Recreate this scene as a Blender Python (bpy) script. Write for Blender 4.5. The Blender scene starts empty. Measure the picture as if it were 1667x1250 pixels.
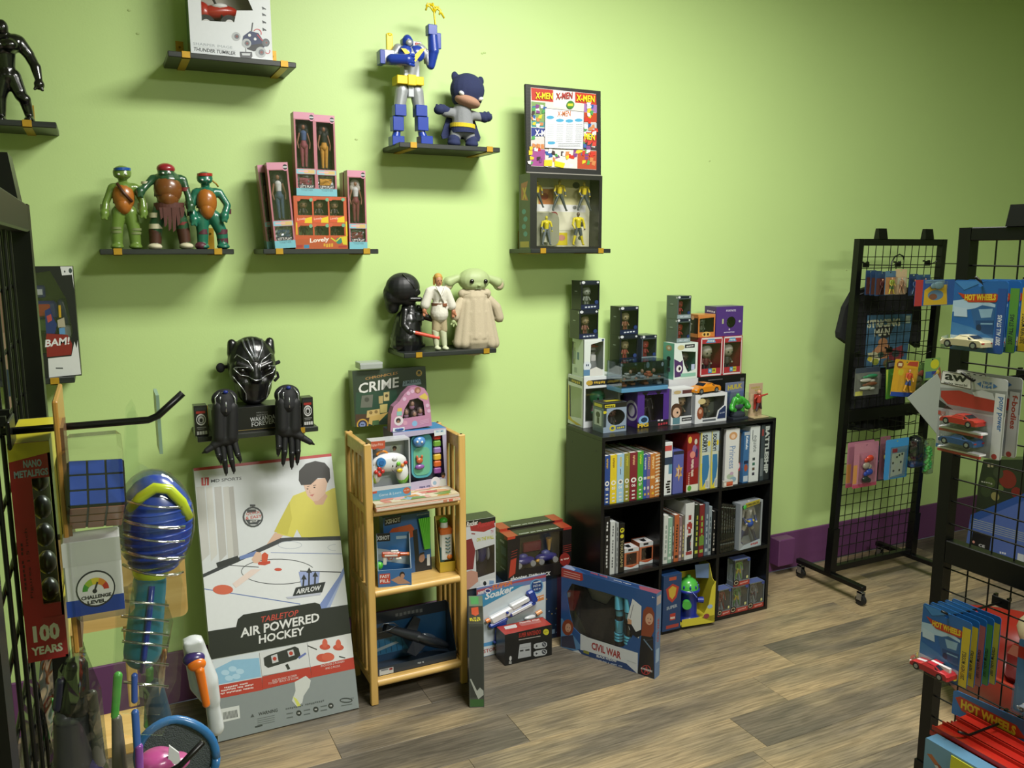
import bpy, math, random
from mathutils import Vector, Matrix
from mathutils.geometry import tessellate_polygon
random.seed(7)
SC = bpy.context.scene
COL = SC.collection

# ---------------------------------------------------------------- camera
FPX, PITCH, YAW, ROLL, EYE = 1359.4, math.radians(9.027), math.radians(26.014), -0.00222, 1.70
_cp, _sp, _cy, _sy = math.cos(PITCH), math.sin(PITCH), math.cos(YAW), math.sin(YAW)
_F = Vector((_sy*_cp, _cy*_cp, -_sp)); _R = Vector((_cy, -_sy, 0)); _U = _R.cross(_F)
_R, _U = _R*math.cos(ROLL)+_U*math.sin(ROLL), _U*math.cos(ROLL)-_R*math.sin(ROLL)
cam_d = bpy.data.cameras.new('camera'); cam = bpy.data.objects.new('camera', cam_d); COL.objects.link(cam)
cam_d.sensor_fit = 'HORIZONTAL'; cam_d.sensor_width = 36.0; cam_d.lens = 36.0*FPX/1667.0; cam_d.clip_start = 0.05
_m = Matrix((( _R.x, _U.x, -_F.x, 0), (_R.y, _U.y, -_F.y, 0), (_R.z, _U.z, -_F.z, EYE), (0, 0, 0, 1)))
cam.matrix_world = _m
SC.camera = cam
def _ray(px, py): return _F+_R*((px-833.5)/FPX)-_U*((py-625)/FPX)
def P(px, py, Y):      # the point of the vertical plane y=Y seen at a photo pixel
    d = _ray(px, py); return Vector((0, 0, EYE))+d*(Y/d.y)
def PX(px, py, X):
    d = _ray(px, py); return Vector((0, 0, EYE))+d*(X/d.x)
def PZ(px, py, Z):
    d = _ray(px, py); return Vector((0, 0, EYE))+d*((Z-EYE)/d.z)
def MPP(x, y): return (x*_sy+y*_cy)*1.0/FPX*1.0   # metres per pixel at a place

# ---------------------------------------------------------------- world, lights, exposure
W = bpy.data.worlds.new('world'); SC.world = W; W.use_nodes = True
W.node_tree.nodes['Background'].inputs[0].default_value = (0.8, 0.9, 1.0, 1); W.node_tree.nodes['Background'].inputs[1].default_value = 0.05
SC.view_settings.view_transform = 'Standard'; SC.view_settings.look = 'None'
SC.view_settings.exposure = 0.55; SC.view_settings.gamma = 1.0; SC.view_settings.use_curve_mapping = False
CEIL = 3.2
LAMPS = [(1.6, 1.65, 78, 'nearest the green wall'), (1.7, -1.2, 88, 'in the middle of the room'), (-1.9, -1.6, 8, 'over the left side of the room'), (5.2, -1.8, 8, 'over the right side of the room')]
for lx, ly, pw, _n in LAMPS:
    ld = bpy.data.lights.new('panel_light', 'AREA'); ld.shape = 'RECTANGLE'; ld.size = 1.16; ld.size_y = 0.56
    ld.energy = pw; ld.color = (1.0, 0.985, 0.93)
    lo = bpy.data.objects.new('panel_light', ld); COL.objects.link(lo); lo.location = (lx, ly, CEIL-0.03)

# ---------------------------------------------------------------- materials
def lin(c): return c/12.92 if c <= 0.04045 else ((c+0.055)/1.055)**2.4
def hexc(h):
    return tuple(lin(int(h[i:i+2], 16)/255.0) for i in (0, 2, 4))+(1.0,)
_mc = {}; ALB = 0.8
def nn(t, ty, **k):
    n = t.nodes.new(ty)
    for a, b in k.items(): setattr(n, a, b)
    return n
def M(h, rough=0.45, metal=0.0, bump=0.0, var=0.05, scale=60.0, coat=0.0):
    """plain coloured surface with slight procedural mottling"""
    key = (h, rough, metal, bump, var, scale, coat)
    if key in _mc: return _mc[key]
    m = bpy.data.materials.new('mat_'+h); m.use_nodes = True; t = m.node_tree; b = t.nodes['Principled BSDF']
    c = tuple(v*ALB for v in hexc(h)[:3])+(1,)
    tc = nn(t, 'ShaderNodeTexCoord'); no = nn(t, 'ShaderNodeTexNoise'); no.inputs['Scale'].default_value = scale; no.inputs['Detail'].default_value = 3
    t.links.new(tc.outputs['Object'], no.inputs['Vector'])
    mx = nn(t, 'ShaderNodeMix', data_type='RGBA')
    mx.inputs[6].default_value = tuple(v*(1-var) for v in c[:3])+(1,); mx.inputs[7].default_value = tuple(min(1, v*(1+var)) for v in c[:3])+(1,)
    t.links.new(no.outputs[0], mx.inputs[0]); t.links.new(mx.outputs[2], b.inputs['Base Color'])
    b.inputs['Roughness'].default_value = rough; b.inputs['Metallic'].default_value = metal
    if coat: b.inputs['Coat Weight'].default_value = coat; b.inputs['Coat Roughness'].default_value = 0.08
    if bump:
        bp = nn(t, 'ShaderNodeBump'); bp.inputs['Strength'].default_value = bump; bp.inputs['Distance'].default_value = 0.002
        t.links.new(no.outputs[0], bp.inputs['Height']); t.links.new(bp.outputs[0], b.inputs['Normal'])
    _mc[key] = m; return m
def K(h): return M(h, 0.38, var=0.03, coat=0.25)       # printed card
def PL(h): return M(h, 0.3, var=0.02, coat=0.3)        # moulded plastic
def CLOTH(h): return M(h, 0.9, bump=0.6, var=0.12, scale=400)
def clear(tint='ffffff', refl=0.14, dens=0.0, wav=0.0):
    key = ('clear', tint, refl, dens, wav)
    if key in _mc: return _mc[key]
    m = bpy.data.materials.new('clear_plastic'); m.use_nodes = True; t = m.node_tree
    t.nodes.remove(t.nodes['Principled BSDF']); out = t.nodes['Material Output']
    tr = nn(t, 'ShaderNodeBsdfTransparent'); tr.inputs[0].default_value = hexc(tint)
    gl = nn(t, 'ShaderNodeBsdfGlossy'); gl.inputs['Roughness'].default_value = 0.07
    fr = nn(t, 'ShaderNodeLayerWeight'); fr.inputs[0].default_value = 0.22
    ma = nn(t, 'ShaderNodeMath', operation='MULTIPLY_ADD'); ma.inputs[1].default_value = 0.5; ma.inputs[2].default_value = refl*0.35
    t.links.new(fr.outputs['Fresnel'], ma.inputs[0])
    mx = nn(t, 'ShaderNodeMixShader'); t.links.new(ma.outputs[0], mx.inputs[0]); t.links.new(tr.outputs[0], mx.inputs[1]); t.links.new(gl.outputs[0], mx.inputs[2])
    if wav:
        tc = nn(t, 'ShaderNodeTexCoord'); no = nn(t, 'ShaderNodeTexNoise'); no.inputs['Scale'].default_value = 14; t.links.new(tc.outputs['Object'], no.inputs['Vector'])
        bp = nn(t, 'ShaderNodeBump'); bp.inputs['Strength'].default_value = wav; bp.inputs['Distance'].default_value = 0.02
        t.links.new(no.outputs[0], bp.inputs['Height']); t.links.new(bp.outputs[0], gl.inputs['Normal'])
    t.links.new(mx.outputs[0], out.inputs[0]); _mc[key] = m; return m
CLEAR = clear(); BAG = clear('e4e9e4', 0.3, wav=0.8)

def wood_mat(name, c1, c2, sc=(2, 30, 30), rough=0.4):
    m = bpy.data.materials.new(name); m.use_nodes = True; t = m.node_tree; b = t.nodes['Principled BSDF']
    tc = nn(t, 'ShaderNodeTexCoord'); mp = nn(t, 'ShaderNodeMapping'); mp.inputs['Scale'].default_value = sc
    no = nn(t, 'ShaderNodeTexNoise'); no.inputs['Scale'].default_value = 2; no.inputs['Detail'].default_value = 6; no.inputs['Distortion'].default_value = 0.6
    cr = nn(t, 'ShaderNodeValToRGB'); cr.color_ramp.elements[0].color = hexc(c1); cr.color_ramp.elements[1].color = hexc(c2)
    cr.color_ramp.elements[0].position = 0.3; cr.color_ramp.elements[1].position = 0.7
    t.links.new(tc.outputs['Object'], mp.inputs[0]); t.links.new(mp.outputs[0], no.inputs['Vector']); t.links.new(no.outputs[0], cr.inputs[0]); t.links.new(cr.outputs[0], b.inputs['Base Color'])
    b.inputs['Roughness'].default_value = rough
    return m

# ---------------------------------------------------------------- mesh helpers
class MB:
    def __init__(s): s.v = []; s.f = []; s.mi = []; s.sm = []; s.mats = []; s.X = None
    def _m(s, m):
        if m not in s.mats: s.mats.append(m)
        return s.mats.index(m)
    def add(s, vs, fs, m, smooth=False):
        o = len(s.v); k = s._m(m)
        for p in vs:
            p = Vector(p); s.v.append(s.X @ p if s.X else p)
        for f in fs: s.f.append(tuple(i+o for i in f)); s.mi.append(k); s.sm.append(smooth)
        return s
    def box(s, x0, y0, z0, x1, y1, z1, m, bev=0.0):
        if x0 > x1: x0, x1 = x1, x0
        if y0 > y1: y0, y1 = y1, y0
        if z0 > z1: z0, z1 = z1, z0
        if bev:
            b = min(bev, (x1-x0)/2.01, (y1-y0)/2.01, (z1-z0)/2.01); vs = []; idx = {}
            for ix, (X, sx) in enumerate(((x0, 1), (x1, -1))):
                for iy, (Y, sy) in enumerate(((y0, 1), (y1, -1))):
                    for iz, (Z, sz) in enumerate(((z0, 1), (z1, -1))):
                        idx[(ix, iy, iz)] = len(vs)
                        vs += [(X, Y+sy*b, Z+sz*b), (X+sx*b, Y, Z+sz*b), (X+sx*b, Y+sy*b, Z)]
            g = lambda a, b_, c, k: idx[(a, b_, c)]+k
            fs = []
            fs += [(g(0,0,0,0), g(0,0,1,0), g(0,1,1,0), g(0,1,0,0)), (g(1,0,0,0), g(1,1,0,0), g(1,1,1,0), g(1,0,1,0))]
            fs += [(g(0,0,0,1), g(1,0,0,1), g(1,0,1,1), g(0,0,1,1)), (g(0,1,0,1), g(0,1,1,1), g(1,1,1,1), g(1,1,0,1))]
            fs += [(g(0,0,0,2), g(0,1,0,2), g(1,1,0,2), g(1,0,0,2)), (g(0,0,1,2), g(1,0,1,2), g(1,1,1,2), g(0,1,1,2))]
            for a in (0, 1):
                for c in (0, 1):
                    q = (g(a,c,0,0), g(a,c,0,1), g(a,c,1,1), g(a,c,1,0)); fs.append(q if a == c else q[::-1])
                    q = (g(a,0,c,0), g(a,1,c,0), g(a,1,c,2), g(a,0,c,2)); fs.append(q if a == c else q[::-1])
                    q = (g(0,a,c,1), g(0,a,c,2), g(1,a,c,2), g(1,a,c,1)); fs.append(q if a == c else q[::-1])
            for a in (0, 1):
                for b_ in (0, 1):
                    for c in (0, 1):
                        q = (g(a,b_,c,0), g(a,b_,c,1), g(a,b_,c,2)); fs.append(q if (a+b_+c) % 2 else q[::-1])
            return s.add(vs, fs, m)
        vs = [(x0,y0,z0),(x1,y0,z0),(x1,y1,z0),(x0,y1,z0),(x0,y0,z1),(x1,y0,z1),(x1,y1,z1),(x0,y1,z1)]
        return s.add(vs, [(0,3,2,1),(4,5,6,7),(0,1,5,4),(1,2,6,5),(2,3,7,6),(3,0,4,7)], m)
    def cyl(s, p0, p1, r0, r1, m, n=14, smooth=True, cap=True):
        p0 = Vector(p0); p1 = Vector(p1); d = (p1-p0); d = d.normalized() if d.length > 1e-9 else Vector((0,0,1))
        a = d.orthogonal().normalized(); b = d.cross(a); vs = []
        for p, r in ((p0, r0), (p1, r1)):
            for i in range(n):
                t = 2*math.pi*i/n; vs.append(p+(a*math.cos(t)+b*math.sin(t))*r)
        s.add(vs, [(i, (i+1) % n, n+(i+1) % n, n+i) for i in range(n)], m, smooth)
        if cap: s.add(vs, [tuple(range(n))[::-1], tuple(range(n, 2*n))], m)
        return s
    def ell(s, c, r, m, n=14, k=9, rot=None):
        if not hasattr(r, '__len__'): r = (r, r, r)
        c = Vector(c); vs = []; fs = []
        for j in range(k+1):
            ph = math.pi*j/k
            for i in range(n):
                t = 2*math.pi*i/n; v = Vector((r[0]*math.sin(ph)*math.cos(t), r[1]*math.sin(ph)*math.sin(t), r[2]*math.cos(ph)))
                if rot: v = rot @ v
                vs.append(c+v)
        for j in range(k):
            for i in range(n): fs.append((j*n+i, (j+1)*n+i, (j+1)*n+(i+1) % n, j*n+(i+1) % n))
        return s.add(vs, fs, m, True)
    def cap(s, p0, p1, r0, r1, m, n=12):
        s.cyl(p0, p1, r0, r1, m, n, cap=False); s.ell(p0, r0, m, n, 7); s.ell(p1, r1, m, n, 7); return s
    def tube(s, pts, r, m, n=8):
        pts = [Vector(p) for p in pts]; vs = []; a = None
        for i, p in enumerate(pts):
            d = (pts[min(i+1, len(pts)-1)]-pts[max(i-1, 0)]).normalized()
            a = d.orthogonal().normalized() if a is None else (a-d*a.dot(d)).normalized()
            b = d.cross(a)
            for j in range(n):
                t = 2*math.pi*j/n; vs.append(p+(a*math.cos(t)+b*math.sin(t))*r)
        L = len(pts)
        s.add(vs, [(i*n+j, i*n+(j+1) % n, (i+1)*n+(j+1) % n, (i+1)*n+j) for i in range(L-1) for j in range(n)]+[tuple(range(n))[::-1], tuple(range((L-1)*n, L*n))], m, True)
        return s
    def prism(s, loops, O, U, V, N, m, t, m_side=None):
        """sheet outline (first loop outer, others holes) in the plane O+u*U+v*V, thickness t against N"""
        O = Vector(O); U = Vector(U); V = Vector(V); N = Vector(N)
        flat = [p for l in loops for p in l]
        tri = tessellate_polygon([[Vector((p[0], p[1], 0)) for p in l] for l in loops])
        A = [O+U*p[0]+V*p[1] for p in flat]; B = [a-N*t for a in A]; n = len(flat)
        ft = []
        for q in tri:
            a, b, c = (A[i] for i in q)
            ft.append(tuple(q) if (b-a).cross(c-a).dot(N) > 0 else tuple(q)[::-1])
        s.add(A+B, ft+[tuple(i+n for i in q[::-1]) for q in ft], m)
        o = 0
        for l in loops:
            k = len(l); s.add([A[o+i] for i in range(k)]+[B[o+i] for i in range(k)], [(i, (i+1) % k, k+(i+1) % k, k+i) for i in range(k)], m_side or m); o += k
        return s
    def lathe(s, prof, m, c=(0, 0, 0), n=24, sy=1.0):
        c = Vector(c); vs = []
        for r, z in prof:
            for i in range(n):
                t = 2*math.pi*i/n; vs.append(c+Vector((r*math.cos(t), sy*r*math.sin(t), z)))
        L = len(prof)
        return s.add(vs, [(i*n+j, i*n+(j+1) % n, (i+1)*n+(j+1) % n, (i+1)*n+j) for i in range(L-1) for j in range(n)], m, True)
    def build(s, name, parent=None, loc=None, rz=None):
        me = bpy.data.meshes.new(name); me.from_pydata([tuple(p) for p in s.v], [], s.f)
        for m in s.mats: me.materials.append(m)
        me.polygons.foreach_set('material_index', s.mi); me.polygons.foreach_set('use_smooth', s.sm); me.update()
        o = bpy.data.objects.new(name, me); COL.objects.link(o)
        if parent: o.parent = parent
        if loc is not None: o.location = loc
        if rz is not None: o.rotation_euler = (0, 0, rz)
        return o

def tag(o, label, cat, group=None):
    o['label'] = label; o['category'] = cat
    if group: o['group'] = group
    return o
def thing(name, label, cat, loc=(0, 0, 0), rz=0.0, group=None):
    o = bpy.data.objects.new(name, None); COL.objects.link(o); o.empty_display_size = 0.02
    o.location = loc; o.rotation_euler = (0, 0, rz); return tag(o, label, cat, group)
def struct(o): o['kind'] = 'structure'; return o
def copy_tree(o, parent=None):
    c = o.copy(); COL.objects.link(c); c.parent = parent
    for ch in list(o.children): copy_tree(ch, c)
    return c

# ---------------------------------------------------------------- printed faces
_tx = {}
def text_mesh(s, bold=0.0, shear=0.0, res=2):
    key = (s, bold, shear)
    if key in _tx: return _tx[key]
    cu = bpy.data.curves.new('lettering', 'FONT'); cu.body = s; cu.resolution_u = res; cu.offset = bold; cu.shear = shear; cu.size = 1
    o = bpy.data.objects.new('lettering', cu); COL.objects.link(o)
    dg = bpy.context.evaluated_depsgraph_get(); dg.update()
    me = bpy.data.meshes.new_from_object(o.evaluated_get(dg))
    vs = [(v.co.x, v.co.y) for v in me.vertices]; fs = [tuple(p.vertices) for p in me.polygons]
    bpy.data.objects.remove(o); bpy.data.curves.remove(cu); bpy.data.meshes.remove(me)
    if not vs: vs = [(0, 0)]
    x0 = min(v[0] for v in vs); x1 = max(v[0] for v in vs); y0 = min(v[1] for v in vs); y1 = max(v[1] for v in vs)
    vs = [((v[0]-x0)/(x1-x0+1e-6), (v[1]-y0)/(y1-y0+1e-6)) for v in vs]
    _tx[key] = (vs, fs); return _tx[key]
def homog(q):
    """maps photo/percent quad TL,TR,BR,BL to the unit square (u right, v up)"""
    dst = [(0, 1), (1, 1), (1, 0), (0, 0)]; A = []
    for (x, y), (u, v) in zip(q, dst):
        A.append([x, y, 1, 0, 0, 0, -u*x, -u*y, u]); A.append([0, 0, 0, x, y, 1, -v*x, -v*y, v])
    n = 8
    for i in range(n):
        p = max(range(i, n), key=lambda r: abs(A[r][i])); A[i], A[p] = A[p], A[i]
        for r in range(n):
            if r != i:
                k = A[r][i]/A[i][i]
                if k: A[r] = [a-k*b for a, b in zip(A[r], A[i])]
    h = [A[i][8]/A[i][i] for i in range(n)]
    def f(p):
        x, y = p; w = h[6]*x+h[7]*y+1; return ((h[0]*x+h[1]*y+h[2])/w, (h[3]*x+h[4]*y+h[5])/w)
    return f
PC = ((0, 0), (100, 0), (100, 100), (0, 100))
SMALL = set('JENGA|BOGGLE|SCRABBLE JUNIOR|JUNIOR|DRAGON|ADVENTURE|DVD|PATHFINDER|GUIDE|MODULES|ICONS|QUEST|ATLAS|TALES|RPG BOOK|ART OF PUZZLES|GAME GUIDE 2000|THE GAME|COMICS|Library|comics|stories|HEROES|HERO|RED HERO|MARTIAN HUNTER|FUNKO|DORBZ|DC|DUCK|FIGURE|THE HERO|HEROBRINE|FORT|RIDGE|PIZZA|WAR|MISSION|AGES 5+|hero|4D|SILVER|AGE|DRESS UP SET + BONUS CAP|MAKE-GAME SYSTEM|MOTORIZED 1.45m|DRENCH|LITTLE BOOK|Splash|1000|JI|JA|XP|la|Girl|10 DISCS|SHOOTERS TWIN PACK DISC SHOOTERS|CAPTAIN AMERICA|2.0|(G)|Collect all|X-SHOT|IN|POWERFUL MOTOR|IN-BALANCE PUCK FLOATS|AND CONSISTENT AIRFLOW|ASSEMBLED DIMENSIONS'.split('|'))
class Art:
    def __init__(s, face, quad=PC, mb=None, k=0.00003):
        s.O, s.U, s.V, s.N = [Vector(a) for a in face]; s.h = homog(quad); s.mb = mb or MB(); s.L = 6; s.k = k
    def _w(s, uv): return s.O+s.U*min(1, max(0, uv[0]))+s.V*min(1, max(0, uv[1]))+s.N*(s.L*s.k)
    def poly(s, pts, c, smooth=False):
        m = K(c) if isinstance(c, str) else c
        tri = tessellate_polygon([[Vector((p[0], p[1], 0)) for p in pts]])
        vs = [s._w(s.h(p)) for p in pts]; fs = []
        for q in tri:
            a, b, d = (vs[i] for i in q); fs.append(tuple(q) if (b-a).cross(d-a).dot(s.N) > 0 else tuple(q)[::-1])
        s.mb.add(vs, fs, m); s.L += 1; return s
    def rect(s, x0, y0, x1, y1, c): return s.poly([(x0, y0), (x1, y0), (x1, y1), (x0, y1)], c)
    def disc(s, x, y, r, c, ry=None, n=18):
        ry = ry or r; return s.poly([(x+r*math.cos(2*math.pi*i/n), y+ry*math.sin(2*math.pi*i/n)) for i in range(n)], c)
    def ring(s, x, y, r, w, c, ry=None, a0=0, a1=360, n=24):
        ry = ry or r; full = abs(a1-a0) >= 360
        P_ = [(math.radians(a0+(a1-a0)*i/n)) for i in range(n+1)]
        for i in range(n):
            a, b = P_[i], P_[i+1]; s.L -= 1 if i else 0
            s.poly([(x+r*math.cos(a), y-ry*math.sin(a)), (x+r*math.cos(b), y-ry*math.sin(b)), (x+(r-w)*math.cos(b), y-(ry-w)*math.sin(b)), (x+(r-w)*math.cos(a), y-(ry-w)*math.sin(a))], c)
        return s
    def line(s, pts, w, c):
        for i in range(len(pts)-1):
            (x0, y0), (x1, y1) = pts[i], pts[i+1]; d = math.hypot(x1-x0, y1-y0) or 1; nx, ny = -(y1-y0)/d*w/2, (x1-x0)/d*w/2
            s.L -= 1 if i else 0
            s.poly([(x0+nx, y0+ny), (x1+nx, y1+ny), (x1-nx, y1-ny), (x0-nx, y0-ny)], c)
        return s
    def text(s, t, p0, p1, h, c, bold=0.0, shear=0.0, up=None):
        """p0..p1 the baseline ends, h the letter height (or up: the vector)"""
        m = K(c) if isinstance(c, str) else c
        if t in SMALL:      # print too small to read in the photo: word-shaped strokes
            vs, fs, n = [], [], len(t)
            for i, ch in enumerate(t):
                if ch != ' ': o = len(vs); x = (i+.1)/n; y = .12*(ord(ch) % 3); vs += [(x, y), (x+.7/n, y), (x+.7/n, .78+y*.5), (x, .78+y*.5)]; fs.append((o, o+1, o+2, o+3))
        else: vs, fs = text_mesh(t, bold, shear)
        u0 = s.h(p0); u1 = s.h(p1); up = up or (0, -h); u2 = s.h((p0[0]+up[0], p0[1]+up[1]))
        W_ = [s._w((u0[0]+a*(u1[0]-u0[0])+b*(u2[0]-u0[0]), u0[1]+a*(u1[1]-u0[1])+b*(u2[1]-u0[1]))) for a, b in vs]
        if fs:
            a, b, d = (W_[i] for i in fs[0][:3])
            if (b-a).cross(d-a).dot(s.N) < 0: fs = [f[::-1] for f in fs]
        s.mb.add(W_, fs, m); s.L += 1; return s
    def end(s, name, parent): return s.mb.build(name, parent)

def pscale(poly, w, h): return [(p[0]/100*w, (100-p[1])/100*h) for p in poly]
def rr(x0, y0, x1, y1, r, n=4):
    o = []
    for cx, cy, a in ((x1-r, y0+r, -90), (x1-r, y1-r, 0), (x0+r, y1-r, 90), (x0+r, y0+r, 180)):
        for i in range(n+1):
            t = math.radians(a+90*i/n); o.append((cx+r*math.cos(t), cy+r*math.sin(t)))
    return o
def circ(x, y, r, ry=None, n=20): return [(x+r*math.cos(2*math.pi*i/n), y+(ry or r)*math.sin(2*math.pi*i/n)) for i in range(n)]

class Carton:
    """upright carton: local x centred, y from 0 (front) to d, z from 0"""
    def __init__(s, name, label, cat, loc, w, d, h, mat, rz=0.0, tilt=0.0, group=None, holes=None, side=None, back=None, top=None, sides=None, solid=False, root=None):
        s.w, s.d, s.h = w, d, h
        s.root = root or thing(name, label, cat, loc, rz, group)
        if tilt: s.root.rotation_euler = (tilt, 0, rz)
        mat = K(mat) if isinstance(mat, str) else mat
        sidem = K(sides) if isinstance(sides, str) else (sides or mat); topm = K(top) if isinstance(top, str) else (top or mat)
        b = MB(); t = min(0.002, d/4)
        if not holes and not side:
            b.box(-w/2, 0, 0, w/2, d, h, mat, bev=0.0012) if not (sides or top) else None
            if sides or top:
                b.box(-w/2, 0, 0, w/2, t, h, mat); b.box(-w/2, d-t, 0, w/2, d, h, sidem); b.box(-w/2, t, 0, -w/2+t, d-t, h, sidem); b.box(w/2-t, t, 0, w/2, d-t, h, sidem); b.box(-w/2+t, t, h-t, w/2-t, d-t, h, topm); b.box(-w/2+t, t, 0, w/2-t, d-t, t, sidem)
        else:
            backm = K(back) if isinstance(back, str) else (back or mat)
            b.prism([pscale(PC, w, h)]+[pscale(q, w, h) for q in (holes or [])], (-w/2, 0, 0), (1, 0, 0), (0, 0, 1), (0, -1, 0), mat, t)
            b.box(-w/2, d-t, 0, w/2, d, h, backm); b.box(-w/2+t, t, 0, w/2-t, d-t, t, sidem); b.box(-w/2+t, t, h-t, w/2-t, d-t, h, topm)
            for sg in (-1, 1):
                if side and sg in side:
                    b.prism([pscale(PC, d, h), pscale(side[sg], d, h)], (sg*w/2, 0, 0), (0, 1, 0), (0, 0, 1), (sg, 0, 0), sidem, t)
                else: b.box(sg*w/2, t, 0, sg*(w/2-t), d-t, h, sidem)
        s.carton = b.build('carton', s.root)
        if holes or side:
            g = MB()
            for q in (holes or []):
                g.prism([pscale(q, w, h)], (-w/2, t+0.0004, 0), (1, 0, 0), (0, 0, 1), (0, -1, 0), CLEAR, 0.0003)
            for sg in (side or {}):
                g.prism([pscale(side[sg], d, h)], (sg*(w/2-t-0.0004), 0, 0), (0, 1, 0), (0, 0, 1), (sg, 0, 0), CLEAR, 0.0003)
            g.build('window', s.root)
    def face(s, f):
        w, d, h = s.w, s.d, s.h
        return {'front': ((-w/2, 0, 0), (w, 0, 0), (0, 0, h), (0, -1, 0)), 'left': ((-w/2, d, 0), (0, -d, 0), (0, 0, h), (-1, 0, 0)),
                'right': ((w/2, 0, 0), (0, d, 0), (0, 0, h), (1, 0, 0)), 'top': ((-w/2, 0, h), (w, 0, 0), (0, d, 0), (0, 0, 1)),
                'inside': ((-w/2, d-0.003, 0), (w, 0, 0), (0, 0, h), (0, -1, 0))}[f]
    def art(s, f, quad=PC): return Art(s.face(f), quad)

# organic toy shapes: primitives fused into one skin by voxel remeshing
def fuse(mb, name, parent, mat, vox=0.0035, smooth=4):
    o = mb.build('tmp_shape'); r = o.modifiers.new('r', 'REMESH'); r.mode = 'VOXEL'; r.voxel_size = vox
    sm = o.modifiers.new('s', 'SMOOTH'); sm.iterations = smooth; sm.factor = 0.5
    dg = bpy.context.evaluated_depsgraph_get(); dg.update(); me = bpy.data.meshes.new_from_object(o.evaluated_get(dg))
    bpy.data.objects.remove(o); me.name = name
    me.materials.clear(); me.materials.append(mat)
    me.polygons.foreach_set('use_smooth', [True]*len(me.polygons)); me.polygons.foreach_set('material_index', [0]*len(me.polygons))
    n = bpy.data.objects.new(name, me); COL.objects.link(n); n.parent = parent
    return n
class Fig:
    """a toy figure laid out over its silhouette at depth Y; sizes in photo pixels turned to metres"""
    def __init__(s, name, label, Y, bx, bz, cat='toy figure', group=None):
        b = P(bx[0], bx[1], Y); s.Y = Y; s.base = Vector((b.x, Y, bz)); s.k = (b.x*_sy*_cp+Y*_cy*_cp-(bz-EYE)*_sp)/FPX
        s.dz = bz-b.z; s.root = thing(name, label, cat, s.base, 0, group)
    def p(s, x, y, d=0):
        q = P(x, y, s.Y); return Vector((q.x-s.base.x, -d*s.k, q.z+s.dz-s.base.z))
    def c(s, mb, x0, y0, x1, y1, r0, r1=None, d0=0, d1=None, m=None):
        r1 = r0 if r1 is None else r1; d1 = d0 if d1 is None else d1
        mb.cap(s.p(x0, y0, d0), s.p(x1, y1, d1), r0*s.k, r1*s.k, m or DUM)
    def e(s, mb, x, y, rx, ry, d=0, rd=None, m=None, tilt=0):
        rd = rx if rd is None else rd; mb.ell(s.p(x, y, d), (rx*s.k, rd*s.k, ry*s.k), m or DUM, 18, 12, Matrix.Rotation(math.radians(tilt), 3, 'Y') if tilt else None)
    def bx(s, mb, x0, y0, x1, y1, d0, d1, m=None):
        a = s.p(x0, y1); b = s.p(x1, y0); mb.box(a.x, -d0*s.k, a.z, b.x, -d1*s.k, b.z, m or DUM, bev=0.002)
    def blob(s, name, mat, shapes, vox=0.0035, smooth=4, parent=None):
        mb = MB()
        for q in shapes:
            {'c': s.c, 'e': s.e, 'b': s.bx}[q[0]](mb, *q[1:])
        return fuse(mb, name, parent or s.root, mat, vox, smooth)
    def hard(s, name, mat, shapes, parent=None):
        mb = MB()
        for q in shapes:
            {'c': s.c, 'e': s.e, 'b': s.bx}[q[0]](mb, *q[1:], m=mat)
        return mb.build(name, parent or s.root)
DUM = M('808080')

# ================================================================ the room
WALL_Y, X0, X1, Y0 = 3.23, -3.2, 7.4, -3.6
def wall_mat(name, h, bump=0.25):
    m = bpy.data.materials.new(name); m.use_nodes = True; t = m.node_tree; b = t.nodes['Principled BSDF']
    tc = nn(t, 'ShaderNodeTexCoord'); n1 = nn(t, 'ShaderNodeTexNoise'); n1.inputs['Scale'].default_value = 1.3; n1.inputs['Detail'].default_value = 3
    n2 = nn(t, 'ShaderNodeTexNoise'); n2.inputs['Scale'].default_value = 160; n2.inputs['Detail'].default_value = 2
    for n in (n1, n2): t.links.new(tc.outputs['Object'], n.inputs['Vector'])
    c = hexc(h); mx = nn(t, 'ShaderNodeMix', data_type='RGBA')
    mx.inputs[6].default_value = tuple(v*0.95 for v in c[:3])+(1,); mx.inputs[7].default_value = tuple(min(1, v*1.05) for v in c[:3])+(1,)
    t.links.new(n1.outputs[0], mx.inputs[0]); t.links.new(mx.outputs[2], b.inputs['Base Color'])
    bp = nn(t, 'ShaderNodeBump'); bp.inputs['Strength'].default_value = bump; bp.inputs['Distance'].default_value = 0.0008
    t.links.new(n2.outputs[0], bp.inputs['Height']); t.links.new(bp.outputs[0], b.inputs['Normal'])
    b.inputs['Roughness'].default_value = 0.5; return m
GREEN = wall_mat('green_wall_paint', 'b6d088'); PURPLE = wall_mat('purple_paint', '613660'); WHITE_P = wall_mat('ceiling_paint', 'dcdcd4')
def slab(name, a, b, m, bev=0):
    o = MB().box(*a, *b, m, bev=bev).build(name); return struct(o)
wb = slab('wall_back', (X0, WALL_Y, 0), (X1, WALL_Y+0.1, CEIL), GREEN)
slab('wall_left', (X0-0.1, Y0, 0), (X0, WALL_Y, CEIL), GREEN)
slab('wall_right', (X1, Y0, 0), (X1+0.1, WALL_Y, CEIL), GREEN)
slab('wall_front', (X0, Y0-0.1, 0), (X1, Y0, CEIL), GREEN)
slab('ceiling', (X0, Y0, CEIL), (X1, WALL_Y, CEIL+0.1), WHITE_P)
slab('baseboard_back', (X0, WALL_Y-0.012, 0.002), (X1, WALL_Y, 0.207), PURPLE, 0.003)
slab('baseboard_right', (X1-0.012, Y0, 0.002), (X1, WALL_Y-0.012, 0.207), PURPLE, 0.003)
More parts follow.
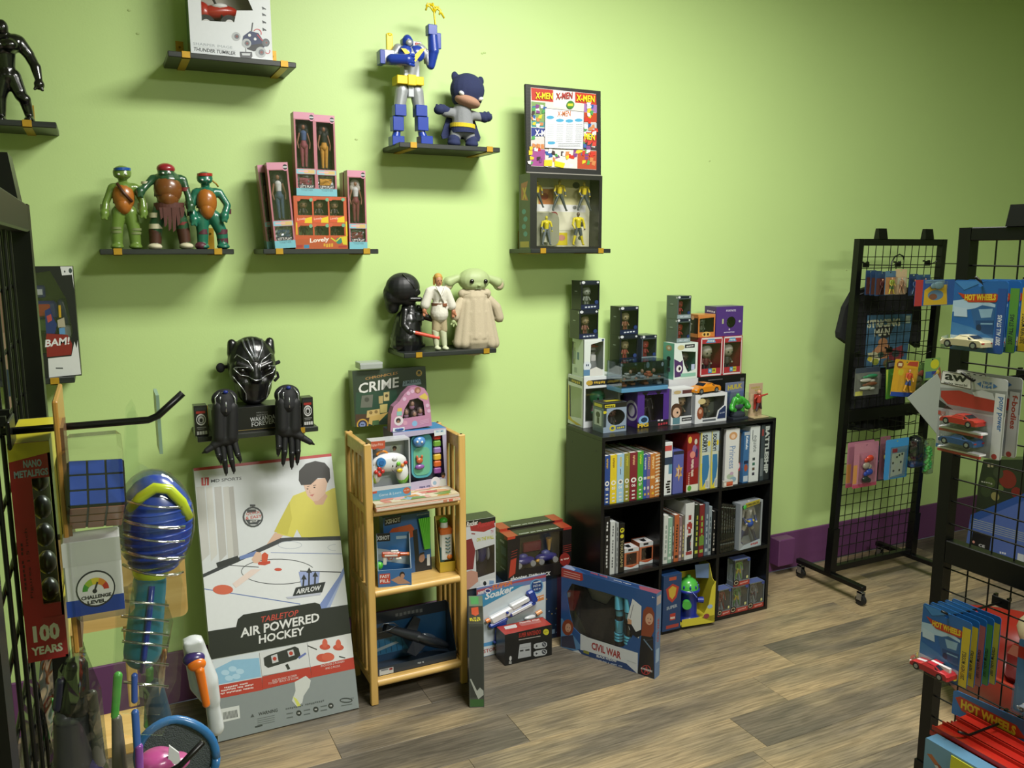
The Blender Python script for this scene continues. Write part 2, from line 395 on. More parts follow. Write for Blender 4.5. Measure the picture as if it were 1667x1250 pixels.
slab('baseboard_left', (X0, Y0, 0.002), (X0+0.012, WALL_Y-0.012, 0.207), PURPLE, 0.003)
# the outlet cover on the skirting, painted over with it
ob = MB().box(3.095, 3.15, 0.055, 3.205, 3.218, 0.2, PURPLE, bev=0.004).build('outlet_cover'); tag(ob, 'purple painted box cover on the purple skirting left of the wheeled rack', 'outlet cover')
# wall dents and filled screw holes
sc = MB()
for px, py in ((210, 17), (224, 55), (785, 87), (789, 86), (1155, 262), (580, 227), (1378, 440)):
    q = P(px, py, WALL_Y); sc.ell((q.x, WALL_Y, q.z), (0.006, 0.0012, 0.004), M('b8cf86', 0.6), 8, 5)
o = sc.build('filler_spot', wb); o['kind'] = 'stuff'

# floor planks
def plank_mat():
    m = bpy.data.materials.new('vinyl_plank'); m.use_nodes = True; t = m.node_tree; b = t.nodes['Principled BSDF']
    tc = nn(t, 'ShaderNodeTexCoord'); oi = nn(t, 'ShaderNodeObjectInfo')
    ad = nn(t, 'ShaderNodeVectorMath', operation='MULTIPLY_ADD'); ad.inputs[1].default_value = (1, 1, 1)
    sc_ = nn(t, 'ShaderNodeVectorMath', operation='SCALE'); cb = nn(t, 'ShaderNodeCombineXYZ')
    t.links.new(oi.outputs['Random'], cb.inputs[0]); t.links.new(oi.outputs['Random'], cb.inputs[1]); t.links.new(oi.outputs['Random'], cb.inputs[2])
    sc_.inputs['Scale'].default_value = 37; t.links.new(cb.outputs[0], sc_.inputs[0])
    t.links.new(tc.outputs['Object'], ad.inputs[0]); t.links.new(sc_.outputs[0], ad.inputs[2])
    def noise(s, d, dist, sc3):
        mp = nn(t, 'ShaderNodeMapping'); mp.inputs['Scale'].default_value = sc3; t.links.new(ad.outputs[0], mp.inputs[0])
        n = nn(t, 'ShaderNodeTexNoise'); n.inputs['Scale'].default_value = s; n.inputs['Detail'].default_value = d; n.inputs['Distortion'].default_value = dist
        t.links.new(mp.outputs[0], n.inputs['Vector']); return n
    big = noise(1.6, 3, 0.3, (1.0, 3.2, 1)); grain = noise(3.0, 9, 1.1, (1.9, 22, 1)); fine = noise(9, 4, 0, (1.2, 60, 1))
    mpw = nn(t, 'ShaderNodeMapping'); mpw.inputs['Scale'].default_value = (1.1, 7, 1); t.links.new(ad.outputs[0], mpw.inputs[0])
    wv = nn(t, 'ShaderNodeTexWave', wave_type='RINGS', rings_direction='Z'); wv.inputs['Scale'].default_value = 3.2; wv.inputs['Distortion'].default_value = 7; wv.inputs['Detail'].default_value = 3; wv.inputs['Detail Scale'].default_value = 1.2
    t.links.new(mpw.outputs[0], wv.inputs['Vector'])
    base = nn(t, 'ShaderNodeValToRGB'); e = base.color_ramp.elements
    e[0].position = 0.28; e[0].color = hexc('665f53'); e[1].position = 0.75; e[1].color = hexc('ab9673')
    x = e.new(0.42); x.color = hexc('776d5d'); x = e.new(0.55); x.color = hexc('918369')
    # plank-wide shift mixed with the blotches
    ma = nn(t, 'ShaderNodeMath', operation='MULTIPLY_ADD'); ma.inputs[1].default_value = 0.34; t.links.new(oi.outputs['Random'], ma.inputs[0])
    m2 = nn(t, 'ShaderNodeMath', operation='MULTIPLY_ADD'); m2.inputs[1].default_value = 1.25; m2.inputs[2].default_value = -0.30; t.links.new(big.outputs[0], m2.inputs[0]); t.links.new(m2.outputs[0], ma.inputs[2])
    t.links.new(ma.outputs[0], base.inputs[0])
    def ramp(src, p0, c0, p1, c1):
        r = nn(t, 'ShaderNodeValToRGB'); r.color_ramp.elements[0].position = p0; r.color_ramp.elements[0].color = c0; r.color_ramp.elements[1].position = p1; r.color_ramp.elements[1].color = c1
        t.links.new(src, r.inputs[0]); return r
    g = lambda v: (v, v, v, 1)
    def mult(a, b_, f):
        mx = nn(t, 'ShaderNodeMix', data_type='RGBA', blend_type='MULTIPLY'); mx.inputs[0].default_value = f; t.links.new(a, mx.inputs[6]); t.links.new(b_, mx.inputs[7]); return mx.outputs[2]
    c = mult(base.outputs[0], ramp(grain.outputs[0], 0.34, g(0.62), 0.62, g(1.08)).outputs[0], 0.9)
    c = mult(c, ramp(fine.outputs[0], 0.35, g(0.72), 0.6, g(1.0)).outputs[0], 0.7)
    c = mult(c, ramp(wv.outputs[0], 0.05, g(0.70), 0.4, g(1.04)).outputs[0], 0.5)
    t.links.new(c, b.inputs['Base Color']); b.inputs['Roughness'].default_value = 0.42
    bp = nn(t, 'ShaderNodeBump'); bp.inputs['Strength'].default_value = 0.25; bp.inputs['Distance'].default_value = 0.0012
    t.links.new(grain.outputs[0], bp.inputs['Height']); t.links.new(bp.outputs[0], b.inputs['Normal']); return m
PLANK = plank_mat()
fl = slab('floor', (X0, Y0, -0.1), (X1, WALL_Y, -0.006), M('5e5344', 0.6))
PW, PLN = 0.195, 1.245
starts = {0: 1.02, -1: 0.62, -2: 1.24, -3: 2.25, -4: 0.72, -5: 1.9, 1: 0.4, 2: 1.65}
pm = MB().box(0, 0, -0.006, PLN-0.0012, PW-0.0012, 0.0, PLANK, bev=0.0006).build('plank')
me0 = pm.data; bpy.data.objects.remove(pm)
nP = 0
for r in range(-24, 3):
    y = 2.79+r*PW; ph = starts.get(r, (r*0.618 % 1)*PLN)
    lo = X0 if r > -6 else -0.6; hi = X1-0.6 if r > -14 else 4.2
    n0 = math.floor((lo-ph)/PLN)
    for k in range(n0, int((hi-ph)/PLN)+1):
        if nP >= 298: break
        xa = ph+k*PLN
        if y+PW > WALL_Y-0.01:
            me = None; q = MB().box(max(xa, X0), y, -0.006, min(xa+PLN-0.0012, X1), WALL_Y-0.013, 0.0, PLANK).build('plank', fl); nP += 1; continue
        o = bpy.data.objects.new('plank', me0); COL.objects.link(o); o.parent = fl; o.location = (xa, y, 0); nP += 1
# ceiling light fittings (above the view, they light the room)
for lx, ly, pw, wh_ in LAMPS:
    t = thing('ceiling_light', 'flat white ceiling panel light '+wh_, 'ceiling light', (lx, ly, CEIL))
    m = MB(); m.box(-0.61, -0.31, -0.02, 0.61, -0.285, 0, M('e8e8e8')); m.box(-0.61, 0.285, -0.02, 0.61, 0.31, 0, M('e8e8e8')); m.box(-0.61, -0.285, -0.02, -0.585, 0.285, 0, M('e8e8e8')); m.box(0.585, -0.285, -0.02, 0.61, 0.285, 0, M('e8e8e8'))
    m.build('frame', t)

# ================================================================ wall shelves
SHELF = wood_mat('black_shelf_wood', '1d2120', '2b2f2d', (3, 40, 40), 0.38); GOLD = M('c79a2a', 0.4, 0.35, var=0.15)
def wall_shelf(x0, x1, z, brs, label, d=0.2, th=0.018):
    """z: underside; brackets at x positions"""
    xc = (x0+x1)/2; t = thing('wall_shelf', label, 'shelf', (xc, WALL_Y, z), 0, 'black wall shelves with brass brackets')
    MB().box(x0-xc, -d, 0, x1-xc, 0, th, SHELF, bev=0.002).build('board', t)
    for bx in brs:
        m = MB(); a = bx-xc; w = 0.0125
        m.box(a-w, -d-0.003, -0.003, a+w, 0, -0.0002, GOLD); m.box(a-w, -d-0.003, -0.003, a+w, -d-0.0004, th+0.002, GOLD); m.box(a-w, -0.003, th, a+w, -0.0004, th+0.075, GOLD)
        m.cyl((a, -0.003, th+0.055), (a, -0.005, th+0.055), 0.004, 0.004, M('8a6a20', 0.3, 0.8), 8)
        m.build('bracket', t)
    return t
S_TOP, S_BAT, S_EYE, S_LOW, S_PAN = 2.325, 2.08, 1.692, 1.297, 1.045
wall_shelf(0.245, 0.655, S_TOP, (0.30, 0.615), 'black wall shelf holding the boxed red toy vehicle near the top edge')
wall_shelf(1.02, 1.43, S_BAT, (1.075, 1.385), 'black wall shelf under the blue robot and the hooded plush doll')
wall_shelf(0.002, 0.417, S_EYE, (0.055, 0.365), 'black wall shelf under the three green toy warriors')
wall_shelf(0.515, 0.93, S_EYE, (0.57, 0.885), 'black wall shelf under the pink boxed fashion dolls')
wall_shelf(1.565, 1.945, S_EYE, (1.62, 1.895), 'black wall shelf under the open figure case with a lid')
wall_shelf(1.02, 1.41, S_LOW, (1.08, 1.365), 'black wall shelf under the black robed doll and the cream robed doll')
wall_shelf(-0.50, -0.091, S_BAT, (-0.445, -0.17), 'black wall shelf under the shiny black muscle figure at the left edge')
wall_shelf(-0.52, -0.10, S_EYE-0.41, (-0.47, -0.157), 'black wall shelf under the boxed purple robot behind the left rack')
wall_shelf(0.262, 0.682, S_PAN, (0.33, 0.62), 'black wall shelf under the black mask and gloves')

# ================================================================ black cube bookcase
BK = wood_mat('black_laminate', '0b0c0d', '131415', (3, 30, 30), 0.3)
bc = thing('cube_bookcase', 'black three by three cube bookcase full of books and games against the green wall', 'bookcase', (1.818, 2.874, 0))
BX0, BX1, BD, BH, TH = 1.818, 2.765, 0.30, 0.936, 0.016
def bc_part(name, a, b): MB().box(a[0]-BX0, a[1], a[2], b[0]-BX0, b[1], b[2], BK, bev=0.001).build(name, bc)
bc_part('side_panel', (BX0, 0, 0), (BX0+TH, BD, BH-TH)); bc_part('side_panel', (BX1-TH, 0, 0), (BX1, BD, BH-TH))
bc_part('top_panel', (BX0, 0, BH-TH), (BX1, BD, BH)); bc_part('bottom_panel', (BX0+TH, 0, 0.0), (BX1-TH, BD, TH))
DV = ((2.124, 2.140), (2.445, 2.461)); SZ = (0.309, 0.625)
for a, b in DV: bc_part('divider', (a, 0.001, TH), (b, BD-0.004, BH-TH))
for z in SZ:
    for a, b in ((BX0+TH, DV[0][0]), (DV[0][1], DV[1][0]), (DV[1][1], BX1-TH)): bc_part('shelf', (a, 0.001, z), (b, BD-0.004, z+TH))
bc_part('back_panel', (BX0+TH, BD-0.004, TH), (DV[1][0], BD, 0.625)); bc_part('back_panel', (BX0+0.10, BD-0.004, 0.64), (BX1-TH, BD, BH-TH)); bc_part('back_panel', (DV[1][1], BD-0.004, TH), (BX1-TH, BD, 0.625))
m = MB()
for y, z in ((0.05, 0.93-0.06), (0.25, 0.87), (0.05, 0.62), (0.25, 0.6), (0.05, 0.3), (0.25, 0.3)): m.cyl((-0.0008, y, z), (0.001, y, z), 0.004, 0.004, M('333638'), 8)
m.build('screw_cap', bc)
C1, C2, C3 = (BX0+TH, DV[0][0]), (DV[0][1], DV[1][0]), (DV[1][1], BX1-TH)
R1, R2, R3 = SZ[1]+TH, SZ[0]+TH, TH
FY = 2.874

# ================================================================ pine shelf unit
PINE = wood_mat('pine_lacquer', 'b58f4c', 'd2ac66', (6, 6, 1.2), 0.35); PINEX = wood_mat('pine_lacquer_board', 'bb954f', 'd6b06b', (1.2, 14, 14), 0.35)
ws = thing('pine_shelf_unit', 'slatted pine shelf unit with four shelves standing beside the tall sports game box', 'shelf unit', (0.805, 2.865, 0))
WW, WD, WH = 0.396, 0.27, 1.014
for x in (0, WW-0.028):
    for y in (0, WD-0.022): MB().box(x, y, 0.001, x+0.028, y+0.022, WH, PINE, bev=0.003).build('post', ws)
    for z in (WH-0.055, 0.745, 0.43, 0.075):
        MB().box(x+0.004, 0.022, z, x+0.024, WD-0.022, z+(0.05 if z > 0.9 else 0.032), PINEX, bev=0.002).build('side_rail', ws)
    for za, zb in ((0.777, WH-0.055), (0.462, 0.745), (0.107, 0.43)):
        for k in range(4):
            y = 0.042+k*0.053; MB().box(x+0.009, y, za-0.002, x+0.019, y+0.026, zb+0.002, PINE, bev=0.001).build('slat', ws)
    for y in (0.011, WD-0.011): MB().cyl((x+0.014, y, WH-0.002), (x+0.014, y, WH+0.003), 0.005, 0.004, M('231a12'), 8).build('peg', ws)
for z in (0.742, 0.430, 0.074):
    m = MB(); m.box(0.024, 0.02, z+0.004, WW-0.024, WD-0.02, z+0.022, PINEX); m.cyl((0.028, 0.014, z+0.010), (WW-0.028, 0.014, z+0.010), 0.0145, 0.0145, PINEX, 16)
    m.build('shelf_board', ws)
WZ1, WZ2, WZ3 = 0.764, 0.452, 0.096

# ================================================================ grid racks
RB = M('0c0d0d', 0.35, 0.3, var=0.2)
def grid_rack(label, loc, rz, lean=0.0, w=0.62, cell=0.0535, tabs=(0.25, 0.78), feet=True, cross=0.90):
    """local x along the panel 0..w, y depth; base on floor"""
    t = thing('grid_display_rack', label, 'display rack', loc, rz); s = 0.032
    def L(z): return lean*z
    top = 1.755
    for x in (0, w-s):
        m = MB(); m.add([(x, -s/2, 0.1), (x+s, -s/2, 0.1), (x+s, s/2, 0.1), (x, s/2, 0.1), (x+L(top), -s/2, top), (x+s+L(top), -s/2, top), (x+s+L(top), s/2, top), (x+L(top), s/2, top)], [(0,3,2,1),(4,5,6,7),(0,1,5,4),(1,2,6,5),(2,3,7,6),(3,0,4,7)], RB); m.build('post', t)
        a = x-0.004; zt = 0.325; m = MB(); b_ = s+0.008
        m.add([(a, -b_/2, 0.09), (a+b_, -b_/2, 0.09), (a+b_, b_/2, 0.09), (a, b_/2, 0.09), (a+L(zt), -b_/2, zt), (a+b_+L(zt), -b_/2, zt), (a+b_+L(zt), b_/2, zt), (a+L(zt), b_/2, zt)], [(0,3,2,1),(4,5,6,7),(0,1,5,4),(1,2,6,5),(2,3,7,6),(3,0,4,7)], RB); m.build('post_sleeve', t)
    def bar(n, z, h, dx=0): MB().box(s+L(z), -s/2, z, w-s+L(z), s/2, z+h, RB, bev=0.002).build(n, t)
    bar('top_rail', top-s, s); bar('bottom_rail', 0.10, 0.03); bar('cross_rail', cross-0.035, 0.06)
    nx = int((w-2*s)/cell)
    for i in range(1, nx+1):
        x = s+(w-2*s)*i/(nx+1)
        MB().cyl((x+L(0.12), 0, 0.12), (x+L(top-s), 0, top-s), 0.0021, 0.0021, RB, 5, cap=False).build('wire', t)
    z = top-s-cell
    while z > 0.15:
        MB().cyl((s*0.6+L(z), -0.004, z), (w-s*0.6+L(z), -0.004, z), 0.0021, 0.0021, RB, 5, cap=False).build('wire', t); z -= cell
    for f in tabs:
        x = f*w+L(top); m = MB(); m.add([(x-0.03, -0.02, top), (x+0.03, -0.02, top), (x+0.03, 0.012, top), (x-0.03, 0.012, top), (x-0.027, -0.012, top+0.05), (x+0.027, -0.012, top+0.05), (x+0.027, 0.006, top+0.05), (x-0.027, 0.006, top+0.05)], [(0,3,2,1),(4,5,6,7),(0,1,5,4),(1,2,6,5),(2,3,7,6),(3,0,4,7)], RB); m.build('sign_clip', t)
    if feet:
        for x in (0, w-s):
            MB().box(x, -0.215, 0.075, x+s, 0.215, 0.10, RB, bev=0.003).build('foot_bar', t)
            for y in (-0.195, 0.195):
                c = MB(); CH = M('b9bcc0', 0.25, 0.9); c.cyl((x+s/2, y, 0.076), (x+s/2, y, 0.066), 0.012, 0.012, CH, 10)
                c.box(x+s/2-0.014, y-0.016, 0.028, x+s/2-0.011, y+0.012, 0.068, CH); c.box(x+s/2+0.011, y-0.016, 0.028, x+s/2+0.014, y+0.012, 0.068, CH); c.box(x+s/2-0.014, y-0.016, 0.062, x+s/2+0.014, y+0.012, 0.068, CH)
                co = c.build('caster', t)
                MB().cyl((x+s/2-0.009, y-0.004, 0.0265), (x+s/2+0.009, y-0.004, 0.0265), 0.0265, 0.0265, M('141516', 0.6), 20).build('wheel', co)
    return t
rk = grid_rack('small black wheeled grid rack with clip-on toys in front of the green wall', (3.185, 2.905, 0), 0, lean=0.036)
rb = grid_rack('large black grid rack hung with carded toy cars at the right edge', (1.93, 1.40, 0), -math.pi/2, w=0.75, cell=0.06, tabs=(0.2, 0.75), cross=0.935)
rl = grid_rack('black grid rack at the left edge with its hooks pointing into view', (-0.086, 1.155, 0), -math.pi/2, w=0.6, cell=0.06, tabs=(0.12, 0.75))
def hook(p, d, L, label, r=0.003, up=0.35, tip=0.035, plate=True, g='black peg hooks on the grid racks'):
    """p on the grid, pointing along unit d"""
    d = Vector(d); t = thing('peg_hook', label, 'hook', p, 0, g); z = Vector((0, 0, 1))
    MB().tube([Vector((0, 0, 0)), d*(L-tip)*0.5, d*(L-tip-0.005), d*(L-tip+0.003)+z*0.003, d*L+z*tip*up*1.6], r, RB, 8).build('arm', t)
    if plate:
        sd = d.cross(z); m = MB(); m.X = Matrix(((sd.x, d.x, 0, 0), (sd.y, d.y, 0, 0), (0, 0, 1, 0), (0, 0, 0, 1)))
        m.box(-0.022, 0.0045, -0.012, 0.022, 0.0075, 0.012, RB, bev=0.001); m.box(-0.02, -0.006, 0.008, -0.014, 0.005, 0.016, RB); m.box(0.014, -0.006, 0.008, 0.02, 0.005, 0.016, RB)
        m.build('clip_plate', t)
    return t

# ================================================================ figures on the wall shelves
SKIN = M('b98a6c', 0.5); NAVY = CLOTH('262f57'); BLUEP = PL('2140a8'); SILV = M('b4b8bd', 0.35, 0.35); YEL = PL('f2d40c')
EYEW = M('f2f2f0', 0.3)
# armoured robot
f = Fig('toy_robot', 'tall blue and silver armoured robot figure raising a yellow claw staff', 3.12, (667, 236), S_BAT+0.018)
f.blob('torso', SILV, [('c', 651, 88, 683, 88, 9, 9), ('c', 667, 92, 667, 122, 17, 13), ('b', 654, 108, 680, 128, 11, -9), ('c', 648, 78, 640, 90, 8, 7), ('c', 684, 78, 695, 90, 8, 8)], 0.0035, 2)
f.hard('chest_plate', BLUEP, [('e', 658, 88, 13, 13, 8, 9), ('e', 676, 88, 13, 13, 8, 9), ('c', 667, 94, 667, 108, 9, 5, 9, 10), ('c', 652, 80, 682, 80, 4, 4, 2, 2)])
# plain chevron
a = MB(); q = [(647, 81), (655, 82), (667, 94), (679, 82), (687, 81), (669, 105), (665, 105)]
a.X = None; a.prism([[(f.p(x, y).x, f.p(x, y).z) for x, y in q]], (0, -17.6*f.k, 0), (1, 0, 0), (0, 0, 1), (0, -1, 0), YEL, 0.004); a.build('chest_chevron', f.root)
h = f.blob('head', BLUEP, [('e', 661.5, 68, 8.5, 11, 5), ('c', 661.5, 60, 661.5, 68, 2.5, 5, 3, 3), ('b', 653, 64, 670, 72, 8, -6)], 0.0025, 2)
MB_ = MB(); f.e(MB_, 662, 71, 5.4, 5.4, 12, 4, SILV); MB_.build('face_plate', h)
f.hard('belt', YEL, [('b', 642, 127, 685, 137, 15, -12), ('b', 659, 124, 672, 140, 17, 10)])
f.hard('hip_guard', SILV, [('b', 662, 137, 671, 158, 9, -4)])
for sx, (hx, hy, kx, ky, ax, ay, fx, fy) in {-1: (654, 146, 649, 180, 646, 214, 644, 232), 1: (678, 148, 683, 181, 686, 214, 690, 232)}.items():
    l = f.blob('leg', SILV, [('c', hx, hy, kx, ky, 11.5, 9), ('c', kx, ky, ax, ay, 8, 6)], 0.0035, 2)
    m = MB(); f.bx(m, kx-9, ky-9, kx+9, ky+8, 11, -7, BLUEP); f.bx(m, ax-8.5, ay-24, ax+8.5, ay-2, 9, -8, BLUEP); m.build('shin_guard', l)
    m = MB(); f.bx(m, fx-9, fy-10, fx+10, 236.5, 14, -9, BLUEP); f.c(m, ax, ay, fx, fy-6, 6, 8, m=BLUEP); m.build('boot', l)
a1 = f.blob('arm', SILV, [('b', 617, 82, 640, 102, 9, -8), ('c', 632, 92, 646, 104, 8, 7, 0, 14)], 0.0035, 2)
m = MB(); f.bx(m, 616, 82, 624, 104, 10, -9, BLUEP); f.c(m, 634, 98, 656, 101, 8.5, 9, 12, 22, BLUEP)
for i in range(4): f.c(m, 658, 94+i*5, 665, 95+i*5, 2.8, 2.6, 27, 24, BLUEP)
m.build('gauntlet', a1)
a2 = f.blob('arm', SILV, [('b', 692, 82, 708, 102, 8, -8), ('c', 696, 92, 700, 106, 8, 7, 0, 4)], 0.0035, 2)
m = MB(); f.c(m, 700, 106, 703, 84, 7, 8.5, 4, 8, BLUEP); f.c(m, 703, 84, 701, 58, 9, 8, 8, 8, BLUEP); f.bx(m, 692, 43, 706, 58, 16, 1, BLUEP)
for i in range(4): f.c(m, 704, 60+i*5, 712, 61+i*5, 2.6, 2.2, 8, 6, BLUEP)
f.bx(m, 708, 55, 715, 80, 9, 4, BLUEP); m.build('gauntlet', a2)
m = MB(); f.c(m, 707, 56, 703, 20, 1.4, 1.4, 9, 9, YEL)
for pts in (((704, 22), (697, 12), (690, 10)), ((704, 22), (710, 12), (720, 31)), ((697, 9), (705, 12), (713, 19), (720, 31)), ((690, 18), (693, 7), (699, 8)), ((701, 6), (704, 20)), ((708, 12), (704, 20)), ((714, 17), (712, 25))):
    m.tube([f.p(x, y, 9) for x, y in pts], 1.5*f.k, YEL, 6)
m.build('claw_staff', f.root)
f.hard('back_fin', YEL, [('b', 631, 53, 641, 80, -4, -9), ('e', 636, 54, 5, 3, -6, 3)])
m = MB(); f.bx(m, 674, 66, 688, 84, -4, -14, SILV); f.bx(m, 677, 68, 686, 75, -3, -5, PL('b03a34')); m.build('back_pack', f.root)

# hooded plush doll with round ears
f = Fig('plush_doll', 'soft plush doll with navy hood, cape and yellow belt, arms spread', 3.12, (753, 241), S_BAT+0.018)
GREYC = CLOTH('8d9094')
f.blob('body', GREYC, [('c', 752, 180, 753, 204, 15, 18), ('c', 736, 183, 724, 182, 8, 7), ('c', 768, 187, 782, 190, 8, 7), ('c', 745, 208, 740, 226, 11, 9), ('c', 761, 208, 765, 227, 11, 9)], 0.0035, 6)
h = f.blob('hood', NAVY, [('e', 760, 146, 29, 26, 2, 22), ('e', 760, 160, 26, 16, 0, 20), ('e', 741, 123, 6, 8, -2, 4), ('e', 783, 131, 6, 8, -2, 4)], 0.0035, 4)
MB2 = MB(); f.e(MB2, 757, 166, 22, 9.5, 10, 16, CLOTH('b58a72'), tilt=14); MB2.build('face', h)
m = MB(); f.e(m, 744, 154, 4.6, 3.4, 19, 4, EYEW, tilt=30); f.e(m, 776, 163, 4.4, 3, 17, 4, EYEW, tilt=-20); m.build('eyes', h)
for (x0, y0, x1, y1, hx, hy, fs) in ((727, 180, 720, 177, 715, 178, ((717, 170), (711, 170), (723, 171))), (782, 189, 789, 191, 793, 190, ((789, 182), (795, 182), (799, 186)))):
    f.blob('mitten', NAVY, [('c', x0, y0, x1, y1, 7.5, 8), ('e', hx, hy, 9, 7.5)]+[('c', hx, hy, a_, b_, 3.4, 2.2) for a_, b_ in fs], 0.003, 3)
for x, y in ((738, 230), (767, 232)):
    f.blob('boot', NAVY, [('e', x, y-3, 10.5, 9, 2), ('e', x-1, y+3, 11, 6, 5)], 0.003, 4)
m = MB(); g = f.p(0, 0).y
def band(mb, f, cx, cy, rx, rd, h_, mat, slope=0.0, n=28, d=0):
    vs = []
    for z_ in (0, 1):
        for i in range(n):
            t = 2*math.pi*i/n; q = f.p(cx+rx*math.cos(t), cy+slope*rx*math.cos(t)-h_*z_, d-rd*math.sin(t)); vs.append(q)
    mb.add(vs, [(i, (i+1) % n, n+(i+1) % n, n+i) for i in range(n)]+[tuple(range(n))[::-1], tuple(range(n, 2*n))], mat, False)
band(m, f, 753, 208, 19.5, 18.5, 6.5, CLOTH('e0c62c'), 0.12); m.build('belt', f.root)
m = MB(); band(m, f, 753, 216, 18.8, 17.6, 9, NAVY, 0.05); m.build('briefs', f.root)
m = MB()
pts = [(736, 172), (722, 218), (724, 224), (736, 222), (753, 224), (772, 226), (784, 228), (786, 222), (770, 174)]
m.prism([[(f.p(x, y).x, f.p(x, y).z) for x, y in pts]], (0, 9*f.k, 0), (1, 0, 0), (0, 0, 1), (0, -1, 0), NAVY, 0.008); m.build('cape', f.root)

# three green warriors
def warrior(label, head, hr, gm, bandm, chest, chm, legs, arms, extra, Y=3.12, base=405):
    f = Fig('toy_warrior', label, Y, (chest[0], base), S_EYE+0.018)
    hd = f.blob('head', PL(gm), [('e', head[0], head[1], hr[0], hr[1], 4), ('e', head[0], head[1]+hr[1]*0.35, hr[0]*0.95, hr[1]*0.6, 6), ('c', head[0], head[1], chest[0], chest[1]-12, 6, 8)], 0.003, 3)
    m = MB()
    if bandm[1] == 'cap': f.e(m, head[0], head[1]-hr[1]*0.35, hr[0]*1.08, hr[1]*0.75, 4, hr[0]*1.08, PL(bandm[0]))
    else: band(m, f, head[0], head[1]-3, hr[0]*1.02, hr[0]*1.05, 4.5, PL(bandm[0]), d=4.5)
    m.build('headband', hd)
    m = MB()
    for sx in (-0.42, 0.42): f.e(m, head[0]+sx*hr[0], head[1]+3.5, 1.9, 1.5, hr[0]+4.4, 1.4, EYEW)
    m.build('eyes', hd)
    W_, H_ = chest[2], chest[3]
    sh = [('c', chest[0]-W_*0.75, chest[1]-H_*0.55, chest[0]+W_*0.75, chest[1]-H_*0.55, 8, 8), ('c', chest[0], chest[1]-H_*0.4, chest[0], chest[1]+H_*0.6, W_*0.75, W_*0.62)]
    for l in legs: sh += [('c', l[0], l[1], l[2], l[3], l[6], l[7]), ('c', l[2], l[3], l[4], l[5]-6, l[7], l[8]), ('e', l[4], l[5]-3, l[8]*1.25, 4.5, 4, 11)]
    for a_ in arms: sh += [('c', a_[0], a_[1], a_[2], a_[3], 6.5, 5.5, 0, 3), ('c', a_[2], a_[3], a_[4], a_[5], 5.5, 6.5, 3, 8), ('e', a_[4], a_[5], 7.5, 8, 9), ('c', a_[4], a_[5], a_[4]-4, a_[5]+8, 3, 2.4, 13, 14), ('c', a_[4], a_[5], a_[4]+3, a_[5]+9, 3, 2.4, 13, 14)]
    f.blob('body', PL(gm), sh, 0.0035, 3)
    ch = f.hard('vest', PL(chm), [('e', chest[0], chest[1], W_*0.80, H_*0.84, 4, W_*0.72), ('e', chest[0], chest[1]+H_*0.45, W_*0.62, H_*0.62, 5, W_*0.66)])
    m = MB(); band(m, f, chest[0], chest[1]+H_*0.30+2, W_*0.83, W_*0.8, 5, M('4a2a22', 0.5)); m.build('belt', f.root)
    extra(f); return f
def ex1(f):
    m = MB(); m.tube([f.p(190, 299, 16), f.p(201, 315, 21), f.p(215, 329, 18)], 2.4*f.k, M('54301f'), 6); m.build('shoulder_strap', f.root)
    m = MB()
    for x, y, r in ((171, 337, 8), (232, 335, 8)): band(m, f, x, y+5, r, r, 10, M('a8a884', 0.7))
    for x, y in ((190, 368), (220, 370)): band(m, f, x, y+5, 10.5, 10.5, 4, M('7d8a55', 0.7)); band(m, f, x, y+11, 10.2, 10.2, 4, M('7d8a55', 0.7))
    m.build('wraps', f.root)
warrior('green toy warrior with a blue headband and a strap across its orange vest', (198.6, 281), (14, 11.5), '6f8c3c', ('2458b0', 'band'), (201, 320, 21, 27), 'b8702c',
    [(193, 345, 190, 372, 191, 404, 11, 10, 8.5), (212, 345, 218, 372, 221, 404, 11, 10, 8.5)], [(182, 305, 172, 330, 170, 348), (221, 305, 232, 328, 233, 346)], ex1)
def ex2(f):
    m = MB(); LE = M('5a3026', 0.7, var=0.2, scale=90)
    band(m, f, 275, 342, 25, 19, 12, LE)
    for i, (x, l) in enumerate(((262, 14), (268, 26), (275, 32), (282, 34), (289, 24), (295, 12))):
        m.prism([[(f.p(x-4.2, 338).x, f.p(x-4.2, 338).z), (f.p(x+4.2, 338).x, f.p(x+4.2, 338).z), (f.p(x+2.5, 340+l).x, f.p(x, 340+l).z), (f.p(x-1.5, 344+l).x, f.p(x, 344+l).z)]], (0, -(19+i % 2)*f.k, 0), (1, 0, 0), (0, 0, 1), (0, -1, 0), LE, 0.003)
    m.build('leather_skirt', f.root)
    m = MB(); CR = M('d9d3b2', 0.7)
    for x, y in ((253.5, 350), (253.5, 368)): band(m, f, x, y+4, 11.6, 11.4, 8, CR)
    for x, y in ((234, 303), (237, 296)): band(m, f, x, y+3, 7.5, 7.5, 4, CR)
    for x, y in ((308, 330),): band(m, f, x, y+4, 7.5, 7.5, 7, CR)
    m.build('bandage', f.root)
    m = MB(); RD = M('7c2420', 0.6); band(m, f, 296, 366, 11, 11, 5, RD); band(m, f, 301, 311, 8, 8, 6, RD); m.build('red_wrap', f.root)
    m = MB(); BR = M('4e2c1e', 0.5); f.c(m, 253, 376, 253, 394, 10.4, 9.4, m=BR); f.c(m, 298, 372, 301, 393, 10.6, 9.2, m=BR); m.build('gaiter', f.root)
    m = MB(); f.e(m, 252, 401, 11, 5.5, 6, 13, CR); f.e(m, 303, 400, 11, 5.5, 6, 13, CR); m.build('boot', f.root)
